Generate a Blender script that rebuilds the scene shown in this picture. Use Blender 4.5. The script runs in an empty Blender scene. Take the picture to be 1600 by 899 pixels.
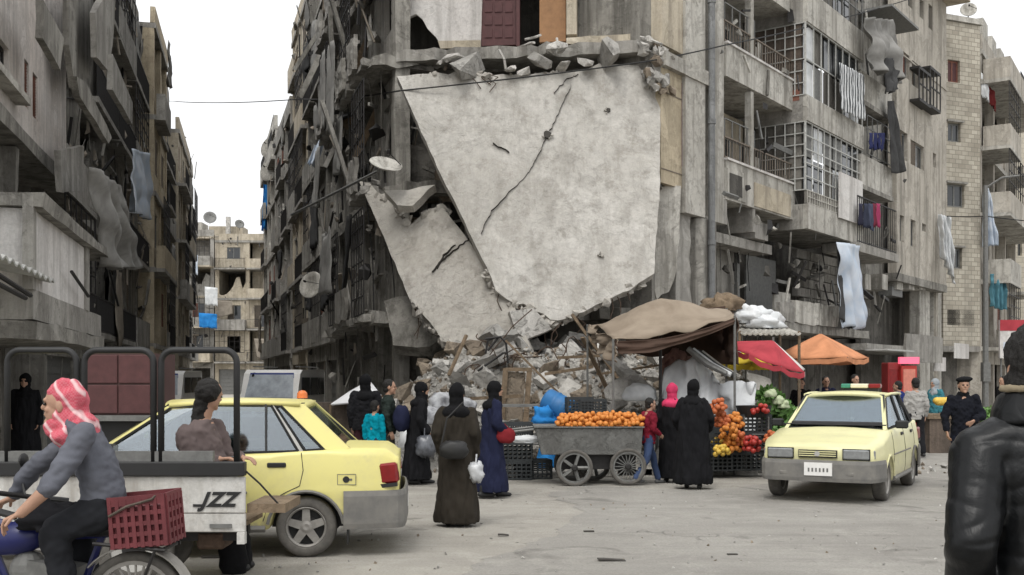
import bpy, bmesh, math, random
from mathutils import Vector, Matrix, Euler, noise
R = math.radians
random.seed(7)
S = bpy.context.scene
C = S.collection
# ------------------------------------------------------------------ camera
FX, HC, HY, CX = 1700.0, 1.65, 590.0, 800.0      # focal length in photo pixels, eye height, horizon row, centre column
cd = bpy.data.cameras.new('camera'); cam = bpy.data.objects.new('camera', cd); C.objects.link(cam)
cam.location = (0, 0, HC); cam.rotation_euler = (R(90), 0, 0)
cd.sensor_width = 36; cd.lens = FX/1600*36; cd.shift_y = (HY-449.5)/1600; cd.clip_end = 2000
S.camera = cam
# ------------------------------------------------------------------ overcast sky
W = bpy.data.worlds.new('World'); S.world = W; W.use_nodes = True
nt = W.node_tree; nt.nodes.clear()
sky = nt.nodes.new('ShaderNodeTexSky'); sky.sky_type = 'NISHITA'; sky.sun_disc = False
sky.sun_elevation = R(58); sky.sun_rotation = R(200); sky.dust_density = 6; sky.air_density = 1.2
hs = nt.nodes.new('ShaderNodeHueSaturation'); hs.inputs['Saturation'].default_value = 0.10
mx = nt.nodes.new('ShaderNodeMix'); mx.data_type = 'RGBA'; mx.inputs[0].default_value = 0.55
mx.inputs[7].default_value = (11.5, 11.6, 11.8, 1)       # flat cloud layer over the sky
bg = nt.nodes.new('ShaderNodeBackground'); bg.inputs[1].default_value = 0.12
wo = nt.nodes.new('ShaderNodeOutputWorld')
nt.links.new(sky.outputs[0], hs.inputs['Color']); nt.links.new(hs.outputs[0], mx.inputs[6])
nt.links.new(mx.outputs[2], bg.inputs[0]); nt.links.new(bg.outputs[0], wo.inputs[0])
sd = bpy.data.lights.new('sun', 'SUN'); sun = bpy.data.objects.new('sun', sd); C.objects.link(sun)
sd.energy = 1.0; sd.angle = R(25); sd.color = (1, .97, .92)
sun.rotation_euler = (R(32), 0, R(-20)); sun.location = (0, 0, 40)
S.view_settings.view_transform = 'Standard'; S.view_settings.look = 'None'
S.view_settings.exposure = 0.36; S.view_settings.gamma = 1
# ------------------------------------------------------------------ pixels to places
def px(x, y, Y): return Vector(((x-CX)*Y/FX, Y, HC-(y-HY)*Y/FX))
def gnd(x, y):
    Y = FX*HC/(y-HY); return Vector(((x-CX)*Y/FX, Y, 0))
def pln(x, y, o, n):                                   # ray through a pixel meets the plane (o, n)
    c = Vector((0, 0, HC)); d = Vector(((x-CX)/FX, 1, -(y-HY)/FX))
    t = (o-c).dot(n)/d.dot(n); return c+d*t
# ------------------------------------------------------------------ mesh builder
class MB:
    def __init__(s): s.v = []; s.f = []
    def add(s, vs, fs):
        k = len(s.v); s.v += [tuple(v) for v in vs]; s.f += [tuple(i+k for i in f) for f in fs]; return s
    def box(s, x0, x1, y0, y1, z0, z1):
        return s.add([(x0,y0,z0),(x1,y0,z0),(x1,y1,z0),(x0,y1,z0),(x0,y0,z1),(x1,y0,z1),(x1,y1,z1),(x0,y1,z1)],
                     [(0,3,2,1),(4,5,6,7),(0,1,5,4),(1,2,6,5),(2,3,7,6),(3,0,4,7)])
    def obox(s, c, size, rot=(0,0,0)):
        m = Euler(rot).to_matrix(); c = Vector(c); h = Vector(size)/2
        vs = [c+m@Vector((a*h.x, b*h.y, d*h.z)) for d in (-1,1) for a, b in ((-1,-1),(1,-1),(1,1),(-1,1))]
        return s.add(vs, [(0,3,2,1),(4,5,6,7),(0,1,5,4),(1,2,6,5),(2,3,7,6),(3,0,4,7)])
    def beam(s, a, b, w, h=None, up=(0,0,1)):
        a = Vector(a); b = Vector(b); h = h or w; d = (b-a).normalized(); u = Vector(up)
        if abs(d.dot(u)) > .98: u = Vector((1,0,0))
        x = d.cross(u).normalized(); z = x.cross(d)
        vs = [p+x*(i*w/2)+z*(j*h/2) for p in (a, b) for i, j in ((-1,-1),(1,-1),(1,1),(-1,1))]
        return s.add(vs, [(0,3,2,1),(4,5,6,7),(0,1,5,4),(1,2,6,5),(2,3,7,6),(3,0,4,7)])
    def tube(s, pts, r, n=6):
        pts = [Vector(p) for p in pts]; k = len(s.v); m = len(pts); prev = None
        for i, p in enumerate(pts):
            d = (pts[min(i+1, m-1)]-pts[max(i-1, 0)]).normalized()
            if prev is None:
                u = Vector((0,0,1)) if abs(d.z) < .9 else Vector((1,0,0)); x = d.cross(u).normalized()
            else: x = (prev-d*prev.dot(d)).normalized()
            prev = x; y = d.cross(x); rr = r[i] if isinstance(r, (list, tuple)) else r
            for j in range(n):
                a = 2*math.pi*j/n; s.v.append(tuple(p+x*(rr*math.cos(a))+y*(rr*math.sin(a))))
        for i in range(m-1):
            for j in range(n):
                j2 = (j+1) % n; s.f.append((k+i*n+j, k+i*n+j2, k+(i+1)*n+j2, k+(i+1)*n+j))
        s.f.append(tuple(k+j for j in reversed(range(n)))); s.f.append(tuple(k+(m-1)*n+j for j in range(n)))
        return s
    def cap(s, a, b, ra, rb, n=10):                     # tapered capsule
        a = Vector(a); b = Vector(b); d = b-a; L = d.length
        d = d.normalized() if L > 1e-6 else Vector((0,0,1))
        pts = []; rs = []
        for t in (-.98,-.8,-.45): pts.append(a+d*ra*t); rs.append(ra*math.sqrt(1-t*t))
        pts.append(a); rs.append(ra); pts.append(b+d*1e-5); rs.append(rb)
        for t in (.45,.8,.98): pts.append(b+d*rb*t); rs.append(rb*math.sqrt(1-t*t))
        k = len(s.v); u = Vector((0,0,1)) if abs(d.z) < .9 else Vector((1,0,0)); x = d.cross(u).normalized(); y = d.cross(x)
        for p, r in zip(pts, rs):
            for j in range(n):
                q = 2*math.pi*j/n; s.v.append(tuple(p+x*(r*math.cos(q))+y*(r*math.sin(q))))
        m = len(pts)
        for i in range(m-1):
            for j in range(n):
                j2 = (j+1) % n; s.f.append((k+i*n+j, k+i*n+j2, k+(i+1)*n+j2, k+(i+1)*n+j))
        s.f.append(tuple(k+j for j in reversed(range(n)))); s.f.append(tuple(k+(m-1)*n+j for j in range(n)))
        return s
    def ell(s, c, r, rot=(0,0,0), nu=14, nv=9):
        m = Euler(rot).to_matrix(); c = Vector(c); rings = []
        for i in range(nv):
            t = math.pi*(i+.5)/nv
            rings.append([c+m@Vector((r[0]*math.sin(t)*math.cos(2*math.pi*j/nu), r[1]*math.sin(t)*math.sin(2*math.pi*j/nu), r[2]*math.cos(t))) for j in range(nu)])
        return s.loft(rings)
    def loft(s, rings, closed=True, caps=True):
        k = len(s.v); n = len(rings[0])
        for q in rings: s.v += [tuple(p) for p in q]
        for i in range(len(rings)-1):
            for j in range(n if closed else n-1):
                j2 = (j+1) % n; s.f.append((k+i*n+j, k+i*n+j2, k+(i+1)*n+j2, k+(i+1)*n+j))
        if closed and caps:
            s.f.append(tuple(k+j for j in reversed(range(n)))); s.f.append(tuple(k+(len(rings)-1)*n+j for j in range(n)))
        return s
    def lathe(s, prof, n=24, c=(0,0,0), axis='y'):
        rings = []
        for r, h in prof:
            q = []
            for j in range(n):
                a = 2*math.pi*j/n; p = (r*math.cos(a), h, r*math.sin(a)) if axis == 'y' else (r*math.cos(a), r*math.sin(a), h) if axis == 'z' else (h, r*math.cos(a), r*math.sin(a))
                q.append((p[0]+c[0], p[1]+c[1], p[2]+c[2]))
            rings.append(q)
        return s.loft(rings, caps=tuple(prof[0]) != tuple(prof[-1]))
    def prism(s, poly, off):                            # planar polygon of 3D points pushed along off
        n = len(poly); off = Vector(off); a = [Vector(p) for p in poly]; b = [p+off for p in a]
        return s.add(a+b, [tuple(range(n)), tuple(reversed(range(n, 2*n)))]+[(i, i+n, (i+1) % n+n, (i+1) % n) for i in range(n)])
    def grid(s, fn, nu, nv):
        k = len(s.v)
        for i in range(nu+1):
            for j in range(nv+1): s.v.append(tuple(fn(i/nu, j/nv)))
        for i in range(nu):
            for j in range(nv):
                a = k+i*(nv+1)+j; s.f.append((a, a+nv+1, a+nv+2, a+1))
        return s
    def build(s, name, mat, parent=None, smooth=False, bevel=0, rough=0, cuts=3, recenter=True):
        me = bpy.data.meshes.new(name); vs = s.v; o = bpy.data.objects.new(name, me)
        if parent is None and recenter:
            xs = [v[0] for v in vs]; ys = [v[1] for v in vs]; zs = [v[2] for v in vs]
            c = ((min(xs)+max(xs))/2, (min(ys)+max(ys))/2, min(zs)); vs = [(v[0]-c[0], v[1]-c[1], v[2]-c[2]) for v in vs]; o.location = c
        me.from_pydata(vs, [], s.f)
        bm = bmesh.new(); bm.from_mesh(me)
        bmesh.ops.recalc_face_normals(bm, faces=bm.faces)
        if bevel: bmesh.ops.bevel(bm, geom=bm.edges[:], offset=bevel, segments=1, affect='EDGES')
        if rough:
            for _ in range(cuts):
                L = sum(e.calc_length() for e in bm.edges)/max(1, len(bm.edges))
                es = [e for e in bm.edges if e.calc_length() > L*.75 or e.calc_length() > .6]
                bmesh.ops.subdivide_edges(bm, edges=es, cuts=1, use_grid_fill=True)
            bmesh.ops.triangulate(bm, faces=bm.faces)
            sd_ = random.uniform(0, 99)
            for v in bm.verts:
                v.co += noise.noise_vector(v.co*2.3+Vector((sd_, 0, 0)))*rough + noise.noise_vector(v.co*7+Vector((sd_, 3, 0)))*rough*.5
        bm.to_mesh(me); bm.free()
        if smooth: me.polygons.foreach_set('use_smooth', [True]*len(me.polygons))
        if mat: me.materials.append(mat)
        C.objects.link(o); o.parent = parent
        return o
def thing(name, label, cat, loc=(0,0,0), rz=0, group=None):
    o = bpy.data.objects.new(name, None); C.objects.link(o); o.location = loc; o.rotation_euler = (0,0,rz)
    o['label'] = label; o['category'] = cat; o.empty_display_size = .2
    if group: o['group'] = group
    return o
def tag(o, label, cat, group=None):
    o['label'] = label; o['category'] = cat
    if group: o['group'] = group
    return o
def kind(o, k): o['kind'] = k; return o
def copytree(o, parent=None):
    c = o.copy(); C.objects.link(c); c.parent = parent
    for ch in list(o.children): copytree(ch, c)
    return c
def share(name, src, parent=None, loc=(0,0,0), rot=(0,0,0), sc=(1,1,1), mat=None):
    o = bpy.data.objects.new(name, src); C.objects.link(o); o.parent = parent; o.location = loc; o.rotation_euler = rot; o.scale = sc
    return o
# ------------------------------------------------------------------ materials
def lin(c): return tuple(((x/12.92) if x <= .04045 else ((x+.055)/1.055)**2.4) for x in c)
class NT:
    def __init__(s, name):
        s.m = bpy.data.materials.new(name); s.m.use_nodes = True; s.t = s.m.node_tree; s.b = s.t.nodes['Principled BSDF']
    def n(s, t, **k):
        q = s.t.nodes.new(t)
        for a, b in k.items(): setattr(q, a, b)
        return q
    def l(s, a, b): s.t.links.new(a, b)
    def coord(s, world=True, scale=(1,1,1)):
        o = s.n('ShaderNodeNewGeometry').outputs['Position'] if world else s.n('ShaderNodeTexCoord').outputs['Object']
        mp = s.n('ShaderNodeMapping'); mp.inputs['Scale'].default_value = scale; s.l(o, mp.inputs[0]); return mp.outputs[0]
    def noise(s, co, sc, det=6, ro=.6, dist=0):
        q = s.n('ShaderNodeTexNoise'); q.inputs['Scale'].default_value = sc; q.inputs['Detail'].default_value = det
        q.inputs['Roughness'].default_value = ro; q.inputs['Distortion'].default_value = dist; s.l(co, q.inputs['Vector']); return q.outputs[0]
    def ramp(s, f, a, b):
        q = s.n('ShaderNodeMapRange'); q.inputs[1].default_value = a; q.inputs[2].default_value = b; q.clamp = True; s.l(f, q.inputs[0]); return q.outputs[0]
    def mul(s, a, v):
        q = s.n('ShaderNodeMath', operation='MULTIPLY'); s.l(a, q.inputs[0])
        if isinstance(v, (int, float)): q.inputs[1].default_value = v
        else: s.l(v, q.inputs[1])
        return q.outputs[0]
    def mix(s, f, a, b):
        q = s.n('ShaderNodeMix', data_type='RGBA')
        if isinstance(f, (int, float)): q.inputs[0].default_value = f
        else: s.l(f, q.inputs[0])
        for i, c in ((6, a), (7, b)):
            if isinstance(c, tuple): q.inputs[i].default_value = (*c, 1)
            else: s.l(c, q.inputs[i])
        return q.outputs[2]
    def bump(s, h, st, dist=.02):
        q = s.n('ShaderNodeBump'); q.inputs['Strength'].default_value = st; q.inputs['Distance'].default_value = dist; s.l(h, q.inputs['Height'])
        s.l(q.outputs[0], s.b.inputs['Normal'])
def plaster(name, c1, c2, c3, s1=.5, streak=.5, spots=.4, rough=.93, bump=.5, bd=.03, world=True, fine=14, pl=.55):
    """weathered wall: two tones in patches, dark rain streaks, worn spots, grain"""
    k = NT(name); co = k.coord(world); cs = k.coord(world, (1.6, 1.6, .12))
    a = k.ramp(k.noise(co, s1, 8, .65, .4), .40, .60); col = k.mix(a, c1, c2)
    pn = k.noise(co, s1*2.3, 9, .7, .8); peel = k.ramp(pn, .535, .55)          # flaked skin with a sharp edge
    col = k.mix(k.mul(peel, pl), col, tuple(x*.72 for x in c2))
    if streak: col = k.mix(k.mul(k.ramp(k.noise(cs, 1.7, 8, .7), .47, .62), min(1, streak*1.35)), col, c3)
    if spots: col = k.mix(k.mul(k.ramp(k.noise(co, s1*4.5, 8, .74), .52, .64), min(1, spots*1.2)), col, c3)
    g = k.noise(co, fine, 6, .75); col = k.mix(k.mul(k.ramp(g, .35, .65), .45), col, tuple(x*.5 for x in c1))
    k.l(col, k.b.inputs['Base Color']); k.b.inputs['Roughness'].default_value = rough
    k.b.inputs['Specular IOR Level'].default_value = .25
    h = k.n('ShaderNodeMath', operation='ADD'); k.l(g, h.inputs[0]); k.l(k.mul(peel, -2.2*pl), h.inputs[1]); h2 = k.n('ShaderNodeMath', operation='ADD'); k.l(h.outputs[0], h2.inputs[0]); k.l(k.noise(co, s1*5, 8, .7), h2.inputs[1])
    k.bump(h2.outputs[0], bump, bd); return k.m
def plain(name, c, rough=.6, metal=0, var=.25, sc=9, bump=0, world=False, c2=None, spec=.4):
    k = NT(name); co = k.coord(world); n_ = k.noise(co, sc, 6, .65)
    col = k.mix(k.ramp(n_, .3, .7), c, c2 or tuple(x*(1-var) for x in c))
    k.l(col, k.b.inputs['Base Color']); k.b.inputs['Roughness'].default_value = rough; k.b.inputs['Metallic'].default_value = metal
    k.b.inputs['Specular IOR Level'].default_value = spec
    if bump: k.bump(n_, bump, .01)
    return k.m
def cloth(name, c, c2=None, rough=.95, bump=.35, sc=2.2, stripes=None):
    k = NT(name); co = k.coord(False); n_ = k.noise(co, sc, 7, .6, .6)
    col = k.mix(k.ramp(n_, .35, .68), c, c2 or tuple(x*.66 for x in c))
    w = k.noise(co, 55, 3, .6)
    if stripes:
        q = k.n('ShaderNodeTexWave'); q.inputs['Scale'].default_value = stripes[1]; q.inputs['Distortion'].default_value = 2.5; q.inputs['Detail'].default_value = 2
        k.l(co, q.inputs['Vector']); col = k.mix(k.ramp(q.outputs[1], .45, .6), col, stripes[0])
    k.l(col, k.b.inputs['Base Color']); k.b.inputs['Roughness'].default_value = rough; k.b.inputs['Specular IOR Level'].default_value = .15
    if bump: k.bump(w, bump, .004)
    return k.m
M = {}
M['conc'] = plaster('concrete', (.40,.385,.35), (.30,.285,.26), (.13,.12,.105))
M['conc_l'] = plaster('pale_concrete', (.56,.54,.49), (.44,.42,.375), (.18,.168,.145), streak=.62, spots=.6, fine=9)
M['slab'] = plaster('slab_plaster', (.55,.53,.49), (.455,.435,.395), (.265,.247,.215), s1=.45, streak=.35, spots=.6, bump=.8, bd=.04, fine=6, pl=.07)
M['slab2'] = plaster('slab_plaster_tan', (.50,.475,.43), (.41,.385,.34), (.24,.22,.19), s1=.5, streak=.2, spots=.5, bump=.8, bd=.04, fine=6, pl=.1)
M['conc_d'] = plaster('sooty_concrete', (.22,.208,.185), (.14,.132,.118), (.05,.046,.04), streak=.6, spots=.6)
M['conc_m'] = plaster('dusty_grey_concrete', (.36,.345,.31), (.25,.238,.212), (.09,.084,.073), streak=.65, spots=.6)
M['dark_int'] = plaster('dark_interior', (.12,.113,.10), (.07,.066,.06), (.025,.024,.022), streak=.4, spots=.4)  # near-black plaster for back walls, recesses and openings
M['cream'] = plaster('cream_plaster', (.56,.50,.40), (.47,.41,.31), (.22,.19,.15), streak=.5, spots=.35)
M['tan'] = plaster('tan_plaster', (.56,.48,.35), (.47,.40,.285), (.24,.20,.145), streak=.35, spots=.35)
M['white_pl'] = plaster('white_plaster', (.72,.70,.67), (.63,.60,.57), (.33,.31,.29), streak=.45, spots=.3, pl=.2)
M['pink_pl'] = plaster('pinkish_plaster', (.68,.645,.61), (.60,.54,.49), (.30,.28,.26), s1=.35, streak=.5, spots=.3)
M['stone'] = plaster('limestone_facing', (.55,.51,.445), (.45,.415,.355), (.20,.183,.155), streak=.62, spots=.35)
M['mud'] = plaster('dark_brown_wall', (.16,.125,.10), (.11,.09,.075), (.04,.035,.03))
M['rubble'] = plaster('rubble_dust', (.45,.43,.39), (.32,.305,.275), (.14,.132,.118), s1=1.6, streak=0, spots=.5, fine=20, bump=.9)
M['rub_a'] = plaster('broken_concrete_pale', (.60,.58,.54), (.46,.44,.405), (.25,.24,.215), s1=1.2, streak=0, bump=.9, fine=18)
M['rub_b'] = plaster('broken_concrete_grey', (.42,.405,.375), (.31,.30,.275), (.15,.14,.13), s1=1.4, streak=0, bump=.9, fine=18)
M['rub_c'] = plaster('broken_block_brown', (.32,.265,.20), (.22,.18,.14), (.10,.085,.07), s1=1.4, streak=0, bump=.9, fine=18)
M['crack'] = plain('crack_dark', (.06,.055,.048), .95)
M['rebar'] = plain('rusty_steel', (.10,.065,.045), .8, .3, .5, 30)
M['iron'] = plain('dark_iron', (.035,.033,.032), .6, .4, .4, 20)
M['iron_g'] = plain('grey_painted_iron', (.20,.20,.19), .6, .3, .4, 12)
M['pipe'] = plaster('drainpipe_grey', (.27,.275,.275), (.20,.205,.205), (.09,.09,.09), s1=1, streak=.4, spots=.4, rough=.7)
M['cable'] = plain('cable_black', (.02,.02,.02), .7)
M['wood'] = plaster('weathered_wood', (.27,.20,.135), (.20,.15,.10), (.09,.07,.05), s1=2, streak=.4)
M['wood_o'] = plain('orange_brown_door_wood', (.36,.19,.085), .6, 0, .35, 5, .2)
M['door'] = plain('purple_brown_door', (.095,.035,.035), .6, 0, .35, 8, .2)
M['shut'] = plain('faded_red_shutter', (.24,.10,.07), .75, 0, .45, 8)
M['shut_b'] = plain('brown_grey_shutter', (.20,.165,.13), .75, 0, .4, 8)
M['glass_d'] = plain('dark_window_glass', (.03,.034,.037), .12, 0, .3, 3, spec=.7)
M['tile_w'] = plain('pale_blue_wall_tile', (.50,.545,.56), .4, 0, .12, 2, world=True)
M['iron_w'] = plain('white_painted_iron', (.50,.50,.47), .6, .1, .35, 12)
M['yel'] = None
def stone_mat(name, c1, c2, mort, sx, sz, rot):
    k = NT(name); g = k.coord(True); 
    mp = k.n('ShaderNodeMapping'); mp.inputs['Rotation'].default_value = (0, 0, -rot); k.l(g, mp.inputs[0])
    sp = k.n('ShaderNodeSeparateXYZ'); k.l(mp.outputs[0], sp.inputs[0]); cb = k.n('ShaderNodeCombineXYZ'); k.l(sp.outputs[0], cb.inputs[0]); k.l(sp.outputs[2], cb.inputs[1])
    b = k.n('ShaderNodeTexBrick'); b.inputs['Scale'].default_value = 1; b.inputs['Brick Width'].default_value = sx; b.inputs['Row Height'].default_value = sz
    b.inputs['Mortar Size'].default_value = .014; b.inputs['Color1'].default_value = (*c1, 1); b.inputs['Color2'].default_value = (*c2, 1); b.inputs['Mortar'].default_value = (*mort, 1)
    k.l(cb.outputs[0], b.inputs['Vector'])
    cs = k.coord(True, (1.5, 1.5, .12)); col = k.mix(k.mul(k.ramp(k.noise(cs, 1.5), .5, .72), .6), b.outputs[0], tuple(x*.42 for x in c1))
    col = k.mix(k.mul(k.ramp(k.noise(g, .8, 7), .5, .7), .4), col, tuple(x*.6 for x in c2))
    k.l(col, k.b.inputs['Base Color']); k.b.inputs['Roughness'].default_value = .92
    k.bump(b.outputs[1], -.5, .02); return k.m
def carpaint(name, c):
    k = NT(name); co = k.coord(False); sp = k.n('ShaderNodeSeparateXYZ'); k.l(co, sp.inputs[0])
    d = k.noise(co, 3.2, 7, .65); n2 = k.noise(co, 26, 4, .6)
    dirt = k.mul(k.ramp(d, .42, .72), .35)
    low = k.n('ShaderNodeMath', operation='ADD'); k.l(k.mul(k.ramp(sp.outputs[2], .62, .22), .75), low.inputs[0]); k.l(dirt, low.inputs[1])
    col = k.mix(k.mul(low.outputs[0], k.ramp(n2, .2, .7)), c, (.36,.32,.25))
    k.l(col, k.b.inputs['Base Color']); k.b.inputs['Roughness'].default_value = .42; k.b.inputs['Coat Weight'].default_value = .15
    k.b.inputs['Specular IOR Level'].default_value = .35; return k.m
M['yel'] = carpaint('taxi_yellow_paint', (.66,.60,.22)); M['yel2'] = carpaint('pale_taxi_yellow_paint', (.65,.625,.34))
M['wht'] = carpaint('dusty_white_paint', (.74,.73,.70)); M['trk'] = plaster('dusty_chipped_truck_paint', (.60,.59,.56), (.52,.505,.47), (.20,.17,.135), s1=1.6, streak=.45, spots=.35, rough=.6, bump=.15, bd=.01, world=False, fine=30, pl=.25)
M['plast'] = plain('grey_bumper_plastic', (.125,.122,.115), .75, 0, .35, 6, .1, c2=(.20,.19,.17))
M['tyre'] = plain('dusty_tyre_rubber', (.07,.066,.06), .9, 0, .3, 9, .2, c2=(.14,.13,.115))
M['rim'] = plain('dusty_alloy', (.34,.325,.30), .5, .5, .3, 14)
M['rimw'] = plain('dirty_white_rim', (.45,.44,.41), .6, .1, .3, 14)
M['black'] = plain('black_trim', (.018,.018,.018), .55, 0, .2, 9)
M['lamp_r'] = plain('red_lamp_lens', (.22,.012,.012), .2, 0, .3, 12)
M['lamp_o'] = plain('orange_lamp_lens', (.65,.17,.04), .3, 0, .2, 12)
M['lamp_g'] = plain('green_sign_plastic', (.05,.25,.17), .4, 0, .2, 12)
M['lamp_w'] = plain('white_sign_plastic', (.75,.70,.52), .4, 0, .1, 12)
M['lamp_h'] = plain('headlamp_glass', (.30,.31,.31), .15, .3, .3, 20)
M['plate'] = plain('number_plate_white', (.74,.73,.70), .5, 0, .12, 20)
M['seat'] = plain('dark_seat_fabric', (.05,.05,.055), .95, 0, .3, 9)
def glassmat(name, tint, refl=.5):
    k = NT(name); tr = k.n('ShaderNodeBsdfTransparent'); tr.inputs[0].default_value = (*tint, 1)
    gl = k.n('ShaderNodeBsdfGlossy'); gl.inputs['Roughness'].default_value = .06; gl.inputs[0].default_value = (.9,.95,1,1)
    lw = k.n('ShaderNodeLayerWeight'); lw.inputs[0].default_value = refl; mxs = k.n('ShaderNodeMixShader')
    k.l(k.ramp(lw.outputs[0], -.12, 1.5), mxs.inputs[0]); k.l(tr.outputs[0], mxs.inputs[1]); k.l(gl.outputs[0], mxs.inputs[2])
    k.l(mxs.outputs[0], k.t.nodes['Material Output'].inputs[0]); return k.m
M['glass'] = glassmat('car_glass', (.62,.68,.70))
M['skin'] = plain('skin', (.40,.235,.16), .65, 0, .2, 18)
M['hair'] = plain('black_hair', (.016,.014,.012), .75, 0, .7, 90, .9)
M['eye'] = plain('eye_dark', (.02,.015,.012), .3)
CL = {}
def cl(name, c, **k):
    if name not in CL: CL[name] = cloth(name, c, **k)
    return CL[name]
# ------------------------------------------------------------------ ground, road, kerb
def ground_mat(name, a, b, c, d):
    k = NT(name); co = k.coord(True); mr = k.n('ShaderNodeMapping'); mr.inputs['Rotation'].default_value = (0,0,R(-50)); mr.inputs['Scale'].default_value = (.10,1.3,1); k.l(co, mr.inputs[0]); cs = mr.outputs[0]
    m2 = k.n('ShaderNodeMapping'); m2.inputs['Rotation'].default_value = (0,0,R(-12)); m2.inputs['Scale'].default_value = (.12,1.5,1); k.l(co, m2.inputs[0])
    col = k.mix(k.ramp(k.noise(co, .30, 9, .68, .6), .40, .60), a, b)
    col = k.mix(k.mul(k.ramp(k.noise(cs, 1.5, 8, .72, .2), .47, .66), .5), col, c)           # worn wheel tracks along the market street
    col = k.mix(k.mul(k.ramp(k.noise(m2.outputs[0], 1.9, 8, .72, .2), .52, .70), .4), col, c)
    col = k.mix(k.mul(k.ramp(k.noise(co, 1.6, 9, .74, .5), .50, .63), .65), col, d)          # pale dust
    col = k.mix(k.mul(k.ramp(k.noise(co, .8, 6, .6, 1.0), .60, .66), .6), col, tuple(x*.62 for x in c))   # spills and patches
    wp_ = k.n('ShaderNodeMix', data_type='VECTOR'); wp_.inputs[0].default_value = .42; k.l(co, wp_.inputs[4]); nz = k.n('ShaderNodeTexNoise'); nz.inputs['Scale'].default_value = 2.2; nz.inputs['Detail'].default_value = 5; k.l(co, nz.inputs['Vector']); k.l(nz.outputs[1], wp_.inputs[5])
    v = k.n('ShaderNodeTexVoronoi'); v.feature = 'DISTANCE_TO_EDGE'; v.inputs['Scale'].default_value = .9; k.l(wp_.outputs[1], v.inputs['Vector'])
    ck = k.mul(k.ramp(v.outputs[0], .010, .002), k.ramp(k.noise(co, .5, 4), .55, .62)); col = k.mix(k.mul(ck, .45), col, tuple(x*.3 for x in c))
    g = k.noise(co, 38, 5, .75); col = k.mix(k.mul(k.ramp(g, .38, .66), .4), col, tuple(x*.5 for x in b))
    col = k.mix(k.ramp(k.noise(co, 12, 3, .5), .70, .74), col, tuple(x*.3 for x in c))
    k.l(col, k.b.inputs['Base Color']); k.b.inputs['Roughness'].default_value = .9; k.b.inputs['Specular IOR Level'].default_value = .3
    h = k.n('ShaderNodeMath', operation='ADD'); k.l(g, h.inputs[0]); k.l(k.noise(co, 3, 7, .7), h.inputs[1]); h2 = k.n('ShaderNodeMath', operation='SUBTRACT'); k.l(h.outputs[0], h2.inputs[0]); k.l(ck, h2.inputs[1]); k.bump(h2.outputs[0], .7, .04)
    return k.m
M['ground'] = ground_mat('dusty_ground', (.42,.398,.352), (.355,.333,.293), (.25,.234,.205), (.47,.447,.395))
M['road'] = ground_mat('worn_dusty_asphalt', (.37,.354,.32), (.305,.29,.262), (.22,.208,.187), (.42,.402,.362))
kind(MB().add([(-700,-60,0),(700,-60,0),(700,900,0),(-700,900,0)], [(0,1,2,3)]).build('ground', M['ground'], recenter=False), 'structure')
def road():
    edge = [(560,1400),(640,960),(735,893),(800,862),(868,836),(905,800),(860,770),(905,757),(1010,764),(1120,765),(1200,757),(1255,722),(1330,686),(1420,662),(1500,650),(1560,645)]
    pl = []
    for (x0,y0),(x1,y1) in zip(edge, edge[1:]):
        for i in range(16):
            t = i/16; p = gnd(x0+(x1-x0)*t, y0+(y1-y0)*t); q = noise.noise_vector(p*1.7)*.18+noise.noise_vector(p*6)*.10; pl.append((p.x+q.x, p.y+q.y, .004))
    e = gnd(1560,645); pl += [(e.x,e.y,.004), (160,160,.004), (190,120,.004), (60,20,.004), (12,4,.004), (8,-4,.004), (-2,-4,.004)]
    o = MB().add(pl, [tuple(range(len(pl)))]).build('road', M['road'], recenter=False); kind(o, 'structure')
    for p in o.data.polygons: 
        if p.normal.z < 0: p.flip()
road()
kb = kind(MB().box(-.01,.01,-.01,.01,0,.01).build('pavement', M['ground']), 'structure')
def pavement():
    a, b = gnd(795,749), gnd(1208,741); d = (b-a); L = d.length; d.normalize(); nrm = Vector((-d.y, d.x, 0))
    m = MB(); m.add([a+nrm*.16, b+nrm*.16, b+nrm*6, a+nrm*6], [(0,1,2,3)])
    m.v = [(v[0]-kb.location.x, v[1]-kb.location.y, .11) for v in m.v]; me = bpy.data.meshes.new('pavement'); me.from_pydata(m.v, [], m.f); me.materials.append(M['ground']); kb.data = me
    n = int(L/.62)
    for i in range(n):
        if i in (3,): continue
        p = a+d*(i*.62+.31)+Vector((0,0,.055)); q = MB().obox((0,0,0), (.60,.15,.12+random.uniform(-.01,.015)))
        o = q.build('kerb_stone', M['rub_a'], kb, bevel=.012); o.location = p+nrm*.08+Vector((0,random.uniform(-.02,.02),0))-kb.location; o.rotation_euler = (0,random.uniform(-.02,.02),math.atan2(d.y,d.x)+random.uniform(-.03,.03))
kb.location = (0,0,0)
pavement()
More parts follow.
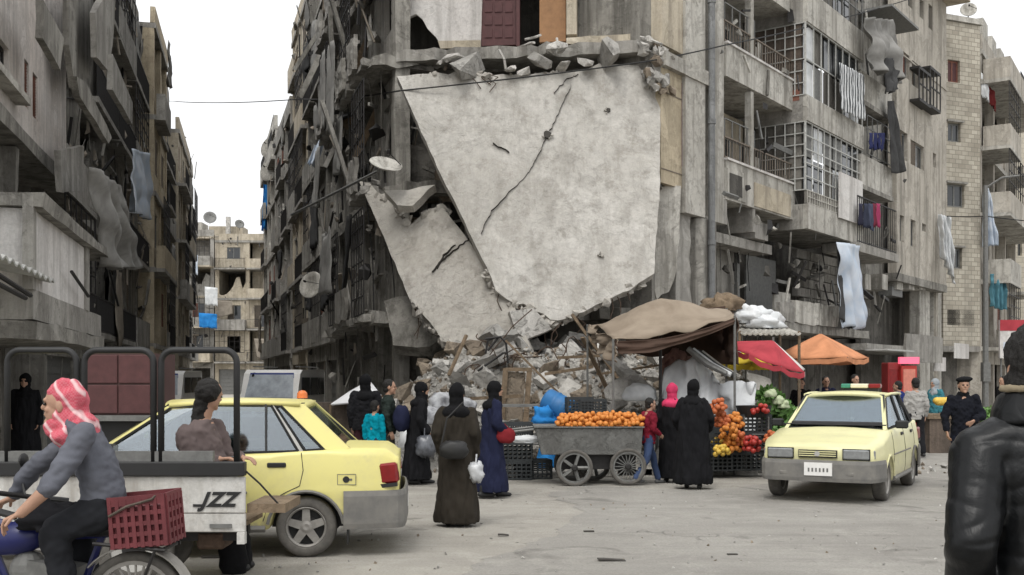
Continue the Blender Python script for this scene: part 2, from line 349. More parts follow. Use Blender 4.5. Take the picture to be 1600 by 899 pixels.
# ------------------------------------------------------------------ facades
class Fac:
    def __init__(s, p0, u, root):
        s.p = Vector((p0[0], p0[1], 0)); s.u = Vector((u[0], u[1], 0)).normalized(); s.n = Vector((-s.u.y, s.u.x, 0)); s.e = root; s.a = math.atan2(s.u.y, s.u.x)
    def P(s, u, w, z): return s.p+s.u*u+s.n*w+Vector((0,0,z))
    def ut(s, x, w=0):
        dx = (x-CX)/FX; b = s.p+s.n*w            # b + u*U = t*(dx,1)
        det = -s.u.x+dx*s.u.y; t = (b.x*s.u.y-b.y*s.u.x)/(dx*s.u.y-s.u.x); 
        u = ((t*dx-b.x)*s.u.x+(t-b.y)*s.u.y); return u, t
    def U(s, x, w=0): return s.ut(x, w)[0]
    def uz(s, x, y, w=0):
        u, t = s.ut(x, w); return u, HC-(y-HY)*t/FX
    def bx(s, m, u0, u1, w0, w1, z0, z1):
        vs = [s.P(a, b, c) for c in (z0, z1) for a, b in ((u0,w0),(u1,w0),(u1,w1),(u0,w1))]
        return m.add(vs, [(0,3,2,1),(4,5,6,7),(0,1,5,4),(1,2,6,5),(2,3,7,6),(3,0,4,7)])
    def box(s, name, mat, u0, u1, w0, w1, z0, z1, **k):
        return wb(s.bx(MB(), u0, u1, w0, w1, z0, z1), name, mat, k.pop('par', s.e), **k)
    def pbox(s, name, mat, x0, x1, yt, yb, w0, w1, ref=None, **k):     # photo box: columns x0..x1, rows yt..yb read at column ref
        r = x0 if ref is None else ref
        return s.box(name, mat, s.U(x0, w0), s.U(x1, w0), w0, w1, s.uz(r, yb, w0)[1], s.uz(r, yt, w0)[1], **k)
    def poly(s, name, mat, pts, w0, w1, **k):
        ps = [s.P(*(lambda q: (q[0], w0, q[1]))(s.uz(x, y, w0))) for x, y in pts]
        return wb(MB().prism(ps, s.n*(w1-w0)), name, mat, k.pop('par', s.e), **k)
def rootloc(o):
    while o.parent: o = o.parent
    return o.location
def wb(m, name, mat, parent, **k):
    l = rootloc(parent); m.v = [(v[0]-l.x, v[1]-l.y, v[2]-l.z) for v in m.v]
    return m.build(name, mat, parent, **k)
def wall_holes(F, u0, u1, z0, z1, w0, w1, holes):
    us = sorted({u0, u1, *[min(max(h[i], u0), u1) for h in holes for i in (0,1)]}); zs = sorted({z0, z1, *[min(max(h[i], z0), z1) for h in holes for i in (2,3)]})
    solid = lambda i, j: 0 <= i < len(us)-1 and 0 <= j < len(zs)-1 and not any(h[0]-1e-6 <= (us[i]+us[i+1])/2 <= h[1] and h[2] <= (zs[j]+zs[j+1])/2 <= h[3] for h in holes)
    m = MB()
    for i in range(len(us)-1):
        for j in range(len(zs)-1):
            if not solid(i, j): continue
            a, b, c, d = us[i], us[i+1], zs[j], zs[j+1]
            for w in (w0, w1): m.add([F.P(a,w,c), F.P(b,w,c), F.P(b,w,d), F.P(a,w,d)], [(0,1,2,3)])
            if not solid(i-1, j): m.add([F.P(a,w0,c), F.P(a,w1,c), F.P(a,w1,d), F.P(a,w0,d)], [(0,1,2,3)])
            if not solid(i+1, j): m.add([F.P(b,w0,c), F.P(b,w1,c), F.P(b,w1,d), F.P(b,w0,d)], [(0,1,2,3)])
            if not solid(i, j-1): m.add([F.P(a,w0,c), F.P(b,w0,c), F.P(b,w1,c), F.P(a,w1,c)], [(0,1,2,3)])
            if not solid(i, j+1): m.add([F.P(a,w0,d), F.P(b,w0,d), F.P(b,w1,d), F.P(a,w1,d)], [(0,1,2,3)])
    return m
def window(F, u0, u1, z0, z1, w, frame, pane, par=None, bars=1, shutter=None):
    par = par or F.e; m = MB(); t = min(.07, (u1-u0)*.14)
    F.bx(m, u0, u0+t, w, w+.06, z0, z1); F.bx(m, u1-t, u1, w, w+.06, z0, z1); F.bx(m, u0+t, u1-t, w, w+.06, z0, z0+t); F.bx(m, u0+t, u1-t, w, w+.06, z1-t, z1)
    for i in range(1, bars+1):
        c = u0+(u1-u0)*i/(bars+1); F.bx(m, c-t/2, c+t/2, w+.002, w+.058, z0+t, z1-t)
    o = wb(m, 'window', frame, par); q = F.bx(MB(), u0+t, u1-t, w+.02, w+.035, z0+t, z1-t); wb(q, 'pane', pane, o)
    if shutter:
        q = MB(); n = max(4, int((z1-z0)/.09)); hw = (u1-u0)*.46
        for i in range(n): 
            zz = z0+(z1-z0)*(i+.5)/n; q.add([F.P(u0,w-.02,zz-.035), F.P(u0+hw,w-.02,zz-.035), F.P(u0+hw,w-.055,zz+.035), F.P(u0,w-.055,zz+.035)], [(0,1,2,3)])
        F.bx(q, u0, u0+.03, w-.06, w-.01, z0, z1); F.bx(q, u0+hw-.03, u0+hw, w-.06, w-.01, z0, z1); wb(q, 'shutter', shutter, o)
    return o
def railing(F, u0, u1, z0, z1, w, mat, step=.13, par=None, name='railing'):
    m = MB(); F.bx(m, u0, u1, w-.02, w+.02, z1-.035, z1); F.bx(m, u0, u1, w-.015, w+.015, z0+.02, z0+.05); n = max(2, int(abs(u1-u0)/step))
    for i in range(n+1):
        u = u0+(u1-u0)*i/n; m.tube([F.P(u,w,z0), F.P(u,w,z1)], .012, 4)
    return wb(m, name, mat, par or F.e)
def lattice(F, u0, u1, z0, z1, w, mat, nu, nz, r=.02, par=None, name='window_grille'):
    m = MB()
    for i in range(nu+1): u = u0+(u1-u0)*i/nu; F.bx(m, u-r, u+r, w-r, w+r, z0, z1)
    for j in range(nz+1): z = z0+(z1-z0)*j/nz; F.bx(m, u0, u1, w-r*.8-.003, w+r*.8+.003, z-r, z+r)
    return wb(m, name, mat, par or F.e)
def drape(tl, tr, bl, br, mat, name, label, cat='cloth', group=None, fold=.08, nf=3.5, nu=24, nv=28, seed=0, sag=.0, par=None, ragged=.12, thick=.012):
    tl, tr, bl, br = map(Vector, (tl, tr, bl, br)); n_ = (tr-tl).cross(bl-tl).normalized()
    def fn(i, j):
        p = (tl*(1-i)+tr*i)*(1-j)+(bl*(1-i)+br*i)*j
        e = ragged*noise.noise(Vector((i*4+seed, 7.7, seed)))*j*(bl-tl).length*.5
        p = p+(bl-tl).normalized()*e-Vector((0,0,sag*4*i*(1-i)))
        f = fold*(math.sin(nf*2*math.pi*i+seed+1.3*noise.noise(Vector((i*2,j*2,seed))))*(.35+.65*j)+1.2*noise.noise(Vector((i*3,j*3,seed+5)))+.45*noise.noise(Vector((i*11,j*6,seed+2))))
        return p+n_*f
    m = MB().grid(fn, nu, nv)
    if par is not None: o = wb(m, name, mat, par, smooth=True)
    else: o = tag(m.build(name, mat, smooth=True), label, cat, group)
    sm = o.modifiers.new('thickness', 'SOLIDIFY'); sm.thickness = thick
    return o
def dish(c, r, label, aim=(-.4,-1,.5), group=None, mat=None, pole=.6):
    t = thing('satellite_dish', label, 'satellite dish', Vector(c)-Vector((0,0,pole)), 0, group); d = Vector(aim).normalized(); q = d.to_track_quat('Z', 'X').to_matrix()
    m = MB(); rings = [[Vector((0,0,pole))+q@Vector((r*k*math.cos(a*math.pi/10), r*k*math.sin(a*math.pi/10), .28*r*k*k+off)) for a in range(20)] for k, off in ((.02,0),(.35,0),(.7,0),(1,0),(1.02,-.02),(.7,-.03),(.02,-.03))]
    m.loft(rings).build('reflector', mat or M['iron_g'], t, smooth=True)
    MB().tube([Vector((0,0,0)), Vector((0,0,pole))-d*.05], .025).build('mast', M['iron'], t)
    MB().tube([Vector((0,0,pole))+q@Vector((0,-r*.95,.25*r)), Vector((0,0,pole))+d*r*1.0], .012).cap(Vector((0,0,pole))+d*r*.95, Vector((0,0,pole))+d*r*1.1, .04, .035).build('feed_arm', M['iron'], t)
    return t
def stick(p, q, r, name, mat, label, cat, group=None, n=6): return tag(MB().tube([p, q], r, n).build(name, mat), label, cat, group)
# --- a generic storeyed street front, bay by bay
def block(F, u0, u1, floors, bays, seed, wallm, slabm, dark, bal=.5, ruin=.3, depth=4.5, shopz=0, bw=-1.0, frame=None):
    rnd = random.Random(seed); du = (u1-u0)/bays; E = F.e
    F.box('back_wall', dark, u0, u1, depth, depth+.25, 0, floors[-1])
    for u in (u0, u1-.25): F.box('side_wall', wallm, u+.003, u+.247, .02, depth-.005, 0, floors[-1]-.003)
    for i in range(bays+1):
        u = u0+du*i; F.box('column', wallm, u-.18 if 0 < i < bays else (u+.002 if i == 0 else u-.36), u+.18 if 0 < i < bays else (u+.36 if i == 0 else u-.002), -.03, .35, 0, floors[-1]-.01, rough=.03*ruin, cuts=2)
    for k, z in enumerate(floors):
        b = bw if rnd.random() < bal and k < len(floors)-1 else -.12
        F.box('floor_slab', slabm, u0, u1, -.1, depth-.01, z-.2, z+.003*k, rough=.06*ruin, cuts=2)
    top = floors[-1]
    F.box('roof_parapet', wallm, u0, u1, -.08, .12, top+.02, top+.65, rough=.08*ruin, cuts=3)
    if ruin > .2: clutter(F, u0, u1, 2.5, top+.5, bw*.9, .1, int((u1-u0)*top*(.12+ruin*.55)), seed, [M['conc_m'], M['conc_d'], M['iron'], M['sheet_b']], E)
    zs = [0]+list(floors)
    for k in range(len(zs)-1):
        z0, z1 = zs[k]+.003, zs[k+1]-.203
        for i in range(bays):
            a, b = u0+du*i+.19, u0+du*(i+1)-.19; r = rnd.random(); h = z1-z0
            if k == 0:
                if r < .6:
                    m = MB(); n = 14
                    for q in range(n): F.bx(m, a+.03, b-.03, .12+.03*(q % 2), .17+.03*(q % 2), z0+h*q/n*.9, z0+h*(q+1)/n*.9)
                    if r < .4: wb(m, 'roller_shutter', M['iron_g'], E)
                F.box('fascia', wallm, a, b, -.06, .1, z1-.55, z1, rough=.02, cuts=1)
                continue
            if r < ruin*.35: 
                pts = [(a, z0)]; n = 9
                for q in range(n+1): pts.append((a+(b-a)*q/n, z0+h*max(.1, min(.98, .45+.5*math.sin(q*.7+seed)*rnd.random()+rnd.uniform(-.2,.25)))))
                pts.append((b, z0)); wb(MB().prism([F.P(u, .06, z) for u, z in pts], F.n*.15), 'broken_wall', wallm, E)
                continue
            if r < .62:
                cw = min(1.3, (b-a)*.5); c = (a+b)/2+rnd.uniform(-.2,.2)*(b-a-cw); zz = z0+rnd.choice([.85,.9,.15]); zt = z0+h*.82
                wb(wall_holes(F, a, b, z0, z1, .03, .2, [(c-cw/2, c+cw/2, zz, zt)]), 'infill_wall', wallm, E, rough=0)
                if rnd.random() > ruin: window(F, c-cw/2+.003, c+cw/2-.003, zz+.003, zt-.003, .08, frame or M['iron_g'], M['glass_d'], shutter=rnd.choice([None, M['shut'], M['shut_b']]))
            elif r < .8: F.box('recessed_wall', wallm, a, b, 1.3, 1.5, z0, z1)
            if rnd.random() < bal:
                F.box('balcony_slab', slabm, a-.1, b+.1, bw, -.105, z0-.19, z0-.04, rough=.03*ruin+.004, cuts=2)
                if rnd.random() < .55:
                    m = MB(); F.bx(m, a-.1, b+.1, bw, bw+.1, z0-.037, z0+.85); F.bx(m, a-.1, a, bw+.1, -.11, z0-.037, z0+.85); F.bx(m, b, b+.1, bw+.1, -.11, z0-.037, z0+.85)
                    wb(m, 'balcony_parapet', rnd.choice([wallm, slabm]), E, rough=.03*ruin, cuts=2)
                else: railing(F, a-.08, b+.08, z0-.04, z0+.9, bw+.04, M['iron'])
                if rnd.random() < .3: lattice(F, a-.08, b+.08, z0+.85, z1, bw+.05, M['iron'], 6, 4, .015, name='balcony_screen')
            if rnd.random() < ruin*.8:
                ua = rnd.uniform(a, b-.3); ub = min(b, ua+rnd.uniform(.8,2.2)); ww = bw-.06 if rnd.random() < .6 else -.2
                zt = z0+h*rnd.uniform(.7,1); zb = zt-rnd.uniform(1,2.6)
                drape(F.P(ua,ww,zt), F.P(ub,ww,zt+rnd.uniform(-.3,.1)), F.P(ua+rnd.uniform(-.3,.3),ww,zb), F.P(ub+rnd.uniform(-.4,.3),ww,zb+rnd.uniform(-.3,.5)), rnd.choice([M['sheet_g'], M['sheet_b'], M['sheet_k']]), 'torn_awning', '', par=E, seed=rnd.random()*9, nu=8, nv=10)
def clutter(F, u0, u1, z0, z1, w0, w1, n, seed, mats, par, big=1.0, nm='hanging_debris'):
    """torn strips, laths, brackets and wires caught on a front: too many to tell apart"""
    r = random.Random(seed); ms = [MB() for _ in mats]
    for i in range(n):
        c = F.P(r.uniform(u0,u1), r.uniform(w0,w1), r.uniform(z0,z1)); q = ms[r.randrange(len(ms))]; t = r.random()
        if t < .35: q.obox(c, (r.uniform(.03,.12)*big, r.uniform(.02,.08), r.uniform(.3,1.5)*big), (r.gauss(0,.2), r.gauss(0,.25), F.a+r.uniform(-.6,.6)))
        elif t < .55: q.obox(c, (r.uniform(.3,1.3)*big, r.uniform(.03,.15), r.uniform(.03,.14)), (r.gauss(0,.3), r.gauss(0,.3), F.a+r.gauss(0,.2)))
        elif t < .75:
            k = CM0[r.randrange(len(CM0))]; s_ = r.uniform(.12,.45)*big; e = Euler((r.uniform(0,6),r.uniform(0,6),r.uniform(0,6))).to_matrix(); q.add([c+e@(v*s_) for v in k[0]], k[1])
        elif t < .88:
            d = F.u*r.uniform(-.5,.5)+Vector((0,0,-r.uniform(.5,2))); q.tube([c, c+d*.4+F.u*r.uniform(-.15,.15), c+d], .012*big, 4)
        else:
            a = F.u*r.uniform(.2,.6)*big; b = Vector((0,0,-r.uniform(.3,.9)*big)); o_ = F.n*r.uniform(-.12,.12); q.add([c, c+a+o_*.3, c+a*.9+b*r.uniform(.7,1)+o_, c+a*.4+b*r.uniform(.8,1.3)-o_, c+b*r.uniform(.5,1)], [(0,1,2,3,4)])
    for q, mt in zip(ms, mats):
        if q.f: kind(wb(q, nm, mt, par), 'stuff')
def _hull(seed):
    r = random.Random(seed); bm = bmesh.new()
    for _ in range(10): bm.verts.new(Vector((r.gauss(0,1), r.gauss(0,.7), r.gauss(0,.8))).normalized()*.5)
    g = bmesh.ops.convex_hull(bm, input=bm.verts); bm.verts.index_update(); out = ([v.co.copy() for v in bm.verts], [tuple(v.index for v in f.verts) for f in bm.faces]); bm.free(); return out
CM0 = [_hull(i) for i in range(8)]
M['sheet_g'] = cloth('grey_tarp', (.27,.265,.25), (.17,.165,.155)); M['sheet_b'] = cloth('tan_tarp', (.30,.265,.22), (.20,.175,.145)); M['sheet_k'] = cloth('charcoal_tarp', (.07,.07,.07), (.04,.04,.04))
M['sheet_w'] = cloth('white_sheet', (.66,.67,.67), (.46,.48,.49)); M['sheet_lb'] = cloth('pale_blue_sheet', (.42,.49,.58), (.55,.58,.62)); M['blue'] = cloth('bright_blue_tarp', (.03,.22,.55), (.02,.14,.38))
# ================================================================== left street front
def tb(name, label, p): return thing(name, label, 'building', (p[0], p[1], 0))
WP, WU = (-9.32, 19.8), (-.229, .973)
def mk(name, label, p, u, du=0):
    t = tb(name, label, (p[0], p[1])); return Fac(p, u, t)
W1 = mk('apartment_building', 'pale pinkish plastered building with slim red shutters at the left edge', WP, WU)
F = W1; ue = F.U(65)
F.box('back_wall', M['dark_int'], -9, ue, 4, 4.2, 0, 19)
F.box('side_wall', M['conc_m'], ue-.25, ue, .2, 4, 0, 19)
def hp(x0, x1, y0, y1, w, ref): return (F.U(x0, w), F.U(x1, w), F.uz(ref, y1, w)[1], F.uz(ref, y0, w)[1])
h = [hp(-60, 14, 75, 138, -.5, 12), hp(38, 45, 95, 168, -.5, 41), hp(51, 59, 117, 186, -.5, 55)]
wb(wall_holes(F, -9, ue, 6.05, 11.9, -.5, -.28, h), 'wall', M['pink_pl'], F.e)
for q in h[1:]:
    m = MB(); n = 16
    for i in range(n): zz = q[2]+(q[3]-q[2])*(i+.5)/n; m.add([F.P(q[0],-.4,zz-.05), F.P(q[1],-.4,zz-.05), F.P(q[1],-.47,zz+.05), F.P(q[0],-.47,zz+.05)], [(0,1,2,3)])
    wb(m, 'shutter', M['shut'], F.e)
q = h[0]; window(F, q[0]+.01, q[1]-.01, q[2]+.01, q[3]-.01, -.42, M['iron'], M['glass_d'], bars=3); F.box('window_sill', M['conc_l'], q[0]-.1, q[1]+.5, -.75, -.505, q[2]-.14, q[2]-.02)
F.box('end_wall', M['pink_pl'], ue-.2, ue, -.278, .2, 6.05, 11.9)
F.box('floor_slab', M['conc_m'], -9, ue+.2, -.55, 3.9, 5.75, 6.04, rough=.04); F.box('floor_slab', M['conc_m'], -9, ue+.1, -.6, 3.9, 11.92, 12.2, rough=.03)
wb(wall_holes(F, -9, ue, 12.22, 19, -.3, -.1, [(-6,-4.5,13,14.6),(.8,2.0,13,14.6)]), 'upper_wall', M['conc'], F.e)
F.box('bracket_beam', M['conc_m'], F.U(25,-.4), F.U(30,-.4), -.4, .4, 4.9, 5.74, rough=.03)
F.box('recessed_wall', M['conc_d'], -9, ue, 1.6, 1.8, 0, 5.7)
F.box('column', M['conc_m'], F.U(2), F.U(8), 0, .4, 0, 5.7)
W2 = mk('ruined_building', 'grey war-damaged apartment block beyond the pinkish building, with hanging tarps', F.P(ue+.05, 0, 0).to_2d(), WU); F = W2
def seg(x0, x1): return F.U(x0), F.U(x1)
u2 = F.U(214)
block(F, 0.02, u2, [2.9, 5.95, 9.1, 12.2, 15.3], 4, 3, M['conc_m'], M['conc'], M['dark_int'], bal=.75, ruin=.45, bw=-.5)
# first-floor bay with its white screen
F = W2
for nm, mt, x0, x1, yt, yb, w0, w1 in (('bay_parapet', M['conc'], 45, 158, 452, 500, -1.6, -1.45),):
    pass
B = -1.55; a0, a1 = F.U(52,B), F.U(158,B); zb = F.uz(52,500,B)[1]; zp = F.uz(52,452,B)[1]; zt = F.uz(52,303,B)[1]
F.box('bay_floor', M['conc_m'], a0, a1, B-.05, 0, zb-.25, zb, rough=.05)
F.box('bay_parapet', M['conc'], a0, a1, B, B+.1, zb+.004, zp, rough=.012); F.box('bay_side_parapet', M['conc'], a0, a0+.1, B+.105, -.05, zb+.004, zp)
F.box('bay_screen', M['white_pl'], a0+.25, F.U(133,B), B+.02, B+.09, zp+.004, zt-.2); F.box('bay_side_screen', M['white_pl'], a0+.02, a0+.08, B+.11, -.05, zp+.004, zt-.2)
for x in (52, 135): F.pbox('bay_post', M['conc'], x, x+5, 303, 452, B-.02, B+.12, ref=52)
F.box('bay_roof', M['conc_m'], a0-.1, a1+.3, B-.15, 0, zt-.19, zt, rough=.06)
clutter(W2, 0, u2, 2.8, 15.5, -.5, .1, 110, 18, [M['conc_m'], M['conc_d'], M['iron'], M['sheet_b']], W2.e, 1.1)
# upper grey plates hanging on the ruin
for i, (pts, w) in enumerate([([(108,0),(146,0),(150,55),(140,120),(118,138),(108,70)], -1.0), ([(150,20),(160,0),(180,0),(178,60),(168,110),(152,90)], -1.4), ([(68,0),(100,60),(95,110),(68,60)], -1.2), ([(176,85),(207,160),(207,195),(176,140)], -1.5), ([(120,120),(135,130),(175,215),(170,225),(125,150)], -1.5), ([(95,235),(132,228),(130,300),(98,300)], -1.0)]):
    F.poly('hanging_plate', (M['conc_m'], M['conc'])[i % 2], pts, w, w+.12, rough=.018, cuts=2)
drape(F.P(*[(lambda q: q)(F.U(145,-1.7)), -1.7, F.uz(145,262,-1.7)[1]]), F.P(F.U(185,-1.7),-1.7,F.uz(185,290,-1.7)[1]), F.P(F.U(168,-1.7),-1.7,F.uz(168,420,-1.7)[1]), F.P(F.U(214,-1.7),-1.7,F.uz(214,418,-1.7)[1]), M['sheet_g'], 'hanging_tarp', 'large grey tarp sagging off the ruined block on the left', fold=.18, seed=2)
drape(F.P(F.U(204,-1.2),-1.2,F.uz(204,232,-1.2)[1]), F.P(F.U(231,-1.2),-1.2,F.uz(231,240,-1.2)[1]), F.P(F.U(206,-1.2),-1.2,F.uz(206,330,-1.2)[1]), F.P(F.U(236,-1.2),-1.2,F.uz(236,345,-1.2)[1]), M['sheet_lb'], 'hanging_sheet', 'pale blue sheet hanging high on the left street front', fold=.12, seed=4)
# street-level awning
F = W1
m = MB(); 
def aw(i, j): return F.P(F.U(-20,-1.6)+i*(F.U(74,-1.6)-F.U(-20,-1.6)), -1.7+j*1.7, 3.05+.35*j+.03*math.sin(i*60))
m.grid(aw, 40, 3); o = wb(m, 'metal_awning', M['iron_w'], F.e); o.modifiers.new('t', 'SOLIDIFY').thickness = .03
for x0, y0, x1, y1 in ((-10,425,48,462), (-10,440,40,466), (112,425,138,463)):
    wb(MB().tube([F.P(F.U(x0,-1.7),-1.7,F.uz(x0,y0,-1.7)[1]), F.P(F.U(x1,-1.7),-1.7,F.uz(x1,y1,-1.7)[1])], .03), 'awning_strut', M['iron'], F.e)
for nm, lb, x0, x1, fl, wm, sd, ru in (('apartment_building', 'tan plastered block with dark balconies in the left street row', 214, 238, [3,6,9,12,15.6], 'tan', 12, .15), ('ruined_building', 'narrow grey broken block between the tan and the cream building, left street row', 238, 262, [3,6,9,12,14.8,16.0], 'conc_m', 13, .45),
      ('apartment_building', 'cream plastered building near the end of the left street row', 262, 282, [3.0,6.0,9.0,12.0,14.8], 'cream', 14, .1), ('apartment_building', 'last grey cream block at the end of the left street row', 282, 300, [3,6,9,12,15,16.4], 'conc_l', 15, .25)):
    Wb = Fac(WP, WU, None); p = Wb.P(Wb.U(x0)+.05, {214:-.6, 262:-.5, 282:0}.get(x0, 0), 0); F = mk(nm, lb, p.to_2d(), WU); ln = Wb.U(x1)-Wb.U(x0)-.1
    block(F, 0, ln, fl, max(2, round(ln/3.6)), sd, M[wm], M['conc'], M['conc_d'], bal=.6, ruin=ru, bw=-.45)
# ================================================================== far building closing the street
E1 = thing('apartment_building', 'far pale balcony block closing the left street, with rooftop dishes', 'building', px(345, 595, 108)*1); E1.location.z = 0
F = Fac(px(283, 590, 106).to_2d(), (1, .02), E1)
block(F, -3.0, 3.2, [3.3,6.6,9.6,12.5,15.4], 2, 21, M['conc'], M['cream'], M['conc_d'], bal=1, ruin=.35, bw=-1.4)
block(F, 3.3, 9.6, [3.2,6.4,9.4,12.3,15.0], 2, 22, M['cream'], M['conc'], M['conc_d'], bal=1, ruin=.35, bw=-.9)
F.box('stair_house', M['cream'], 2.3, 5.6, 1.5, 4, 15.7, 16.6); F.box('stair_house', M['conc_l'], .2, 1.6, 1.5, 4, 16.1, 17.0)
F.box('chimney', M['rub_a'], 4.2, 4.6, .5, .9, 15.6, 17.4)
dish(px(328, 341, 106), .62, 'larger satellite dish on the roof of the far balcony block', (.3,-1,.35), mat=M['iron_g']); dish(px(374, 351, 106.5), .46, 'smaller satellite dish on the roof of the far balcony block', (.5,-1,.4), mat=M['iron_g'])
for x, y, w_, h_, mt, lb in ((325,500,14,22,'blue','bright blue cloth on a low balcony of the far block'), (310,345,0,0,None,''), (330,462,10,28,'sheet_w','white cloth on a balcony of the far block'), (297,412,12,30,'sheet_lb','light blue cloth at the left corner of the far block')):
    if mt: drape(px(x-w_,y-h_/2,103.9), px(x+w_,y-h_/2+2,103.9), px(x-w_,y+h_/2,103.9), px(x+w_,y+h_/2+3,103.9), M[mt], 'hung_cloth', lb, fold=.15, nu=8, nv=8)
# ================================================================== collapsed corner building
CB = thing('collapsed_building', 'collapsed corner building with its front torn open above the hanging slabs', 'building', (0, 27, 0))
P_R, P_L = Vector((3.48, 25.2)), Vector((-2.8, 26.0))
FR = Fac(P_R, (.7235, 1), CB); FF = Fac(P_L, (P_R-P_L), CB); FL = Fac(P_L, (.294, -1), CB)
WD = (P_R-P_L).length; FLZ = [3.3, 6.35, 9.5, 12.5]
# left flank: near ruin, u runs negative into the street
F = FL; uA = F.U(530)
F.box('back_wall', M['dark_int'], uA, -.3, 4.5, 4.7, 0, 19)
rnd = random.Random(5)
for k, z in enumerate([3.2, 6.3, 9.4, 12.4, 15.4, 18.0]):
    F.box('floor_slab', M['conc_m'] if k < 3 else M['conc'], uA, -.1, -.25 if k % 2 else -.5, 4.4, z-.25, z, rough=.14, cuts=4)
nb = 4
for i in range(nb+1):
    u = uA+(-.35-uA)*i/nb; F.box('column', M['conc_m'], u-.2, u+.2, -.05+.02*i, .4, 0, 18.2, rough=.05, cuts=4)
for k, z in enumerate([0, 3.2, 6.3, 9.4, 12.4, 15.4]):
    for i in range(nb):
        a = uA+(-.35-uA)*i/nb+.21; b = a+(-.35-uA)/nb-.42; r = rnd.random(); mt = rnd.choice([M['conc_m'], M['conc'], M['conc']]) if k > 1 else M['conc_m']
        if r < .5:
            pts = [(a,z+.01)]+[(a+(b-a)*q/8, z+2.8*max(.12, min(.99, rnd.uniform(.2,1.1)*(.4+.6*((q+i) % 3)/2)))) for q in range(9)]+[(b,z+.01)]
            wb(MB().prism([F.P(u, .1, zz) for u, zz in pts], F.n*.16), 'broken_wall', mt, CB)
        elif r < .7: wb(wall_holes(F, a, b, z+.01, z+2.8, .1, .25, [(a+.5, b-.5, z+.9, z+2.2)]), 'infill_wall', mt, CB)
        if k and rnd.random() < .75:
            F.box('balcony_slab', mt, a-.1, b+.1, -.85+rnd.uniform(0,.3), -.3, z-.2, z-.05, rough=.08, cuts=3)
            if rnd.random() < .6: F.box('balcony_parapet', rnd.choice([M['conc_m'], M['conc']]), a, b-rnd.uniform(0,.8), -.8, -.7, z-.04, z+.8, rough=.06, cuts=3)
            if rnd.random() < .5: lattice(F, a, b, z, z+2.6, -.66, M['iron'], 5, 6, .014, name='balcony_screen')
        if k > 0 and rnd.random() < .3:
            ww = rnd.uniform(-1.0,-.5); ua = rnd.uniform(a, b-.4); ub = ua+rnd.uniform(.5,1.4); zt = z+rnd.uniform(1.8,3); zb_ = zt-rnd.uniform(1.2,3.2)
            drape(F.P(ua,ww,zt), F.P(ub,ww,zt+rnd.uniform(-.3,.3)), F.P(ua+rnd.uniform(-1,.3),ww,zb_), F.P(ub+rnd.uniform(-1.2,.2),ww,zb_+rnd.uniform(-.5,.5)), rnd.choice([M['sheet_g'], M['sheet_k'], M['sheet_b'], M['sheet_g']]), 'torn_awning', '', par=CB, seed=rnd.random()*9, nu=9, nv=14, fold=.07, nf=1.6)
        if k > 1 and rnd.random() < .6:
            ua = rnd.uniform(a, b); zt = z+rnd.uniform(1.5,3.2); wb(MB().obox(F.P(ua,-.8,zt), (rnd.uniform(.12,.3),.1,rnd.uniform(1.5,3.2)), (rnd.uniform(-.4,.4),rnd.uniform(-.5,.5),F.a)), 'dangling_beam', rnd.choice([M['conc_m'], M['conc'], M['wood']]), CB, rough=.02, cuts=2)
clutter(FL, uA, -.2, 1.5, 18, -.6, .2, 230, 8, [M['conc_m'], M['conc_d'], M['iron'], M['sheet_b'], M['conc']], CB, 1.15)
for i in range(9):
    x, y = rnd.uniform(490,600), rnd.uniform(10,300); a = px(x, y, 27+(615-x)*.1); d = Vector((rnd.uniform(.25,.7), rnd.uniform(-.5,.1), 1)).normalized()*rnd.uniform(1.2,2.6)
    wb(MB().beam(a-d, a+d, rnd.uniform(.12,.35), .06, (0,1,0)), 'slanting_board', rnd.choice([M['conc'], M['conc_l'], M['wood'], M['conc_m']]), CB)
clutter(FF, 0, 2.4, .5, 9.3, .2, 1.6, 110, 9, [M['conc_d'], M['conc_m'], M['iron'], M['rub_c']], CB, .9)
# front: floor edges, rooms torn open
F = FF
for k, z in enumerate(FLZ):
    n = 26; pts = []
    for i in range(n+1):
        u = WD*i/n; pts.append((u, (.25+.55*noise.noise(Vector((i*.6, k*9.1, 2)))+.25*noise.noise(Vector((i*2.1, k*3, 5)))) if k != 2 else .1+.3*noise.noise(Vector((i*.9, 4, 2)))))
    vs = [F.P(u, w, z-.28) for u, w in pts]+[F.P(WD,5.5,z-.28), F.P(0,5.5,z-.28)]
    wb(MB().prism(vs, (0,0,.28)), 'floor_slab', M['conc_m'] if k < 2 else M['conc'], CB, rough=.035, cuts=2)
for u in (.2, 2.3, 4.4, WD-.25): F.box('column', M['conc_m'], u-.18, u+.18, 1.7, 2.1, 0, 9.2, rough=.04, cuts=4)
F.box('back_wall', M['dark_int'], .1, WD, 3.6, 3.8, 0, 9.2)
# masonry blocks left of the slab (picked apart singly)
for r_ in range(11):
    zz = 4.1+.24*r_
    for c_ in range(3):
        u = .35+.52*c_+(.26 if r_ % 2 else 0)
        if random.random() < .1: continue
        F.box('block', random.choice([M['rub_b'], M['rub_c'], M['conc_m']]), u, u+.49, 1.3+random.uniform(-.02,.02), 1.5, zz, zz+.215, bevel=.012)
for u in (1.6, 2.05): wb(MB().tube([F.P(u,.9,4), F.P(u+.04,.9,5.3), F.P(u,.9,6.1)], .11, 8), 'pipe', M['conc'], CB)
F.box('partition_wall', M['rub_c'], 1.35, 2.6, 1.52, 1.64, 3.3, 6.0)
F.box('partition_wall', M['conc_d'], 0.1, 1.9, .9, 1.05, 6.36, 7.4, rough=.05)
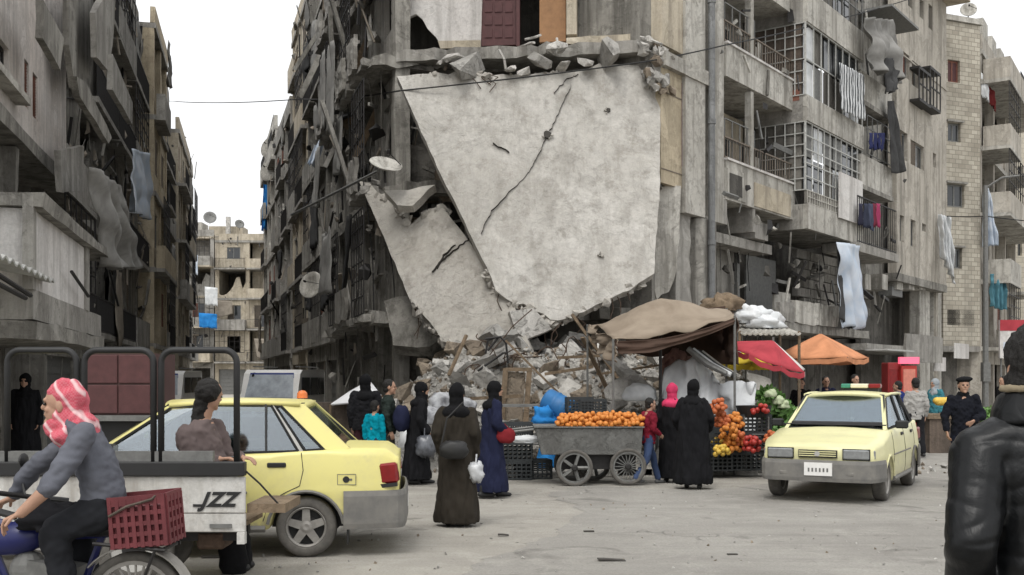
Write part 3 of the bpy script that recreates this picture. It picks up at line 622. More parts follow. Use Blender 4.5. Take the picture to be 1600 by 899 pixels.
# fourth floor rooms
w = .75
def fp(nm, mt, x0, x1, yt, yb, w0=w, w1=None, **k): return F.pbox(nm, mt, x0, x1, yt, yb, w0, w1 or w0+.12, **k)
F.poly('torn_wall', M['white_pl'], [(620,-80),(756,-80),(751,72),(690,72),(681,58),(668,45),(660,30),(650,22),(640,26),(622,22)], w, w+.14)
F.poly('plinth', M['cream'], [(684,64),(751,63),(751,74),(688,76)], w-.03, w-.002)
fp('side_recess_wall', M['dark_int'], 612, 690, -80, 80, 2.2)
d_ = fp('door', M['door'], 752, 806, -90, 72, w+.05)
for i in range(3):
    for j in range(7):
        x0 = 757+i*16; yy = -75+j*20; fp('panel', M['door'], x0, x0+12, yy, yy+14, w+.03, w+.055, par=d_)
fp('door_jamb', M['door'], 806.5, 812, -90, 72, w-.02)
fp('dark_room_wall', M['dark_int'], 806, 850, -90, 72, 2.4)
fp('wooden_door', M['wood_o'], 843, 884, -90, 66, w+.12)
fp('cream_pilaster', M['cream'], 885, 901, -90, 54, w-.1, w+.2)
fp('tiled_wall', M['tile_w'], 895, 1000, -90, 50, 2.0)
for i in range(1, 5):
    pass
wb(MB().tube([F.P(F.U(935,1.9),1.9,z_) for z_ in (11.4,11.2)]+[F.P(F.U(938,1.8),1.8,10.75), F.P(F.U(944,1.75),1.75,10.95), F.P(F.U(947,1.75),1.75,10.5)], .03), 'water_pipe', M['iron'], CB)
wb(MB().lathe([(.02,0),(.16,0),(.2,.25),(.17,.5),(.12,.62),(.02,.64)], 14, F.P(F.U(964,1.7),1.7,9.72), 'z'), 'water_heater', M['white_pl'], CB, smooth=True)
fp('column', M['rub_c'], 984, 1001, -90, 58, w-.15, w+.25, rough=.03, cuts=3)
fp('dark_room_wall', plain('dark_slate_paint', (.075,.085,.09), .9, world=True), 1000, 1036, -90, 58, 1.2)
F.box('broken_sill', M['cream'], F.U(885,.5), F.U(985,.5), .3, .9, 9.55, 9.72, rough=.05)
F.box('room_back_wall', M['conc_d'], .1, WD-.2, 4.2, 4.4, 9.5, 14); F.box('ceiling_slab', M['conc'], 0, WD, .4, 5, 12.3, 12.55)
# chunks lodged on the slab edge
chs = []
def chunk_mesh(seed, flat=1.0, n=12):
    r = random.Random(seed); bm = bmesh.new()
    for _ in range(n): 
        p = Vector((r.gauss(0,1), r.gauss(0,1), r.gauss(0,1))).normalized(); p *= r.uniform(.75,1); bm.verts.new((p.x*.5, p.y*.42*r.uniform(.8,1.2), p.z*.36*flat))
    g = bmesh.ops.convex_hull(bm, input=bm.verts); bmesh.ops.delete(bm, geom=[x for x in g['geom_interior'] if isinstance(x, bmesh.types.BMVert)], context='VERTS')
    me = bpy.data.meshes.new('rubble_chunk'); bm.to_mesh(me); bm.free(); return me
CM = []
for i in range(24):
    me = chunk_mesh(i+50, 1 if i % 4 else .45, 9+i % 7); me.materials.append(M[('rub_a','rub_b','rub_c','rub_b','rub_a')[i % 5]]); CM.append(me)
for i in range(6):
    b = MB().obox((0,0,0), (1, .8, .28)).build('tmp', None, rough=.05, cuts=2); me = b.data.copy(); me.materials.append(M[('rub_a','rub_b','slab')[i % 3]]); CM.append(me); bpy.data.objects.remove(b)
GR = 'lumps of broken concrete lodged on the edge above the hanging slab'
for x, y, s_, l in ((735,98,1.25,'large flat pale lump of concrete on the slab edge below the purple door'), (705,90,.8,None), (845,93,.62,'rounded pale lump on the slab edge below the orange door'), (880,105,.55,None), (825,70,.4,None), (872,72,.7,'dark grey lump wedged between floor edge and slab top'), (945,85,1.2,'long white flat lump on the right of the slab edge'), (800,108,.5,None), (820,112,.4,None), (690,97,.4,None), (915,98,.5,None)):
    o = share('concrete_lump', CM[(0,4,5,9,10,14,15,19,20,1,6)[int(x) % 11]], None, px(x, y, 25.3), (random.uniform(-.5,.5), random.uniform(-.4,.4), random.uniform(0,3)), (s_*1.15, s_*.9, s_*.95)); tag(o, l or 'small lump of broken concrete wedged under the torn floor edge', 'rubble', GR)
for i in range(46):
    x = random.uniform(1000,1040); y = random.uniform(60,145)
    o = share('concrete_lump', CM[i % 24], None, px(x+ (y-60)*.12, y, 25.2+random.uniform(-.2,.3)), (random.uniform(0,3), random.uniform(0,3), random.uniform(0,3)), [random.uniform(.22,.5)]*3); tag(o, 'small broken block crumbling at the top right corner of the slab', 'rubble', 'small blocks at the slab corner')
for a_, b_ in (((780,78),(790,108)), ((845,55),(820,62)), ((870,60),(868,84)), ((1000,58),(1035,70))):
    wb(MB().tube([px(*a_, 25.2), px((a_[0]+b_[0])/2+3, (a_[1]+b_[1])/2, 25.1), px(*b_, 25.15)], .03, 5), 'bent_rebar', M['rub_a'], CB)
# ---- hanging slabs
def slab(name, label, pts, o, n, thick, mat, jag, seed):
    o = Vector(o); n = Vector(n).normalized(); out = []
    for i, (x, y, j) in enumerate(pts):
        x1, y1, _ = pts[(i+1) % len(pts)]; k = max(2, int(math.hypot(x1-x, y1-y)/14))
        for q in range(k):
            t = q/k; nx = noise.noise(Vector((seed+i*7.3+q*.9, 1.1, 0)))*7*j; ny = noise.noise(Vector((seed+i*7.3+q*.9, 8.8, 0)))*7*j
            out.append(pln(x+(x1-x)*t+nx, y+(y1-y)*t+ny, o, n))
    if n.y > 0: n = -n
    m = MB().prism(out, -n*thick)
    t = m.build(name, mat); tag(t, label, 'concrete slab'); bm = bmesh.new(); bm.from_mesh(t.data)
    bmesh.ops.triangulate(bm, faces=bm.faces); 
    for _ in range(4):
        es = [e for e in bm.edges if e.calc_length() > .45]
        if es: bmesh.ops.subdivide_edges(bm, edges=es, cuts=1); bmesh.ops.triangulate(bm, faces=bm.faces)
    for v in bm.verts: v.co += n*(noise.noise(v.co*.8+Vector((seed,0,0)))*.06+noise.noise(v.co*3)*.02)
    bm.to_mesh(t.data); bm.free(); return t, o, n
so, sn = px(820, 105, 25.5), (0.03, -1, .34)
big, so, sn = slab('concrete_slab', 'huge pale concrete slab hanging down over the collapsed front', [(620,119,.3),(700,112,1),(800,118,1),(905,112,1.6),(935,100,1.4),(965,96,1.2),(1000,104,1.4),(1010,135,1.4),(1033,150,.5),(1030,300,.4),(1022,428,.4),(985,452,.9),(930,478,1),(872,503,1.2),(850,490,1.5),(820,480,1.5),(792,468,1.4),(768,436,.8),(745,385,.6),(690,275,.3),(640,165,.3)], so, sn, .3, M['slab'], 1, 3)
def edge_bits(par, o, n, runs, seed, mat):
    r = random.Random(seed); n = n if n.y < 0 else -n; m = MB(); L = rootloc(par)
    for (x0,y0,x1,y1,k) in runs:
        for i in range(k):
            t = r.random(); c = pln(x0+(x1-x0)*t+r.gauss(0,2.5), y0+(y1-y0)*t+r.gauss(0,2.5), o, n)-n*r.uniform(.0,.3); s_ = r.uniform(.08,.3); e = Euler((r.uniform(0,6),r.uniform(0,6),r.uniform(0,6))).to_matrix(); q = CM0[r.randrange(8)]; m.add([c+e@(v*s_) for v in q[0]], q[1])
        for i in range(k//5):
            t = r.random(); c = pln(x0+(x1-x0)*t, y0+(y1-y0)*t, o, n)-n*.15; d = Vector((r.uniform(-.5,.5), r.uniform(-.6,.1), r.uniform(-.8,.3))); wb(MB().tube([c, c+d*.3, c+d*.5+Vector((r.uniform(-.15,.15),0,-.15)), c+d*.6+Vector((r.uniform(-.2,.2),0,-.35))], .011, 5), 'bent_rebar', M['rebar'], par)
    kind(wb(m, 'edge_fragments', mat, par), 'stuff')
def crack(pts, wd, parent, o, n, seed=0, up=.012, name='crack'):
    c = []; 
    for (x0,y0),(x1,y1) in zip(pts, pts[1:]):
        for q in range(7): c.append((x0+(x1-x0)*q/7+noise.noise(Vector((q*1.3+seed,x0*.1,0)))*3.2, y0+(y1-y0)*q/7+noise.noise(Vector((q*1.3,y0*.1,seed+9)))*3.2))
    L = []; Rr = []
    for i, (x, y) in enumerate(c):
        w_ = wd*(.5+.8*abs(noise.noise(Vector((i*.7,seed,3)))))*(.3 if i in (0, len(c)-1) else 1)
        L.append(pln(x-w_, y, o, n)); Rr.append(pln(x+w_, y+w_*.3, o, n))
    m = MB(); 
    for i in range(len(c)-1): m.prism([L[i], Rr[i], Rr[i+1], L[i+1]], -n*.07)
    m.v = [tuple(Vector(v)+n*(up+.035)) for v in m.v]; return wb(m, name, M['crack'], parent)  # near-black strip standing proud; shade inside the crack put into colour
sn = sn if sn.y < 0 else -sn
crack([(893,132),(872,180),(857,208)], .28, big, so, sn, 1); crack([(854,215),(838,250),(822,276),(790,308),(768,330),(748,372)], .3, big, so, sn, 2); crack([(905,118),(885,125),(862,150)], .22, big, so, sn, 3); crack([(770,225),(800,240)], .15, big, so, sn, 4)
for x, y, r_ in ((855,212,6.5), (950,174,4), (938,400,2.5)):
    pts = [pln(x+r_*math.cos(a*.628)*random.uniform(.7,1.25), y+r_*math.sin(a*.628)*random.uniform(.6,1.0), so, sn) for a in range(10)]
    m = MB().prism(pts, -sn*.08); m.v = [tuple(Vector(v)+sn*.055) for v in m.v]; wb(m, 'impact_hole_shade', M['crack'], big)  # dark disc on the surface, the hole's shade painted as colour
    for q in range(5):
        a = random.uniform(0,6.3); c = pln(x+r_*1.15*math.cos(a), y+r_*1.0*math.sin(a), so, sn)+sn*.04; s_ = random.uniform(.06,.12)
        bb = chunk_mesh(int(x)+q); bb.materials.append(M['slab2']); ob = share('plaster_scab', bb, big, c-rootloc(big), (a,a,a), (s_,)*3)
edge_bits(big, so, sn, [(660,116,800,118,30),(800,116,905,114,30),(1008,102,1031,150,18),(1022,428,872,503,34),(872,503,792,468,34),(792,468,760,420,14)], 4, M['slab2'])
s2o, s2n = px(690, 420, 24.6), (-.35, -1, .5)
sm2, s2o, s2n = slab('concrete_slab', 'smaller leaning concrete slab left of and behind the huge hanging one', [(560,281,.2),(575,288,.8),(603,306,1),(618,330,1.2),(640,352,1),(668,330,1.4),(690,322,.6),(735,380,.3),(800,470,.3),(830,545,.3),(760,552,.6),(690,531,.8),(672,500,1),(640,468,.5),(600,370,.3)], s2o, s2n, .35, M['slab2'], 1, 11)
s2n = s2n if s2n.y < 0 else -s2n
crack([(735,375),(712,392),(690,410),(674,430)], .38, sm2, s2o, s2n, 5, .04); crack([(712,385),(695,400),(682,425)], .5, sm2, s2o, s2n, 6, .03); crack([(660,500),(670,520),(690,528)], .8, sm2, s2o, s2n, 7, .03)
edge_bits(sm2, s2o, s2n, [(575,288,640,352,26),(640,352,690,322,24),(690,531,760,552,20),(640,468,690,531,20)], 6, M['slab2'])
for nm, lb, pts, Y, nn, mt, th in (('concrete_slab', 'broken tan slab piece tipped on the top of the smaller leaning slab', [(600,300,.5),(622,322,1),(645,318,1),(680,290,1),(640,296,1)], 25.2, (-.2,-1,.9), 'slab2', .2), ('concrete_slab', 'angular broken piece hanging below the tip of the huge slab', [(795,486,.5),(833,483,.6),(858,505,.5),(862,514,.5),(823,531,.5),(808,520,.5)], 23.2, (.1,-1,.1), 'rub_a', .35),
      ('concrete_slab', 'rounded concrete remnant lying in the dark left of the leaning slab', [(600,470,.6),(640,462,.8),(690,530,.6),(670,545,.8),(615,540,.8)], 25.6, (-.1,-1,.6), 'conc_m', .4), ('concrete_slab', 'torn wall strip standing right of the huge slab under the tan panel', [(1030,292,.5),(1065,290,.6),(1062,330,.8),(1060,375,1),(1058,420,1),(1045,455,1),(1025,470,.6),(1020,430,.3)], 25.7, (.3,-1,.05), 'conc_l', .2),
      ('concrete_slab', 'long flat plate sliding down the rubble beside the canopy', [(936,548,.5),(950,550,.4),(1022,606,.5),(1018,616,.6),(1000,608,.5)], 20.2, (.2,-1,1.2), 'rub_a', .12)):
    c = [sum(p[i] for p in pts)/len(pts) for i in (0,1)]; slab(nm, lb, pts, px(c[0], c[1], Y), nn, th, M[mt], 1, Y)
dish(px(602, 262, 24.9), .38, 'flattened satellite dish tipped above the smaller leaning slab', (.3,-.6,1), pole=.35, mat=M['conc_l'])
# ---- right flank along the market street
F = FR
zr = 17.4
F.box('inner_wall', M['conc_m'], 0.2, F.U(1400), 3.2, 3.4, 0, zr)
F.box('end_wall', M['conc_m'], .05, .25, .3, 3.15, 0, zr)
F.pbox('tan_panel', M['tan'], 1033, 1071, 98, 285, .05, .2); F.box('panel_cap', M['conc_l'], F.U(1034), F.U(1110), -.1, .25, FR.uz(1040,82)[1]-.35, FR.uz(1040,82)[1], rough=.02)
for y in (141, 262): F.pbox('panel_joint', M['shut_b'], 1034, 1070, y, y+1.6, .035, .049)
F.pbox('purple_stain_strip', plain('faded_purple_paint', (.20,.15,.16), .9, world=True), 1066, 1070.5, 130, 260, .03, .048)
F.pbox('pilaster', M['conc_l'], 1071, 1102, -120, 332, -.05, .4); F.pbox('upper_panel', M['cream'], 1034, 1070, -120, 68, .02, .3)
F.pbox('pilaster', M['conc_l'], 1112, 1131, -120, 345, -.02, .5); F.box('corner_pier', M['conc'], F.U(1063), F.U(1085), .1, .6, 0, 6.1, rough=.06, cuts=4)
m = MB(); ax = F.U(1104)
m.tube([F.P(ax,-.14,0), F.P(ax,-.14,18)], .085, 10)
for z in (2,5,8,11,14): m.tube([F.P(ax,-.14,z-.06), F.P(ax,-.14,z+.06)], .105, 10)
wb(m, 'drainpipe', M['pipe'], CB, smooth=False)
F.box('round_column', M['conc_m'], F.U(1092), F.U(1120), -.05, .5, 0, 5.7, bevel=.14)
# loggias
def log(x0, x1, yt, yb, name='loggia_parapet', w0=-.02): return F.pbox(name, M['conc_l'], x0, x1, yt, yb, w0, w0+.14)
for k, (yt, yb, rail) in enumerate(((68,115,1), (250,308,1), (-95,-55,0))):
    u0, zt = F.uz(1132, yt); zb = F.uz(1132, yb)[1]; u1 = F.U(1240)
    F.box('loggia_floor', M['conc_l'], u0, u1, 0, 3.15, zb-.02, zb+.18); F.box('loggia_parapet', M['conc_l'], u0, u1, -.05, .1, zb-.06, zt, rough=.008)
    F.box('loggia_coping', M['white_pl'], u0, u1+.05, -.1, .14, zt+.003, zt+.06); F.box('loggia_back_wall', M['cream'] if k else M['conc'], u0, u1, 1.5, 1.65, zb+.19, zb+3.0)
    railing(F, u0, u1, zt+.06, zt+.62, .0, M['shut_b'], .17); lattice(F, u0+.1, u0+2.0, zt+.06, zt+1.1, .05, M['iron_g'], 4, 2, .014)
    u = F.U(1174); F.box('loggia_post', M['conc_l'], u-.09, u+.09, -.03, .15, zt+.06, zb+3.05)
    for a in (.6, 2.4, 4.2): window(F, u0+a, u0+a+1.1, zb+.6, zb+2.3, 1.44, M['iron_w'], M['glass_d'])
    for q in range(3): 
        a = u0+2.5+q*.9; F.box('stored_panel', (M['iron_w'], M['conc_l'], M['conc_m'])[q], a, a+.5, .5+.2*q, .56+.2*q, zb+.19, zb+1.4+.3*q)
u0, z0 = F.uz(1140, 268); F.pbox('opening_frame', M['conc_l'], 1137, 1166, 262, 308, -.075, -.052); F.pbox('opening_shade', M['dark_int'], 1141, 1160, 270, 303, -.095, -.078); F.pbox('parapet_panel', M['cream'], 1180, 1236, 285, 322, -.085, -.052)  # flat dark plate on the parapet, painted in for the shaded opening
# brackets under the loggia
for x0, x1, yb, ww in ((1131,1136,350,-.02), (1176,1180,362,-.02)): F.pbox('bracket', M['conc'], x0, x1, 310, yb, ww, 1.5)
F.pbox('hanging_beam', M['conc'], 1118, 1206, 362, 378, .3, .9); F.pbox('shop_lintel', M['conc'], 1180, 1200, 345, 372, .1, 1.5)
# ground / mezzanine behind
F.pbox('recess_wall', M['conc_d'], 1115, 1420, 330, 700, 2.2, 2.4)
F.pbox('plaster_panel', M['conc'], 1120, 1150, 368, 470, 1.2, 1.3); F.pbox('steel_post', M['iron_g'], 1152, 1156, 372, 560, .9, 1.0); F.pbox('plywood_board', M['conc_l'], 1210, 1235, 455, 490, .3, .36); F.pbox('roller_shutter', M['iron_g'], 1166, 1212, 398, 490, 1.2, 1.26)
for r_ in range(6):                                     # big concrete blocks, each its own piece
    for c_ in range(5):
        x0 = 1246+c_*21+(10 if r_ % 2 else 0); y0 = 388+r_*15
        if x0 > 1345: continue
        a, b = F.U(x0, 1.0), F.U(x0+20, 1.0); zt = F.uz(1246, y0, 1.0)[1]; zb = F.uz(1246, y0+15, 1.0)[1]
        F.box('block', random.choice([M['conc_m'], M['conc'], M['conc_m']]), a+.012, b-.012, 1.0+random.uniform(-.02,.02), 1.2, zb+.01, zt-.01, bevel=.015)
F.box('mezzanine_slab', M['conc_m'], F.U(1205), F.U(1345), -.3, 2.2, 2.95, 3.2, rough=.04); F.box('mezzanine_parapet', M['conc_l'], F.U(1242,-.3), F.U(1308,-.3), -.35, -.2, 3.21, 3.85, rough=.05); F.box('mezzanine_parapet', M['conc'], F.U(1218,-.3), F.U(1241,-.3), -.32, -.2, 3.21, 3.75, rough=.05)
# enclosed balcony tower
B = -.5; c0 = F.U(1262, B); c1 = F.U(1350, B); s0 = c0
zb = lambda y: F.uz(1262, y, B)[1]
for yt, yb in ((-18,33), (148,188), (318,357), (-160,-120)):
    F.box('balcony_band', M['conc_l'], c0, c1, B, B+.14, zb(yb), zb(yt), rough=.006); F.box('balcony_end_band', M['conc'], c0+.002, c0+.14, B+.145, 1.2, zb(yb), zb(yt)); F.box('balcony_floor', M['conc_m'], c0+.15, c1-.01, B+.15, 1.6, zb(yb)+.02, zb(yb)+.2)
F.box('ornament_band', M['conc_m'], c0, c1, B+.03, B+.1, zb(317), zb(297)); lattice(F, c0, c1, zb(317), zb(297), B+.01, M['conc_l'], 26, 2, .012, name='ornament_screen')
F.box('enclosure_back', M['conc_d'], c0, c1, 1.3, 1.45, zb(318), zb(-160))
def encl(yt, yb, side_dark, kindw, nu, nz):
    z0_, z1_ = zb(yb)+.003, zb(yt)-.003
    F.box('side_screen', side_dark, c0+.02, c0+.1, B+.2, 1.1, z0_, z1_)
    lattice(FR, c0, c1, z0_, z1_, B+.06, kindw, nu, nz, .016)
    m = MB()
    for j in range(7):
        z = z0_+(z1_-z0_)*j/6; m.beam(F.P(c0-.01,B+.05,z), F.P(c0-.01,1.1,z), .03)
    for i in range(5): w_ = B+.08+i*.30; m.beam(F.P(c0-.012,w_,z0_), F.P(c0-.012,w_,z1_), .03)
    wb(m, 'side_grille', kindw, CB)
    n = 6; rr = random.Random(yt)
    for i in range(n):
        a = c0+.05+(c1-c0-.1)*i/n; b = a+(c1-c0)/n-.12
        for zc, zd in ((z0_+.02, (z0_+z1_)/2-.03), ((z0_+z1_)/2+.03, z1_-.02)):
            r = rr.random(); F.box('pane', M['glass_d'] if r < .5 else M['sheet_w'] if r < .68 else M['iron_g'] if r < .85 else M['conc_d'], a, b, B+.14, B+.16, zc, zd)
clutter(FR, F.U(1120), F.U(1400), 4, 15, -.4, .6, 200, 44, [M['conc_l'], M['iron_g'], M['iron'], M['conc_m']], CB, .7); clutter(FR, F.U(1120), F.U(1350), 2.6, 5.6, .2, .9, 40, 45, [M['conc_m'], M['iron'], M['conc_d']], CB, .9)
encl(34, 147, M['mud'], M['iron_w'], 8, 2); encl(189, 296, M['conc_d'], M['iron_w'], 10, 5); encl(-119, -19, M['mud'], M['iron_g'], 8, 3)
F.box('rust_panel', M['shut'], c0-.002, c0+.02, B+.25, .9, zb(155), zb(143)+.1)
# striped sun blind on the enclosure
q = lambda x, y, w_: F.P(F.U(x,w_), w_, F.uz(x,y,w_)[1])
k_ = NT('zigzag_blind'); 
M['blind'] = cloth('striped_blind', (.60,.61,.61), (.50,.51,.51), stripes=((.07,.075,.08), 3.2))
drape(q(1311,98,-.7), q(1350,118,-.7), q(1314,172,-.75), q(1352,190,-.75), M['blind'], 'sun_blind', 'black and white striped blind on the balcony enclosure', 'blind', fold=.05, nf=5, seed=3)
# end loggia with awning, cloths, laundry
F.box('awning_roof', M['iron_g'], F.U(1352), F.U(1396), -.9, .6, F.uz(1352,14)[1]-.08, F.uz(1352,14)[1]); F.pbox('loggia_wall', M['conc_m'], 1345, 1400, -80, 430, .5, .6)
for yt, yb in ((110,155), (240,288)):
    u0 = F.U(1346,-.5); u1 = F.U(1394,-.5); z1_ = F.uz(1346,yt,-.5)[1]; z0_ = F.uz(1346,yb,-.5)[1]
    F.box('balcony_parapet', M['conc_l'], u0, u1, -.5, -.38, z0_, z1_, rough=.01); F.box('balcony_side', M['conc'], u0, u0+.1, -.375, .5, z0_, z1_); F.box('balcony_floor', M['conc_m'], u0, u1, -.55, .5, z0_-.15, z0_-.003)
lattice(F, F.U(1354,-.4), F.U(1392,-.4), F.uz(1354,240,-.4)[1], F.uz(1354,180,-.4)[1], -.42, M['iron_g'], 5, 3, .014); railing(F, F.U(1340,-.6), F.U(1400,-.6), F.uz(1340,378,-.6)[1], F.uz(1340,305,-.6)[1], -.6, M['iron'], .2)
F.box('lower_balcony', M['conc'], F.U(1335,-.6), F.U(1402,-.6), -.65, .45, F.uz(1340,378,-.6)[1]-.3, F.uz(1340,378,-.6)[1]-.02); F.pbox('white_board', M['white_pl'], 1312, 1348, 268, 340, -.58, -.54)
drape(q(1350,28,-.9), q(1396,30,-.9), q(1362,108,-1.0), q(1412,130,-1.0), M['sheet_g'], 'torn_tarp', 'grey tarp bunched under the awning of the end loggia', fold=.2, seed=6); drape(q(1384,90,-1.0), q(1408,100,-1.0), q(1388,146,-1.1), q(1400,140,-1.1), M['sheet_k'], 'torn_tarp', 'dark knotted tarp end below the grey one', fold=.12, seed=7)
drape(q(1388,158,-.8), q(1398,158,-.8), q(1396,270,-.8), q(1414,268,-.8), M['sheet_k'], 'torn_tarp', 'long dark strip of tarp down the edge of the stone block', fold=.08, nf=2, seed=8)
drape(q(1309,378,-1.0), q(1346,384,-1.0), q(1322,512,-1.0), q(1356,512,-1.0), M['sheet_lb'], 'hanging_sheet', 'long white and blue sheet hanging above the orange parasol', fold=.13, nf=2.2, seed=1)
drape(q(1308,380,-.9), q(1318,382,-.9), q(1312,500,-.85), q(1326,515,-.85), M['sheet_k'], 'hanging_sheet', 'dark cloth edge behind the long white and blue sheet', fold=.06, nf=1.5, seed=9)
LG = 'laundry on the lower loggia line'
for i, (x, c_, n_) in enumerate(((1342,(.03,.03,.05),'black'), (1350,(.04,.045,.07),'dark grey'), (1357,(.07,.08,.12),'slate'), (1363,(.16,.03,.05),'dark red'), (1369,(.35,.05,.12),'crimson'))):
    drape(q(x,318,-.75), q(x+6,319,-.75), q(x,352+4*(i % 2),-.75), q(x+6.5,352+5*(i % 3),-.75), cl('laundry_'+n_.replace(' ','_'), c_), 'laundry', n_+' garment drying on the lower loggia line', 'laundry', LG, fold=.04, nf=1.5, nu=6, nv=8, seed=i)
for i, x in enumerate((1358,1365,1371,1377)): drape(q(x,208,-.7), q(x+6,208,-.7), q(x,234+3*(i % 2),-.7), q(x+5,232,-.7), cl('laundry_navy', (.03,.035,.10)), 'laundry', 'navy garment drying on the upper loggia, one of four', 'laundry', 'navy laundry on the upper loggia', fold=.04, nf=1.5, nu=6, nv=8, seed=i+3)
# ================================================================== stone block with plain wall
SB = thing('stone_building', 'tall pale stone block with small windows and caged sills in the market street', 'building', (16,40,0)); F = Fac(P_R, (.7235, 1), SB)
a0, a1 = F.U(1400)+.02, F.U(1478); wins = []
def wp(x0, x1, y0, y1): wins.append((F.U(x0), F.U(x1), F.uz((x0+x1)/2, y1)[1], F.uz((x0+x1)/2, y0)[1]))
for b in ((1418,1425,-20,12),(1436,1442,0,29),(1450,1456,8,46),(1410,1420,84,122),(1424,1434,98,136),(1405,1417,206,250),(1422,1443,224,262),(1405,1412,337,378),(1422,1430,344,386),(1440,1446,350,362),(1457,1462,240,262)): wp(*b)
zb_ = F.uz(1400,426)[1]
wb(wall_holes(F, a0, a1, zb_, 17.2, -.02, .3, wins), 'wall', M['stone'], SB)
for i, q_ in enumerate(wins): window(F, q_[0]+.01, q_[1]-.01, q_[2]+.01, q_[3]-.01, .1, M['iron_g'], M['glass_d'], SB, 0 if q_[1]-q_[0] < .6 else 1, M['shut'] if i in (3,) else M['shut_b'] if i in (4,6,5) else None)
for k in range(1, 9): F.box('string_course', M['stone'], a0, a1, -.06, -.022, zb_+k*1.35, zb_+k*1.35+.05) if k in (6,) else None
F.box('roof_cornice', M['cream'], a0, a1+.3, -.9, .3, 17.22, 17.5); F.box('back_wall', M['conc_d'], a0, a1, 2.5, 2.7, 0, 17)
F.box('end_wall', M['stone'], a1-.3, a1-.003, .31, 2.5, 0, 17.2); F.box('overhang_slab', M['conc_m'], a0, a1, -.05, 2.5, zb_-.3, zb_-.003)
for x0, x1, y0, y1 in ((1437,1459,106,153),(1454,1474,106,163)):
    u0, z0 = F.uz(x0,y1,-.4); u1, z1 = F.U(x1-4,-.4), F.uz(x0,y0,-.4)[1]; lattice(F, u0, u1, z0, z1, -.38, M['iron'], 3, 2, .022, SB, 'window_cage'); F.box('cage_top', M['iron'], u0, u1, -.4, -.03, z1, z1+.09, par=SB); F.box('cage_floor', M['iron'], u0, u1, -.4, -.03, z0-.09, z0, par=SB)
for i, x in enumerate((1352,1378,1402,1420,1437,1455)): F.pbox('bracket', M['conc_l'], x, x+9, 428, 452, .1, 1.5, par=SB)
for x0, x1 in ((1437,1453),(1459,1471)): F.pbox('column', M['conc_l'], x0, x1, 440, 640, .4, .8, par=SB)
F.pbox('lower_wall', M['conc_d'], 1345, 1478, 430, 690, 1.6, 1.8, par=SB)
F.box('canopy_ledge', M['conc'], F.U(1350,-.6), F.U(1470,-.6), -.7, 1.5, 2.55, 2.75, rough=.03, par=SB); F.box('shop_sign_board', M['conc'], F.U(1412,-.7), F.U(1470,-.7), -.78, -.71, 2.2, 3.2, par=SB, rough=.03); F.box('metal_strip', M['iron_w'], F.U(1362,-1), F.U(1405,-1), -1.5, -.8, 2.5, 2.55, par=SB)
F.pbox('ac_unit', M['iron_g'], 1394, 1410, 448, 462, .2, .7, par=SB)
for x0, x1, y0, y1, mt in ((1460,1478,558,580,'white_pl'), (1492,1514,536,560,'white_pl')): F.pbox('shop_sign', M[mt], x0, x1, y0, y1, -.5, -.46, par=SB)
# ================================================================== far right blocks
DB = thing('stone_building', 'rough stone building with deep set windows and long side balconies at right', 'building', (20,48,0))
d0 = px(1474,590,46.4); d1 = px(1531,590,47.2); F = Fac(d0.to_2d(), (d1-d0).to_2d(), DB); Lf = (d1-d0).length
M['stone_d'] = stone_mat('rough_stone_courses', (.47,.435,.36), (.32,.29,.235), (.22,.2,.165), .36, .19, F.a)
wins = []
for b in ((1481,1500,94,129),(1481,1501,192,222),(1480,1507,288,324),(1488,1503,388,420)): wp(*b)
wb(wall_holes(F, 0, Lf, 3.0, 16.9, 0, .3, wins), 'wall', M['stone_d'], DB)
for i, q_ in enumerate(wins): window(F, q_[0]+.01, q_[1]-.01, q_[2]+.01, q_[3]-.01, .12, M['iron_g'] if i else M['shut'], M['door'] if i == 0 else M['glass_d'], DB, 1, None); F.box('window_hood', M['conc'], q_[0]-.1, q_[1]+.1, -.12, -.003, q_[3]+.02, q_[3]+.1, par=DB) if i else None
F.box('roof_cap', M['conc_l'], -.1, Lf+.1, -.1, 4, 16.92, 17.15, par=DB); F.box('ground_wall', M['conc_d'], 0, Lf, .8, 1, 0, 3.0, par=DB); F.box('ground_slab', M['conc'], 0, Lf, 0, 4, 2.75, 2.99, par=DB); F.pbox('shop_window_grille', M['iron'], 1480, 1522, 484, 508, .0, .05, par=DB)
F = Fac(d1.to_2d(), (.62, 1), DB); 
block(F, .05, 11.5, [3.0,5.9,8.8,11.7,14.6,15.9], 3, 77, M['stone'], M['conc_l'], M['conc_d'], bal=.95, ruin=.12, bw=-1.2)
for i in range(4): F.box('stepped_parapet', M['conc_l'], .5+i*2.6, 1.8+i*2.6, -.06, .3, 16.6, 17.4-.1*(i % 2), par=DB)
EB = thing('stone_building', 'last pale stone building at the right edge, furthest up the market street', 'building', (27,60,0)); F = Fac(px(1578,590,61).to_2d(), (1,.3), EB); 
M['stone_e'] = stone_mat('pale_stone_courses', (.50,.46,.38), (.42,.385,.31), (.30,.275,.23), .55, .28, F.a)
wins = []; wp(1590,1597,260,290); wp(1590,1597,370,400); wb(wall_holes(F, 0, 5, 0, 17.1, 0, .3, wins), 'wall', M['stone_e'], EB); F.box('side_wall', M['conc'], .003, .3, .305, 6, 0, 17); F.box('roof_cap', M['conc_l'], 0, 5, -.08, 4, 17.12, 17.3)
for q_ in wins: window(F, q_[0]+.01, q_[1]-.01, q_[2]+.01, q_[3]-.01, .12, M['iron_g'], M['glass_d'], EB)
drape(px(1538,290,47), px(1546,300,47), px(1534,385,47), px(1562,385,47), M['sheet_lb'], 'hanging_sheet', 'pale blue sheet hanging from the side balconies at far right', fold=.2, seed=12); drape(px(1466,335,44), px(1486,340,44), px(1470,400,44), px(1492,445,44), M['sheet_w'], 'hanging_sheet', 'white cloth hanging at the seam between the two stone buildings', fold=.2, seed=13)
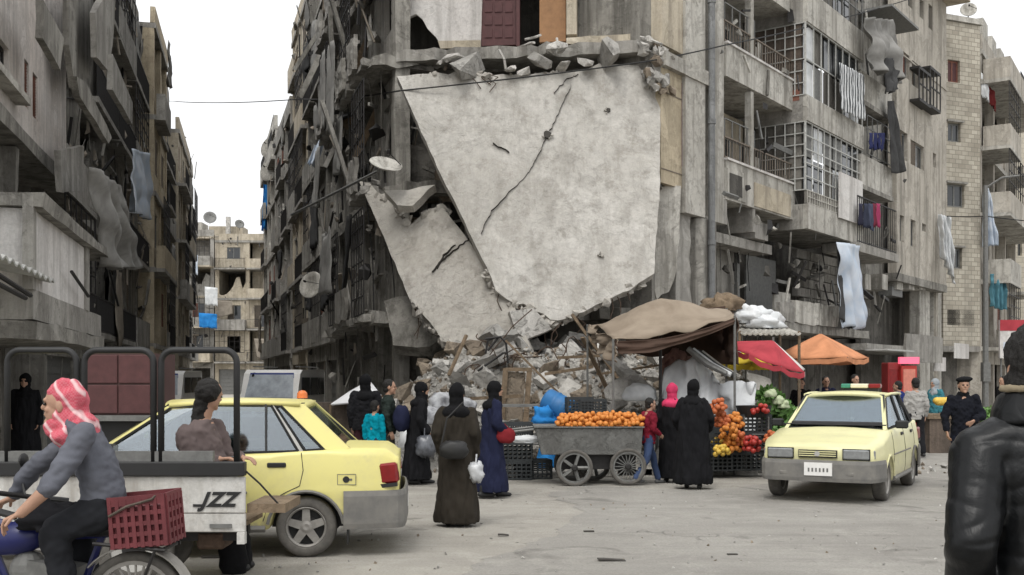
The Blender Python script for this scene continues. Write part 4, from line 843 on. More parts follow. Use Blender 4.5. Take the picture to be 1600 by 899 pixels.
drape(px(1541,130,47.5), px(1555,145,47.5), px(1546,160,47.5), px(1556,175,47.5), cl('laundry_maroon', (.17,.03,.03)), 'laundry', 'maroon rug over a top side balcony at far right', fold=.1, nu=8, nv=8); drape(px(1530,110,47.3), px(1544,125,47.3), px(1534,150,47.3), px(1546,160,47.3), M['sheet_w'], 'laundry', 'white cloth beside the maroon rug, top side balcony at far right', fold=.1, nu=8, nv=8)
drape(px(1548,428,47), px(1572,430,47), px(1548,480,47), px(1572,486,47), cl('teal_tarp', (.09,.22,.27)), 'hanging_sheet', 'teal tarp low on the side balconies at far right', fold=.12, seed=14)
dish(px(1513,17,48), .35, 'small dish on the roof of the rough stone building', (-.3,-1,.4), mat=M['conc_l'], pole=.8)
# ================================================================== right row of the left street, beyond the ruin
for nm, lb, x0, x1, fl, wm, sd, ru in (('ruined_building', 'dark ruined block behind the collapsed corner, draped with torn sheets', 482, 530, [3,6.2,9.4,12.5,15.6,18.4], 'conc_m', 31, .8), ('apartment_building', 'cream block with torn balconies, right side of the left street', 458, 481, [3,6,9.2,12.3,15.4,17.6], 'cream', 35, .4), ('apartment_building', 'grey block with wall dishes, right side of the left street', 432, 457, [3,6,9,12,14.6], 'conc', 33, .3), ('apartment_building', 'narrow pale block at the far end of the right side of the left street', 413, 431, [3,6,9,12,14.5,16.2], 'conc_l', 34, .3)):
    Fb = Fac(P_L, (.294,-1), None); ua, ub = Fb.U(x0), Fb.U(x1); p = Fb.P(ua, {458:0, 432:-.05, 413:0}.get(x0, 0), 0); F = Fac(p.to_2d(), (.294,-1), tb(nm, lb, p)); block(F, .05, ub-ua-.05, fl, max(2, round((ub-ua)/3.4)), sd, M[wm], M['conc'] if ru < .7 else M['conc_m'], M['dark_int'], bal=.7, ruin=ru*.75, bw=-.28)
for x, y, Y, r_, lb in ((426,232,68,.75,'upper wall dish high on the grey block'), (424,268,66,.7,'lower wall dish on the grey block, beside the blue strip'), (489,447,38,.48,'round pale dish on the dark ruin above the white van')): dish(px(x,y,Y), r_, lb, (-.5,-1,.3), mat=M['conc_m'] if Y > 40 else M['conc_l'], pole=.3)
drape(px(412,288,70), px(424,290,70), px(408,360,70), px(419,358,70), M['blue'], 'hanging_tarp', 'bright blue tarp strip hanging at the street end', fold=.15, nf=1.5); drape(px(512,175,37), px(520,185,37), px(480,255,37), px(494,262,37), M['sheet_lb'], 'hanging_tarp', 'slanting pale blue strip caught on the dark ruin', fold=.1, nf=1.2)
stick(px(455,336,30), px(590,268,25.2), .035, 'loose_pole', M['iron_g'], 'loose metal pole slanting from the dish down to the left', 'pole')
# ================================================================== rubble heap
def sst(a, b, x):
    t = max(0, min(1, (x-a)/(b-a))); return t*t*(3-2*t)
def hh(X, Y):
    b = sst(-3.9,-1.0,X)*(1-sst(4.2,6.2,X))*sst(18.6,23.3,Y)
    return b*(2.1+.35*noise.noise(Vector((X*.55,Y*.55,1)))+.18*noise.noise(Vector((X*1.6,Y*1.6,4))))+(.12*noise.noise(Vector((X*3,Y*3,8))) if b > .02 else 0)-.02
m = MB(); NX, NY = 90, 70
m.grid(lambda i, j: (-4.2+12.4*i, 18.3+8.6*j, hh(-4.2+12.4*i, 18.3+8.6*j)), NX, NY)
kind(m.build('rubble_heap', M['rubble'], recenter=False), 'stuff'); bpy.data.objects['rubble_heap']['label'] = 'dusty grey rubble bed piled under the hanging slabs'
rr = random.Random(11)
m = MB(); bits = [[(v.co.copy()) for v in me.vertices] for me in CM[:24]]; bf = [[tuple(p.vertices) for p in me.polygons] for me in CM[:24]]
mb3 = [MB(), MB(), MB()]
for i in range(7500):
    X, Y = rr.uniform(-4,8), rr.uniform(18.5,26.5); z = hh(X, Y)
    if z < .05 and rr.random() < .8: continue
    s_ = rr.uniform(.05,.2)*(1 if rr.random() < .8 else 1.4); e = Euler((rr.uniform(0,6),rr.uniform(0,6),rr.uniform(0,6))).to_matrix(); k = rr.randrange(24); c = Vector((X,Y,max(z,0)+s_*.12))
    mb3[k % 3].add([c+e@(v*s_) for v in bits[k]], bf[k])
for i, q_ in enumerate(mb3): 
    o = kind(q_.build('rubble_fragments', M[('rub_a','rub_b','rub_c')[i]]), 'stuff'); o['label'] = 'small loose %s fragments strewn over the rubble heap' % ('pale','grey','brown')[i]
n = 0
while n < 270:
    X, Y = rr.uniform(-3.6,7.2), rr.uniform(18.7,25.5); z = hh(X, Y)
    if z < .12: continue
    s_ = rr.choice([.24,.3,.36,.42,.52,.62,.78]) if n < 240 else rr.uniform(.6,.95)
    o = share('rubble_chunk', CM[rr.randrange(30)], None, (X,Y,z+s_*.13), (rr.uniform(-.9,.9),rr.uniform(-.9,.9),rr.uniform(0,6)), (s_*rr.uniform(.85,1.3), s_, s_*rr.uniform(.8,1.1)))
    tag(o, 'broken concrete chunk lying in the rubble heap below the hanging slabs', 'rubble', 'chunks of the rubble heap'); n += 1
for i in range(8):
    x, y = rr.uniform(690,1010), rr.uniform(545,640); Y = 21.5-(y-545)*.02; p = px(x, y, Y); d = Vector((rr.uniform(-1,1), rr.uniform(-.4,.4), rr.uniform(-.25,.6))).normalized()*rr.uniform(.4,1.1)
    tag(MB().beam(p-d, p+d, rr.uniform(.04,.1), rr.uniform(.03,.06)).build('broken_timber', M['wood']), 'splintered timber sticking out of the rubble heap', 'timber', 'timbers in the rubble')
for i in range(16):
    x = rr.uniform(730,830) if i < 9 else rr.uniform(830,1000); y = rr.uniform(535,590); p = px(x, y, 21.8); pts = [p]
    d = Vector((rr.uniform(-.5,.5), rr.uniform(-.3,.1), rr.uniform(.3,.9)))
    for q_ in range(5): d = d+Vector((rr.uniform(-.35,.35), rr.uniform(-.2,.2), rr.uniform(-.5,.15))); pts.append(pts[-1]+d*.22)
    tag(MB().tube(pts, .012, 5).build('bent_rebar', M['rebar']), 'rusty bent reinforcing bar springing from the rubble', 'rebar', 'rebars in the rubble')
t = thing('steel_frame', 'bent black metal chair frame on top of the rubble heap', 'metal frame', px(778,560,21.4)); 
for nm, pts in (('bent_leg', [(-.25,0,.38),(.05,0,.42),(.16,0,.3),(.2,0,-.1)]), ('seat_tube', [(-.4,0,-.25),(.1,0,.1),(.2,0,.12)]), ('seat_tube', [(-.24,0,.1),(-.2,.1,.36),(-.05,.15,.42)]), ('brace', [(-.2,0,.15),(0,.02,.4)])): MB().tube(pts, .025).build(nm, M['iron'], t)
t = thing('door_frame', 'upright wooden door frame with a brown panel stuck in the rubble behind the women', 'door frame', gnd(803,735)+Vector((0,1.2,0)))
for x0, x1 in ((-.27,-.16), (.18,.29)): MB().obox(((x0+x1)/2,0,.95), (.1,.07,1.75), (0,R(4),0)).build('jamb', M['wood'], t)
MB().obox((.02,.05,1.25), (.34,.03,1.0), (0,R(4),0)).build('panel', M['rub_c'], t); MB().obox((.1,-.01,1.8), (.5,.06,.07)).build('lintel', M['wood'], t)
t = thing('market_table', 'grey metal frame table left of the orange cart', 'table', gnd(815,742)+Vector((0,.6,0)))
MB().box(-.42,.42,-.3,.3,1.14,1.18).build('table_top', M['iron_g'], t)
for x, y in ((-.4,-.28),(.4,-.28),(-.4,.28),(.4,.28)): MB().tube([(x,y,0),(x,y,1.14)], .018).build('leg', M['iron_g'], t)
MB().tube([(-.4,-.28,.5),(.4,-.28,.5)], .015).build('stretcher', M['iron_g'], t); MB().box(-.5,.6,-.34,.36,.62,.66).build('shelf', M['iron_g'], t)
# loose cloths and sacks in front of the heap
def lump(c, r, mat, name, label, cat, group=None, seed=0, amp=.25, flat=True):
    m = MB(); nu, nv = 26, 16; rings = []
    for i in range(nv):
        th = math.pi*(i+.5)/nv; q = []
        for j in range(nu):
            a = 2*math.pi*j/nu; d = Vector((math.sin(th)*math.cos(a), math.sin(th)*math.sin(a), math.cos(th)))
            k = 1+amp*noise.noise(d*1.8+Vector((seed*3.1,0,0)))+amp*.5*noise.noise(d*4.5+Vector((0,seed*2.3,0))); p = Vector((d.x*r[0], d.y*r[1], d.z*r[2]))*k
            if flat: p.z = max(p.z, -r[2]*.45)
            q.append(Vector(c)+p)
        rings.append(q)
    return tag(m.loft(rings).build(name, mat, smooth=True), label, cat, group)
M['trash'] = cloth('dusty_cloth_heap', (.44,.45,.46), (.13,.13,.14), sc=5)
for i, (x, y, Y, r_, mt, lb) in enumerate(((665,655,19,(.32,.3,.2),'trash','grey striped cloth bundle heaped behind the woman in black with plastic bag'), (690,632,19.5,(.25,.25,.22),'trash','bundle of grey rags on the rubble between two women'), (640,690,18.8,(.2,.2,.3),'sheet_w','white sack standing by the rubble at the left'), (572,606,24,(1.0,.5,.36),'sheet_w','white sheet covering a low stall left of the rubble'), (1000,618,19.5,(.3,.3,.22),'sheet_w','white sack at the back of the orange cart'), (975,615,20,(.34,.3,.3),'rub_a','pale boulder of concrete behind the oranges'), (720,640,19.6,(.3,.25,.2),'trash','pile of dusty rags behind the woman in brown'))):
    p = px(x, y, Y); lump(p, r_, M[mt], 'cloth_bundle' if mt != 'rub_a' else 'boulder', lb, 'bundle' if mt != 'rub_a' else 'rubble', seed=i+1)
bpy.data.objects.remove(bpy.data.objects['cloth_bundle.003'])
def tent():
    Y = 24; t = thing('covered_stall', 'white sheet stretched over a low stall left of the rubble', 'stall', (px(560,610,Y).x, Y, 0))
    pts = [px(516,632,Y-.4), px(560,628,Y-.7), px(596,618,Y-.3), px(578,595,Y+.3), px(545,612,Y+.4)]
    c = t.location; vs = [p-c for p in pts]+[px(570,598,Y)-c]
    o = MB().add(vs, [(0,1,5),(1,2,5),(2,3,5),(3,4,5),(4,0,5)]).build('cover', M['white_t'], t); o.modifiers.new('t', 'SOLIDIFY').thickness = .03
    for p in pts[:4]: MB().tube([(p-c)*1, Vector((p.x-c.x, p.y-c.y, 0))], .03).build('post', M['wood'], t)
    MB().box(-1.0,.4,-.2,.4,.3,1.1).build('counter', M['mud'], t)
M['white_t'] = cloth('clean_white_sheet', (.78,.78,.78), (.70,.70,.71), bump=.1)
tent()
# pallets behind the van
t = thing('pallet_stack', 'stack of grey wooden pallets right of the white van', 'pallets', gnd(503,632)); 
for i in range(5): MB().box(-.7,.7,-.5,.5,.12+i*.33,.30+i*.33).build('pallet', M['wood'], t)
# ================================================================== crates
def crate_proto(mat, L=.55, Wd=.36, H=.3):
    t = thing('crate', '', 'crate'); MB().box(-L/2+.012,L/2-.012,-Wd/2+.012,Wd/2-.012,0,.02).build('base', mat, t)
    for s_ in (-1, 1):
        m = MB(); y = s_*Wd/2
        for j in range(5): m.box(-L/2,L/2,y-.008,y+.008,.01+j*(H-.03)/4.3,.035+j*(H-.03)/4.3+(.03 if j == 4 else 0))
        for i in range(8): m.box(-L/2+.001+i*(L-.024)/7,-L/2+.023+i*(L-.024)/7,y-.011,y+.011,.005,H)
        m.build('long_side', mat, t); m = MB(); x = s_*L/2
        for j in range(5): m.box(x-.008,x+.008,-Wd/2+.012,Wd/2-.012,.01+j*(H-.03)/4.3,.035+j*(H-.03)/4.3+(.03 if j == 4 else 0))
        for i in range(5): m.box(x-.011,x+.011,-Wd/2+.013+i*(Wd-.05)/4,-Wd/2+.035+i*(Wd-.05)/4,.005,H)
        m.build('short_side', mat, t)
    return t
M['crate_k'] = plain('black_crate_plastic', (.035,.04,.042), .6, 0, .3, 9); M['crate_m'] = plain('maroon_crate_plastic', (.15,.03,.035), .65, 0, .4, 7)
CK = crate_proto(M['crate_k']); used = [0]
def crate(loc, rz, label, group='black crates by the stalls', sc=1):
    c = CK if not used[0] else copytree(CK); used[0] = 1; c.location = loc; c.rotation_euler.z = rz; c['label'] = label; c['group'] = group; c.scale = (sc,)*3; return c
for i in range(3): crate(gnd(804,749)+Vector((0,0,i*.305)), .05*i, 'black plastic crate left of the cart, %s of its stack' % ('bottom','middle','top')[i])
crate(gnd(833,748), .2, 'black plastic crate on the ground between crate stack and cart wheel')
for j, x in enumerate((1115,1147,1180)):
    for i in range(2 if j < 2 else 3): crate(gnd(x,746)+Vector((0,.1*j,.11+i*.305)), .04*(i-j), 'black crate under the fruit stall, %s stack from the left, %s' % (('first','second','third')[j], ('bottom','second','third')[i]))
# ================================================================== orange cart
M['orange'] = plain('orange_peel', (.66,.24,.045), .6, 0, .35, 9, .1); M['tang'] = plain('red_orange_fruit', (.56,.15,.05), .6, 0, .4, 9); M['lemon'] = plain('yellow_fruit', (.72,.48,.08), .5, 0, .2, 14); M['tomato'] = plain('tomato_red', (.42,.04,.03), .4, 0, .3, 14)
M['green'] = plain('leafy_green', (.07,.17,.035), .6, 0, .5, 8, c2=(.14,.26,.07)); M['pgreen'] = plain('pale_cabbage', (.42,.48,.30), .6, 0, .3, 8)
ct = thing('fruit_cart', 'grey metal handcart on spoked wheels piled with oranges', 'cart', gnd(895,755))
sheetm = plaster('cart_sheet_metal', (.20,.20,.19), (.15,.15,.14), (.07,.065,.06), s1=2, streak=.3, rough=.6, world=True)
m = MB(); m.loft([[(-.50,-.42,.47),(1.02,-.42,.47),(1.02,.42,.47),(-.50,.42,.47)], [(-.60,-.47,.88),(1.04,-.47,.88),(1.04,.47,.88),(-.60,.47,.88)]]); m.build('tray', sheetm, ct, bevel=.008)
MB().box(-.62,1.06,-.5,.5,.885,.905).build('tray_rim', sheetm, ct); MB().box(-.2,.95,-.3,.3,.24,.465).build('chassis_box', M['iron'], ct); MB().tube([(-.6,-.4,.86),(-.95,-.4,.82),(-1.15,-.38,.80)], .02).tube([(-.6,.4,.86),(-.95,.4,.82),(-1.15,.38,.80)], .02).tube([(-1.15,-.4,.80),(-1.15,.4,.80)], .02).build('push_handle', M['iron_g'], ct)
def spoked(c, r, par, th=.045, n=10, rimm=None, tyre=None):
    w_ = MB().lathe([(.03,-.06),(.05,-.05),(.05,.05),(.03,.06)], 12, c).build('wheel', M['iron'], par)
    MB().lathe([(r-th,-th*.6),(r-th*.4,-th),(r,-th*.6),(r,th*.6),(r-th*.4,th),(r-th,th*.6),(r-th,-th*.6)], 36, c).build('tyre', tyre or M['tyre'], w_, smooth=True)
    m = MB().lathe([(r-th*1.5,-th*.5),(r-th,-th*.5),(r-th,th*.5),(r-th*1.5,th*.5),(r-th*1.5,-th*.5)], 36, c)
    for i in range(n): a = 2*math.pi*i/n; m.tube([(c[0]+.04*math.cos(a),c[1],c[2]+.04*math.sin(a)), (c[0]+(r-th)*math.cos(a),c[1],c[2]+(r-th)*math.sin(a))], .008 if n > 8 else .028, 5)
    m.build('rim', rimm or M['iron_g'], w_); return w_
for c in ((0,-.46,.275), (.82,-.4,.29), (.35,.42,.275), (-.0,.44,.275)): spoked(c, .28, ct, n=5 if c[0] < .5 else 18, th=.05)
OM = MB().ell((0,0,0), (.042,.042,.040), nu=10, nv=7).build('tmp', M['orange'], smooth=True); om = OM.data; bpy.data.objects.remove(OM); om2 = om.copy(); om2.materials[0] = M['tang']; om3 = om.copy(); om3.materials[0] = M['lemon']; om4 = om.copy(); om4.materials[0] = M['tomato']
kind(MB().grid(lambda i, j: (ct.location.x-.27+1.32*i, ct.location.y-.44+.88*j, .9+.14*math.sin(math.pi*min(1,max(0,j)))*min(1,6*i*(1-i))), 20, 12).build('orange_bed', M['orange'], recenter=False), 'stuff')['label'] = 'oranges hidden in the middle of the cart heap'
rr = random.Random(3); n = 0
for layer in range(3):
    for i in range(17):
        for j in range(4):
            if layer == 2 and (j < 1 or i in (0,16)): continue
            x = -.24+i*.078+rr.uniform(-.012,.012)+(.04 if layer % 2 else 0); y = -.43+j*.085+layer*.045+rr.uniform(-.01,.01)
            o = share('orange', om, None, (ct.location.x+x, ct.location.y+y, .945+layer*.062+rr.uniform(-.01,.012)), (rr.random()*3,rr.random()*3,0), (rr.uniform(.8,1.12),rr.uniform(.8,1.12),rr.uniform(.8,1.05))); tag(o, 'orange in the heap on the grey handcart', 'orange', 'oranges on the cart'); n += 1
# boxes behind the oranges, blue drum
t = thing('blue_drum', 'bright blue plastic drum lying behind the left end of the cart', 'drum', px(872,640,18.8)); 
MB().lathe([(.02,-.28),(.2,-.28),(.22,-.25),(.22,-.1),(.235,-.08),(.22,-.06),(.22,.1),(.235,.12),(.22,.14),(.22,.26),(.19,.28),(.02,.28)], 22, (0,0,.05), 'x').build('body', plain('blue_plastic', (.03,.16,.38), .5, 0, .25, 6), t, smooth=True); MB().lathe([(.02,-.31),(.06,-.31),(.06,-.275),(.02,-.275)], 10, (0,.0,.1), 'x').build('cap', M['black'], t); t.rotation_euler = (0, R(25), R(-25))
lump(px(850,655,18.6), (.2,.2,.2), M['blue'], 'blue_tarp', 'crumpled blue tarp below the blue drum', 'tarp', seed=4, amp=.5); lump(gnd(856,745)+Vector((0,.5,.25)), (.16,.16,.3), M['blue'], 'blue_bag', 'blue plastic bag hanging left of the cart wheel', 'bag', seed=5, amp=.4)
for i, (x, y) in enumerate(((905,632),(925,635))): crate(px(x,y+12,18.4), .1, 'dark crate behind the oranges, %s' % ('nearer the blue drum','farther from the blue drum')[i], 'dark crates behind the oranges', .8)
lump(px(822,688,16.9), (.24,.2,.08), M['sheet_w'], 'plastic_sheet', 'pale plastic sheet over the crates left of the cart', 'sheet', seed=8)
# ================================================================== big brown canopy
M['tarp_b'] = cloth('beige_brown_canvas', (.29,.24,.185), (.20,.16,.12), sc=1.6); M['tarp_shaded'] = cloth('shaded_brown_canvas', (.085,.055,.042), (.06,.04,.03))  # second canvas: brown with the underside's shade put into the colour
cn = thing('market_canopy', 'large beige and brown canvas canopy over the fruit stall', 'canopy', (px(1035,600,19.3).x, 19.3, 0)); L0 = cn.location
cA, cB_, cC, cD, rg = px(958,530,17.9), px(1148,494,18.4), px(1135,482,20.6), px(918,507,20.2), px(1045,462,19.3)
def roof(i, j):
    p = (cA*(1-i)+cB_*i)*(1-j)+(cD*(1-i)+cC*i)*j; k = max(0, 1-math.sqrt(((i-.45)*1.9)**2+((j-.5)*1.9)**2))*.92+max(0, 1-((i-.45)**2/.26+(j-.5)**2/.27))*.08
    base = rg.z-((cA.z+cB_.z+cC.z+cD.z)/4); p = p+Vector((0,0,base*k)); s_ = -.10*math.sin(math.pi*i)*(1 if j < .03 else .25)*(1-j); 
    return p+Vector((0,0,s_+.06*noise.noise(Vector((i*4,j*4,1)))+.03*noise.noise(Vector((i*11,j*5,3)))+.02*math.sin(i*18+j*5)))
o = wb(MB().grid(roof, 28, 20), 'canvas_roof', M['tarp_b'], cn, smooth=True); o.modifiers.new('t', 'SOLIDIFY').thickness = .015
drape(cD+Vector((0,.02,-.01)), cA+Vector((0,-.02,-.01)), cD-Vector((-.1,0,.22)), cA-Vector((.02,0,.42)), M['tarp_b'], 'side_valance', '', par=cn, fold=.1, nf=3, seed=1, ragged=.5)
drape(px(975,496,20.3), cC+Vector((0,.1,.05)), px(980,552,20.3), px(1148,572,20.5), M['tarp_shaded'], 'back_curtain', '', par=cn, fold=.09, nf=3, seed=3, ragged=.2)
drape(cB_+Vector((0,0,-.01)), cC+Vector((0,0,-.01)), cB_-Vector((0,0,.85)), cC-Vector((0,0,.8)), M['tarp_shaded'], 'side_curtain', '', par=cn, fold=.07, nf=2.5, seed=5)
drape(cA+Vector((.02,-.02,-.03)), cB_+Vector((0,-.02,-.03)), cA+Vector((.1,-.01,-.25)), cB_-Vector((0,0,.12)), M['tarp_shaded'], 'front_valance', '', par=cn, fold=.03, nf=3, seed=6, sag=.12, ragged=.4)
for p in (cA, cB_, cC, cD): wb(MB().tube([p, Vector((p.x,p.y,0))], .022), 'post', M['iron_g'], cn)
pm = px(1032,545,18.6); wb(MB().tube([Vector((pm.x,pm.y,0)), Vector((pm.x,pm.y,rg.z-.55))], .03), 'centre_post', M['iron'], cn)
# tarpaulin-covered goods under the canopy
def tarpheap(name, label, pts, mat, seed, amp=.12):      # silhouettes in the photo, each column given its own depth and a back side
    nrm = []
    for (x, yt, yb, Y, dp) in pts: nrm.append((px(x,yt,Y+dp*.5), px(x,yb,Y), dp))
    def fn(i, j):
        q = i*(len(nrm)-1); a = min(int(q), len(nrm)-2); f = q-a; top = nrm[a][0].lerp(nrm[a+1][0], f); bot = nrm[a][1].lerp(nrm[a+1][1], f); dp = nrm[a][2]*(1-f)+nrm[a+1][2]*f
        if j < .6: p = bot.lerp(top, (j/.6)**.8)
        else: p = top+Vector((0, dp*(j-.6)/.4, -(top.z-bot.z)*((j-.6)/.4)**2))
        d = amp*noise.noise(Vector((i*6+seed, j*5, seed)))+amp*.5*noise.noise(Vector((i*16, j*9, seed+2))); return p+Vector((d*.5, d*1.4, d*.7))
    o = MB().grid(fn, 40, 24).build(name, mat, smooth=True); o.modifiers.new('t', 'SOLIDIFY').thickness = .02; return tag(o, label, 'tarp')
tarpheap('covered_goods', 'grey white tarp draped over goods under the brown canopy', [(1030,640,735,19,.6),(1036,580,738,18.9,.8),(1062,566,738,18.8,.9),(1088,552,738,18.7,1),(1104,575,738,18.7,1),(1120,590,738,18.7,.9),(1150,600,738,18.8,.8),(1180,600,736,18.9,.6)], cloth('grey_white_tarp', (.64,.65,.65), (.46,.47,.48)), 2, .24)
tarpheap('covered_goods', 'pinkish brown blanket heap at the back under the canopy', [(1035,560,590,20,.5),(1050,546,590,19.9,.6),(1070,548,585,19.9,.5),(1082,565,585,20,.4)], cloth('pink_brown_blanket', (.33,.20,.17), (.24,.15,.13)), 5)
for i in range(4):
    a, b = px(1075+i*7,545+i*2,18.9+i*.05), px(1135+i*7,584+i*2,18.6+i*.05); tag(MB().tube([a, a.lerp(b,.5)+Vector((0,0,-.05)), b], [.05,.06,.045], 8).build('rolled_mat', (M['iron_g'], M['sheet_w'], M['sheet_k'], M['conc_l'])[i]), ('grey','white','black','pale brown')[i]+' roll lying slanted over the covered goods', 'roll', 'rolls on the covered goods')
# ================================================================== parasols
def parasol(label, apex, rim_z, r, n, mats, tilt=(0,0), base=None, rz=0):
    t = thing('market_parasol', label, 'parasol', (apex.x, apex.y, 0)); e = Euler((tilt[0], tilt[1], rz)).to_matrix(); A = Vector((0,0,apex.z))
    P_ = [A+e@Vector((r*math.cos(2*math.pi*i/n), r*math.sin(2*math.pi*i/n), rim_z-apex.z)) for i in range(n)]
    for i in range(n):
        a, b = P_[i], P_[(i+1) % n]; mid = (a+b)/2
        def fn(s_, v): 
            p = A.lerp(a.lerp(b, s_), v); return p+Vector((0,0,-.06*math.sin(math.pi*s_)*v*v))+(A-mid).normalized()*.05*math.sin(math.pi*s_)*v*v
        o = MB().grid(fn, 8, 8).build('canopy_panel', mats[i % len(mats)], t, smooth=True); o.modifiers.new('t', 'SOLIDIFY').thickness = .01
        o = MB().grid(lambda s_, v: a.lerp(b, s_)+Vector((0,0,-.1*v-.06*math.sin(math.pi*s_)+.012*math.sin(s_*14))), 8, 2).build('valance', mats[i % len(mats)], t); MB().tube([A-Vector((0,0,.03)), a-Vector((0,0,.02))], .01).build('rib', M['iron_g'], t)
    MB().tube([A+Vector((0,0,.06)), (0,0,0)], .022).build('pole', M['iron_g'], t); return t
cr, cw, co_, cp = cl('parasol_red', (.42,.06,.075)), cl('parasol_white', (.66,.64,.60)), cl('parasol_orange', (.60,.27,.14)), cl('parasol_purple', (.10,.10,.22))
pr = parasol('tilted red and white market parasol beside the brown canopy', px(1208,532,20.3), 2.02, .80, 8, [cw, cr, cr, cr, cr, cr, cr, cw], (R(14),R(17)), rz=R(10))
parasol('orange market parasol with one purple side behind the right taxi', px(1282,521,23.5), 2.08, 1.15, 4, [co_, cp, co_, co_], rz=R(12))
t = parasol('small yellow parasol half hidden under the red one', px(1165,548,21.6), 1.95, .55, 8, [cl('parasol_yellow', (.60,.45,.05))])
# lettering on the red parasol: pale band marks
# ================================================================== fruit and vegetable stalls
def bag_mesh(mat_data, n, sx, sz, seed):
    r = random.Random(seed); m = MB()
    for i in range(n):
        a = r.uniform(0,6.28); q = r.uniform(0,1)**.5*sx; z = r.uniform(0,sz); q *= (1-.5*(z/sz)**2); m.ell((q*math.cos(a),q*math.sin(a),z), (.045,.045,.043), nu=8, nv=6)
    o = m.build('tmp', mat_data, smooth=True); d = o.data; bpy.data.objects.remove(o); return d
bm_ = [bag_mesh(M['tang'], 26, .14, .2, 1), bag_mesh(M['orange'], 26, .15, .22, 2), bag_mesh(M['lemon'], 20, .13, .14, 3), bag_mesh(M['tomato'], 20, .16, .12, 4)]
for i, (x, y, k, lb) in enumerate(((1122,640,0,'red-orange fruit bag, topmost beside the woman in black'), (1128,660,0,'red-orange fruit bag just below the topmost'), (1148,662,1,'orange fruit bag right of the red-orange ones'), (1138,680,1,'orange fruit bag in the middle of the heap'), (1155,690,0,'red-orange fruit bag at the right of the heap'), (1126,692,2,'yellow fruit pile at the foot of the fruit heap'), (1128,706,2,'lower yellow fruit pile above the crates'), (1145,700,1,'orange fruit bag low in the heap'), (1186,640,3,'red tomato heap in the raised black tub'), (1174,700,3,'red fruit on the lower metal rack'), (1206,690,0,'red-orange fruit beside the taxi'), (1208,702,1,'orange fruit pile beside the taxi headlamp'), (1176,690,3,'red fruit hanging on the metal rack'))):
    o = share('fruit_pile', bm_[k], None, px(x,y+8,17.6+.15*(i % 3)), (0,0,i), (1.0,)*3); tag(o, lb, 'fruit', 'fruit piles of the stall')
t = thing('display_step', 'dark stepped display stand under the heaped fruit', 'stand', gnd(1140,746)+Vector((0,.5,0)))
for i in range(3): MB().box(-.5,.35,-.2+.2*i,.2+.2*i,.11+.2*i,.62+.19*i).build('step', M['crate_k'], t)
t = thing('metal_rack', 'thin metal rack with a round black tub, right of the fruit heap', 'rack', gnd(1184,747)+Vector((0,.3,0)))
for x, y in ((-.2,-.2),(.2,-.2),(-.2,.2),(.2,.2)): MB().tube([(x,y,.11),(x,y,1.0)], .015).build('leg', M['iron_g'], t)
for z in (.45,.7): MB().box(-.22,.22,-.22,.22,z,z+.02).build('shelf', M['iron_g'], t)
MB().lathe([(.02,1.0),(.25,1.0),(.3,1.18),(.28,1.18),(.24,1.02),(.02,1.02)], 20, (0,0,0), 'z').build('tub', M['black'], t)
def leaves(name, label, c, r, n, mat, seed, L=.16):
    rr_ = random.Random(seed); m = MB(); c = Vector(c)
    for i in range(n):
        d = Vector((rr_.gauss(0,1), rr_.gauss(0,1), abs(rr_.gauss(0,1)))).normalized(); p = c+Vector((d.x*r[0]*rr_.uniform(.3,1), d.y*r[1]*rr_.uniform(.3,1), d.z*r[2]*rr_.uniform(.3,1)))
        e = Vector((rr_.uniform(-1,1), rr_.uniform(-1,1), rr_.uniform(-.3,1))).normalized()*L*rr_.uniform(.5,1); s_ = e.cross(d).normalized()*L*.28
        m.add([p, p+e*.5+s_, p+e, p+e*.5-s_], [(0,1,2,3)])
    o = m.build(name, mat); o['kind'] = 'stuff'; o['label'] = label; return o
for i, (x, y, Y, r_) in enumerate(((1210,632,19.5,(.35,.3,.28)), (1235,645,20,(.5,.3,.2)), (1200,612,20,(.25,.25,.2)), (1225,670,19,(.3,.3,.2)), (1535,645,26,(.6,.4,.3)), (1560,640,28,(.5,.4,.3)))): leaves('leafy_greens', ('leafy greens heaped left of the right taxi','greens spread behind the taxi bonnet','bunch of greens under the red parasol','greens low beside the taxi','bushy greens beside the soldier','bushy greens at the far right stall')[i], px(x,y+12,Y), r_, 500, M['green'], i)
for i, (x, y, lb) in enumerate(((1205,617,'left'), (1216,628,'middle'), (1224,634,'right'))): lump(px(x,y,19.2), (.11,.11,.1), M['pgreen'], 'cabbage', 'pale cabbage on the greens, %s of three' % lb, 'cabbage', 'cabbages', seed=i, amp=.3)
t = thing('vegetable_stall', 'wooden stall table under the greens by the right taxi', 'stall', gnd(1232,730)+Vector((0,.6,0))); MB().box(-.7,.8,-.4,.4,.75,.8).build('table_top', M['wood'], t)
for x, y in ((-.65,-.35),(.75,-.35),(-.65,.35),(.75,.35)): MB().box(x-.03,x+.03,y-.03,y+.03,0,.75).build('leg', M['wood'], t)
MB().box(-.68,.78,-.37,-.34,.1,.7).build('front_board', M['mud'], t)
t = thing('tin_roof_stall', 'weathered sheet roof stall behind the red parasol', 'stall', (px(1190,600,23).x, 23, 0)); x0 = px(1145,600,23).x-t.location.x; x1 = px(1235,600,23).x-t.location.x
o = MB().grid(lambda i, j: (x0+(x1-x0)*i, -.8+1.8*j, 2.55+.25*j+.02*math.sin(i*70)), 60, 2).build('roof_sheet', M['conc_l'], t); o.modifiers.new('t', 'SOLIDIFY').thickness = .03
for x, y in ((x0,-.7),(x1,-.7),(x0,.9),(x1,.9)): MB().tube([(x,y,0),(x,y,2.6)], .03).build('post', M['wood'], t)
MB().box(x0+.1,x1-.1,-.5,.4,0,.9).build('counter', M['mud'], t)
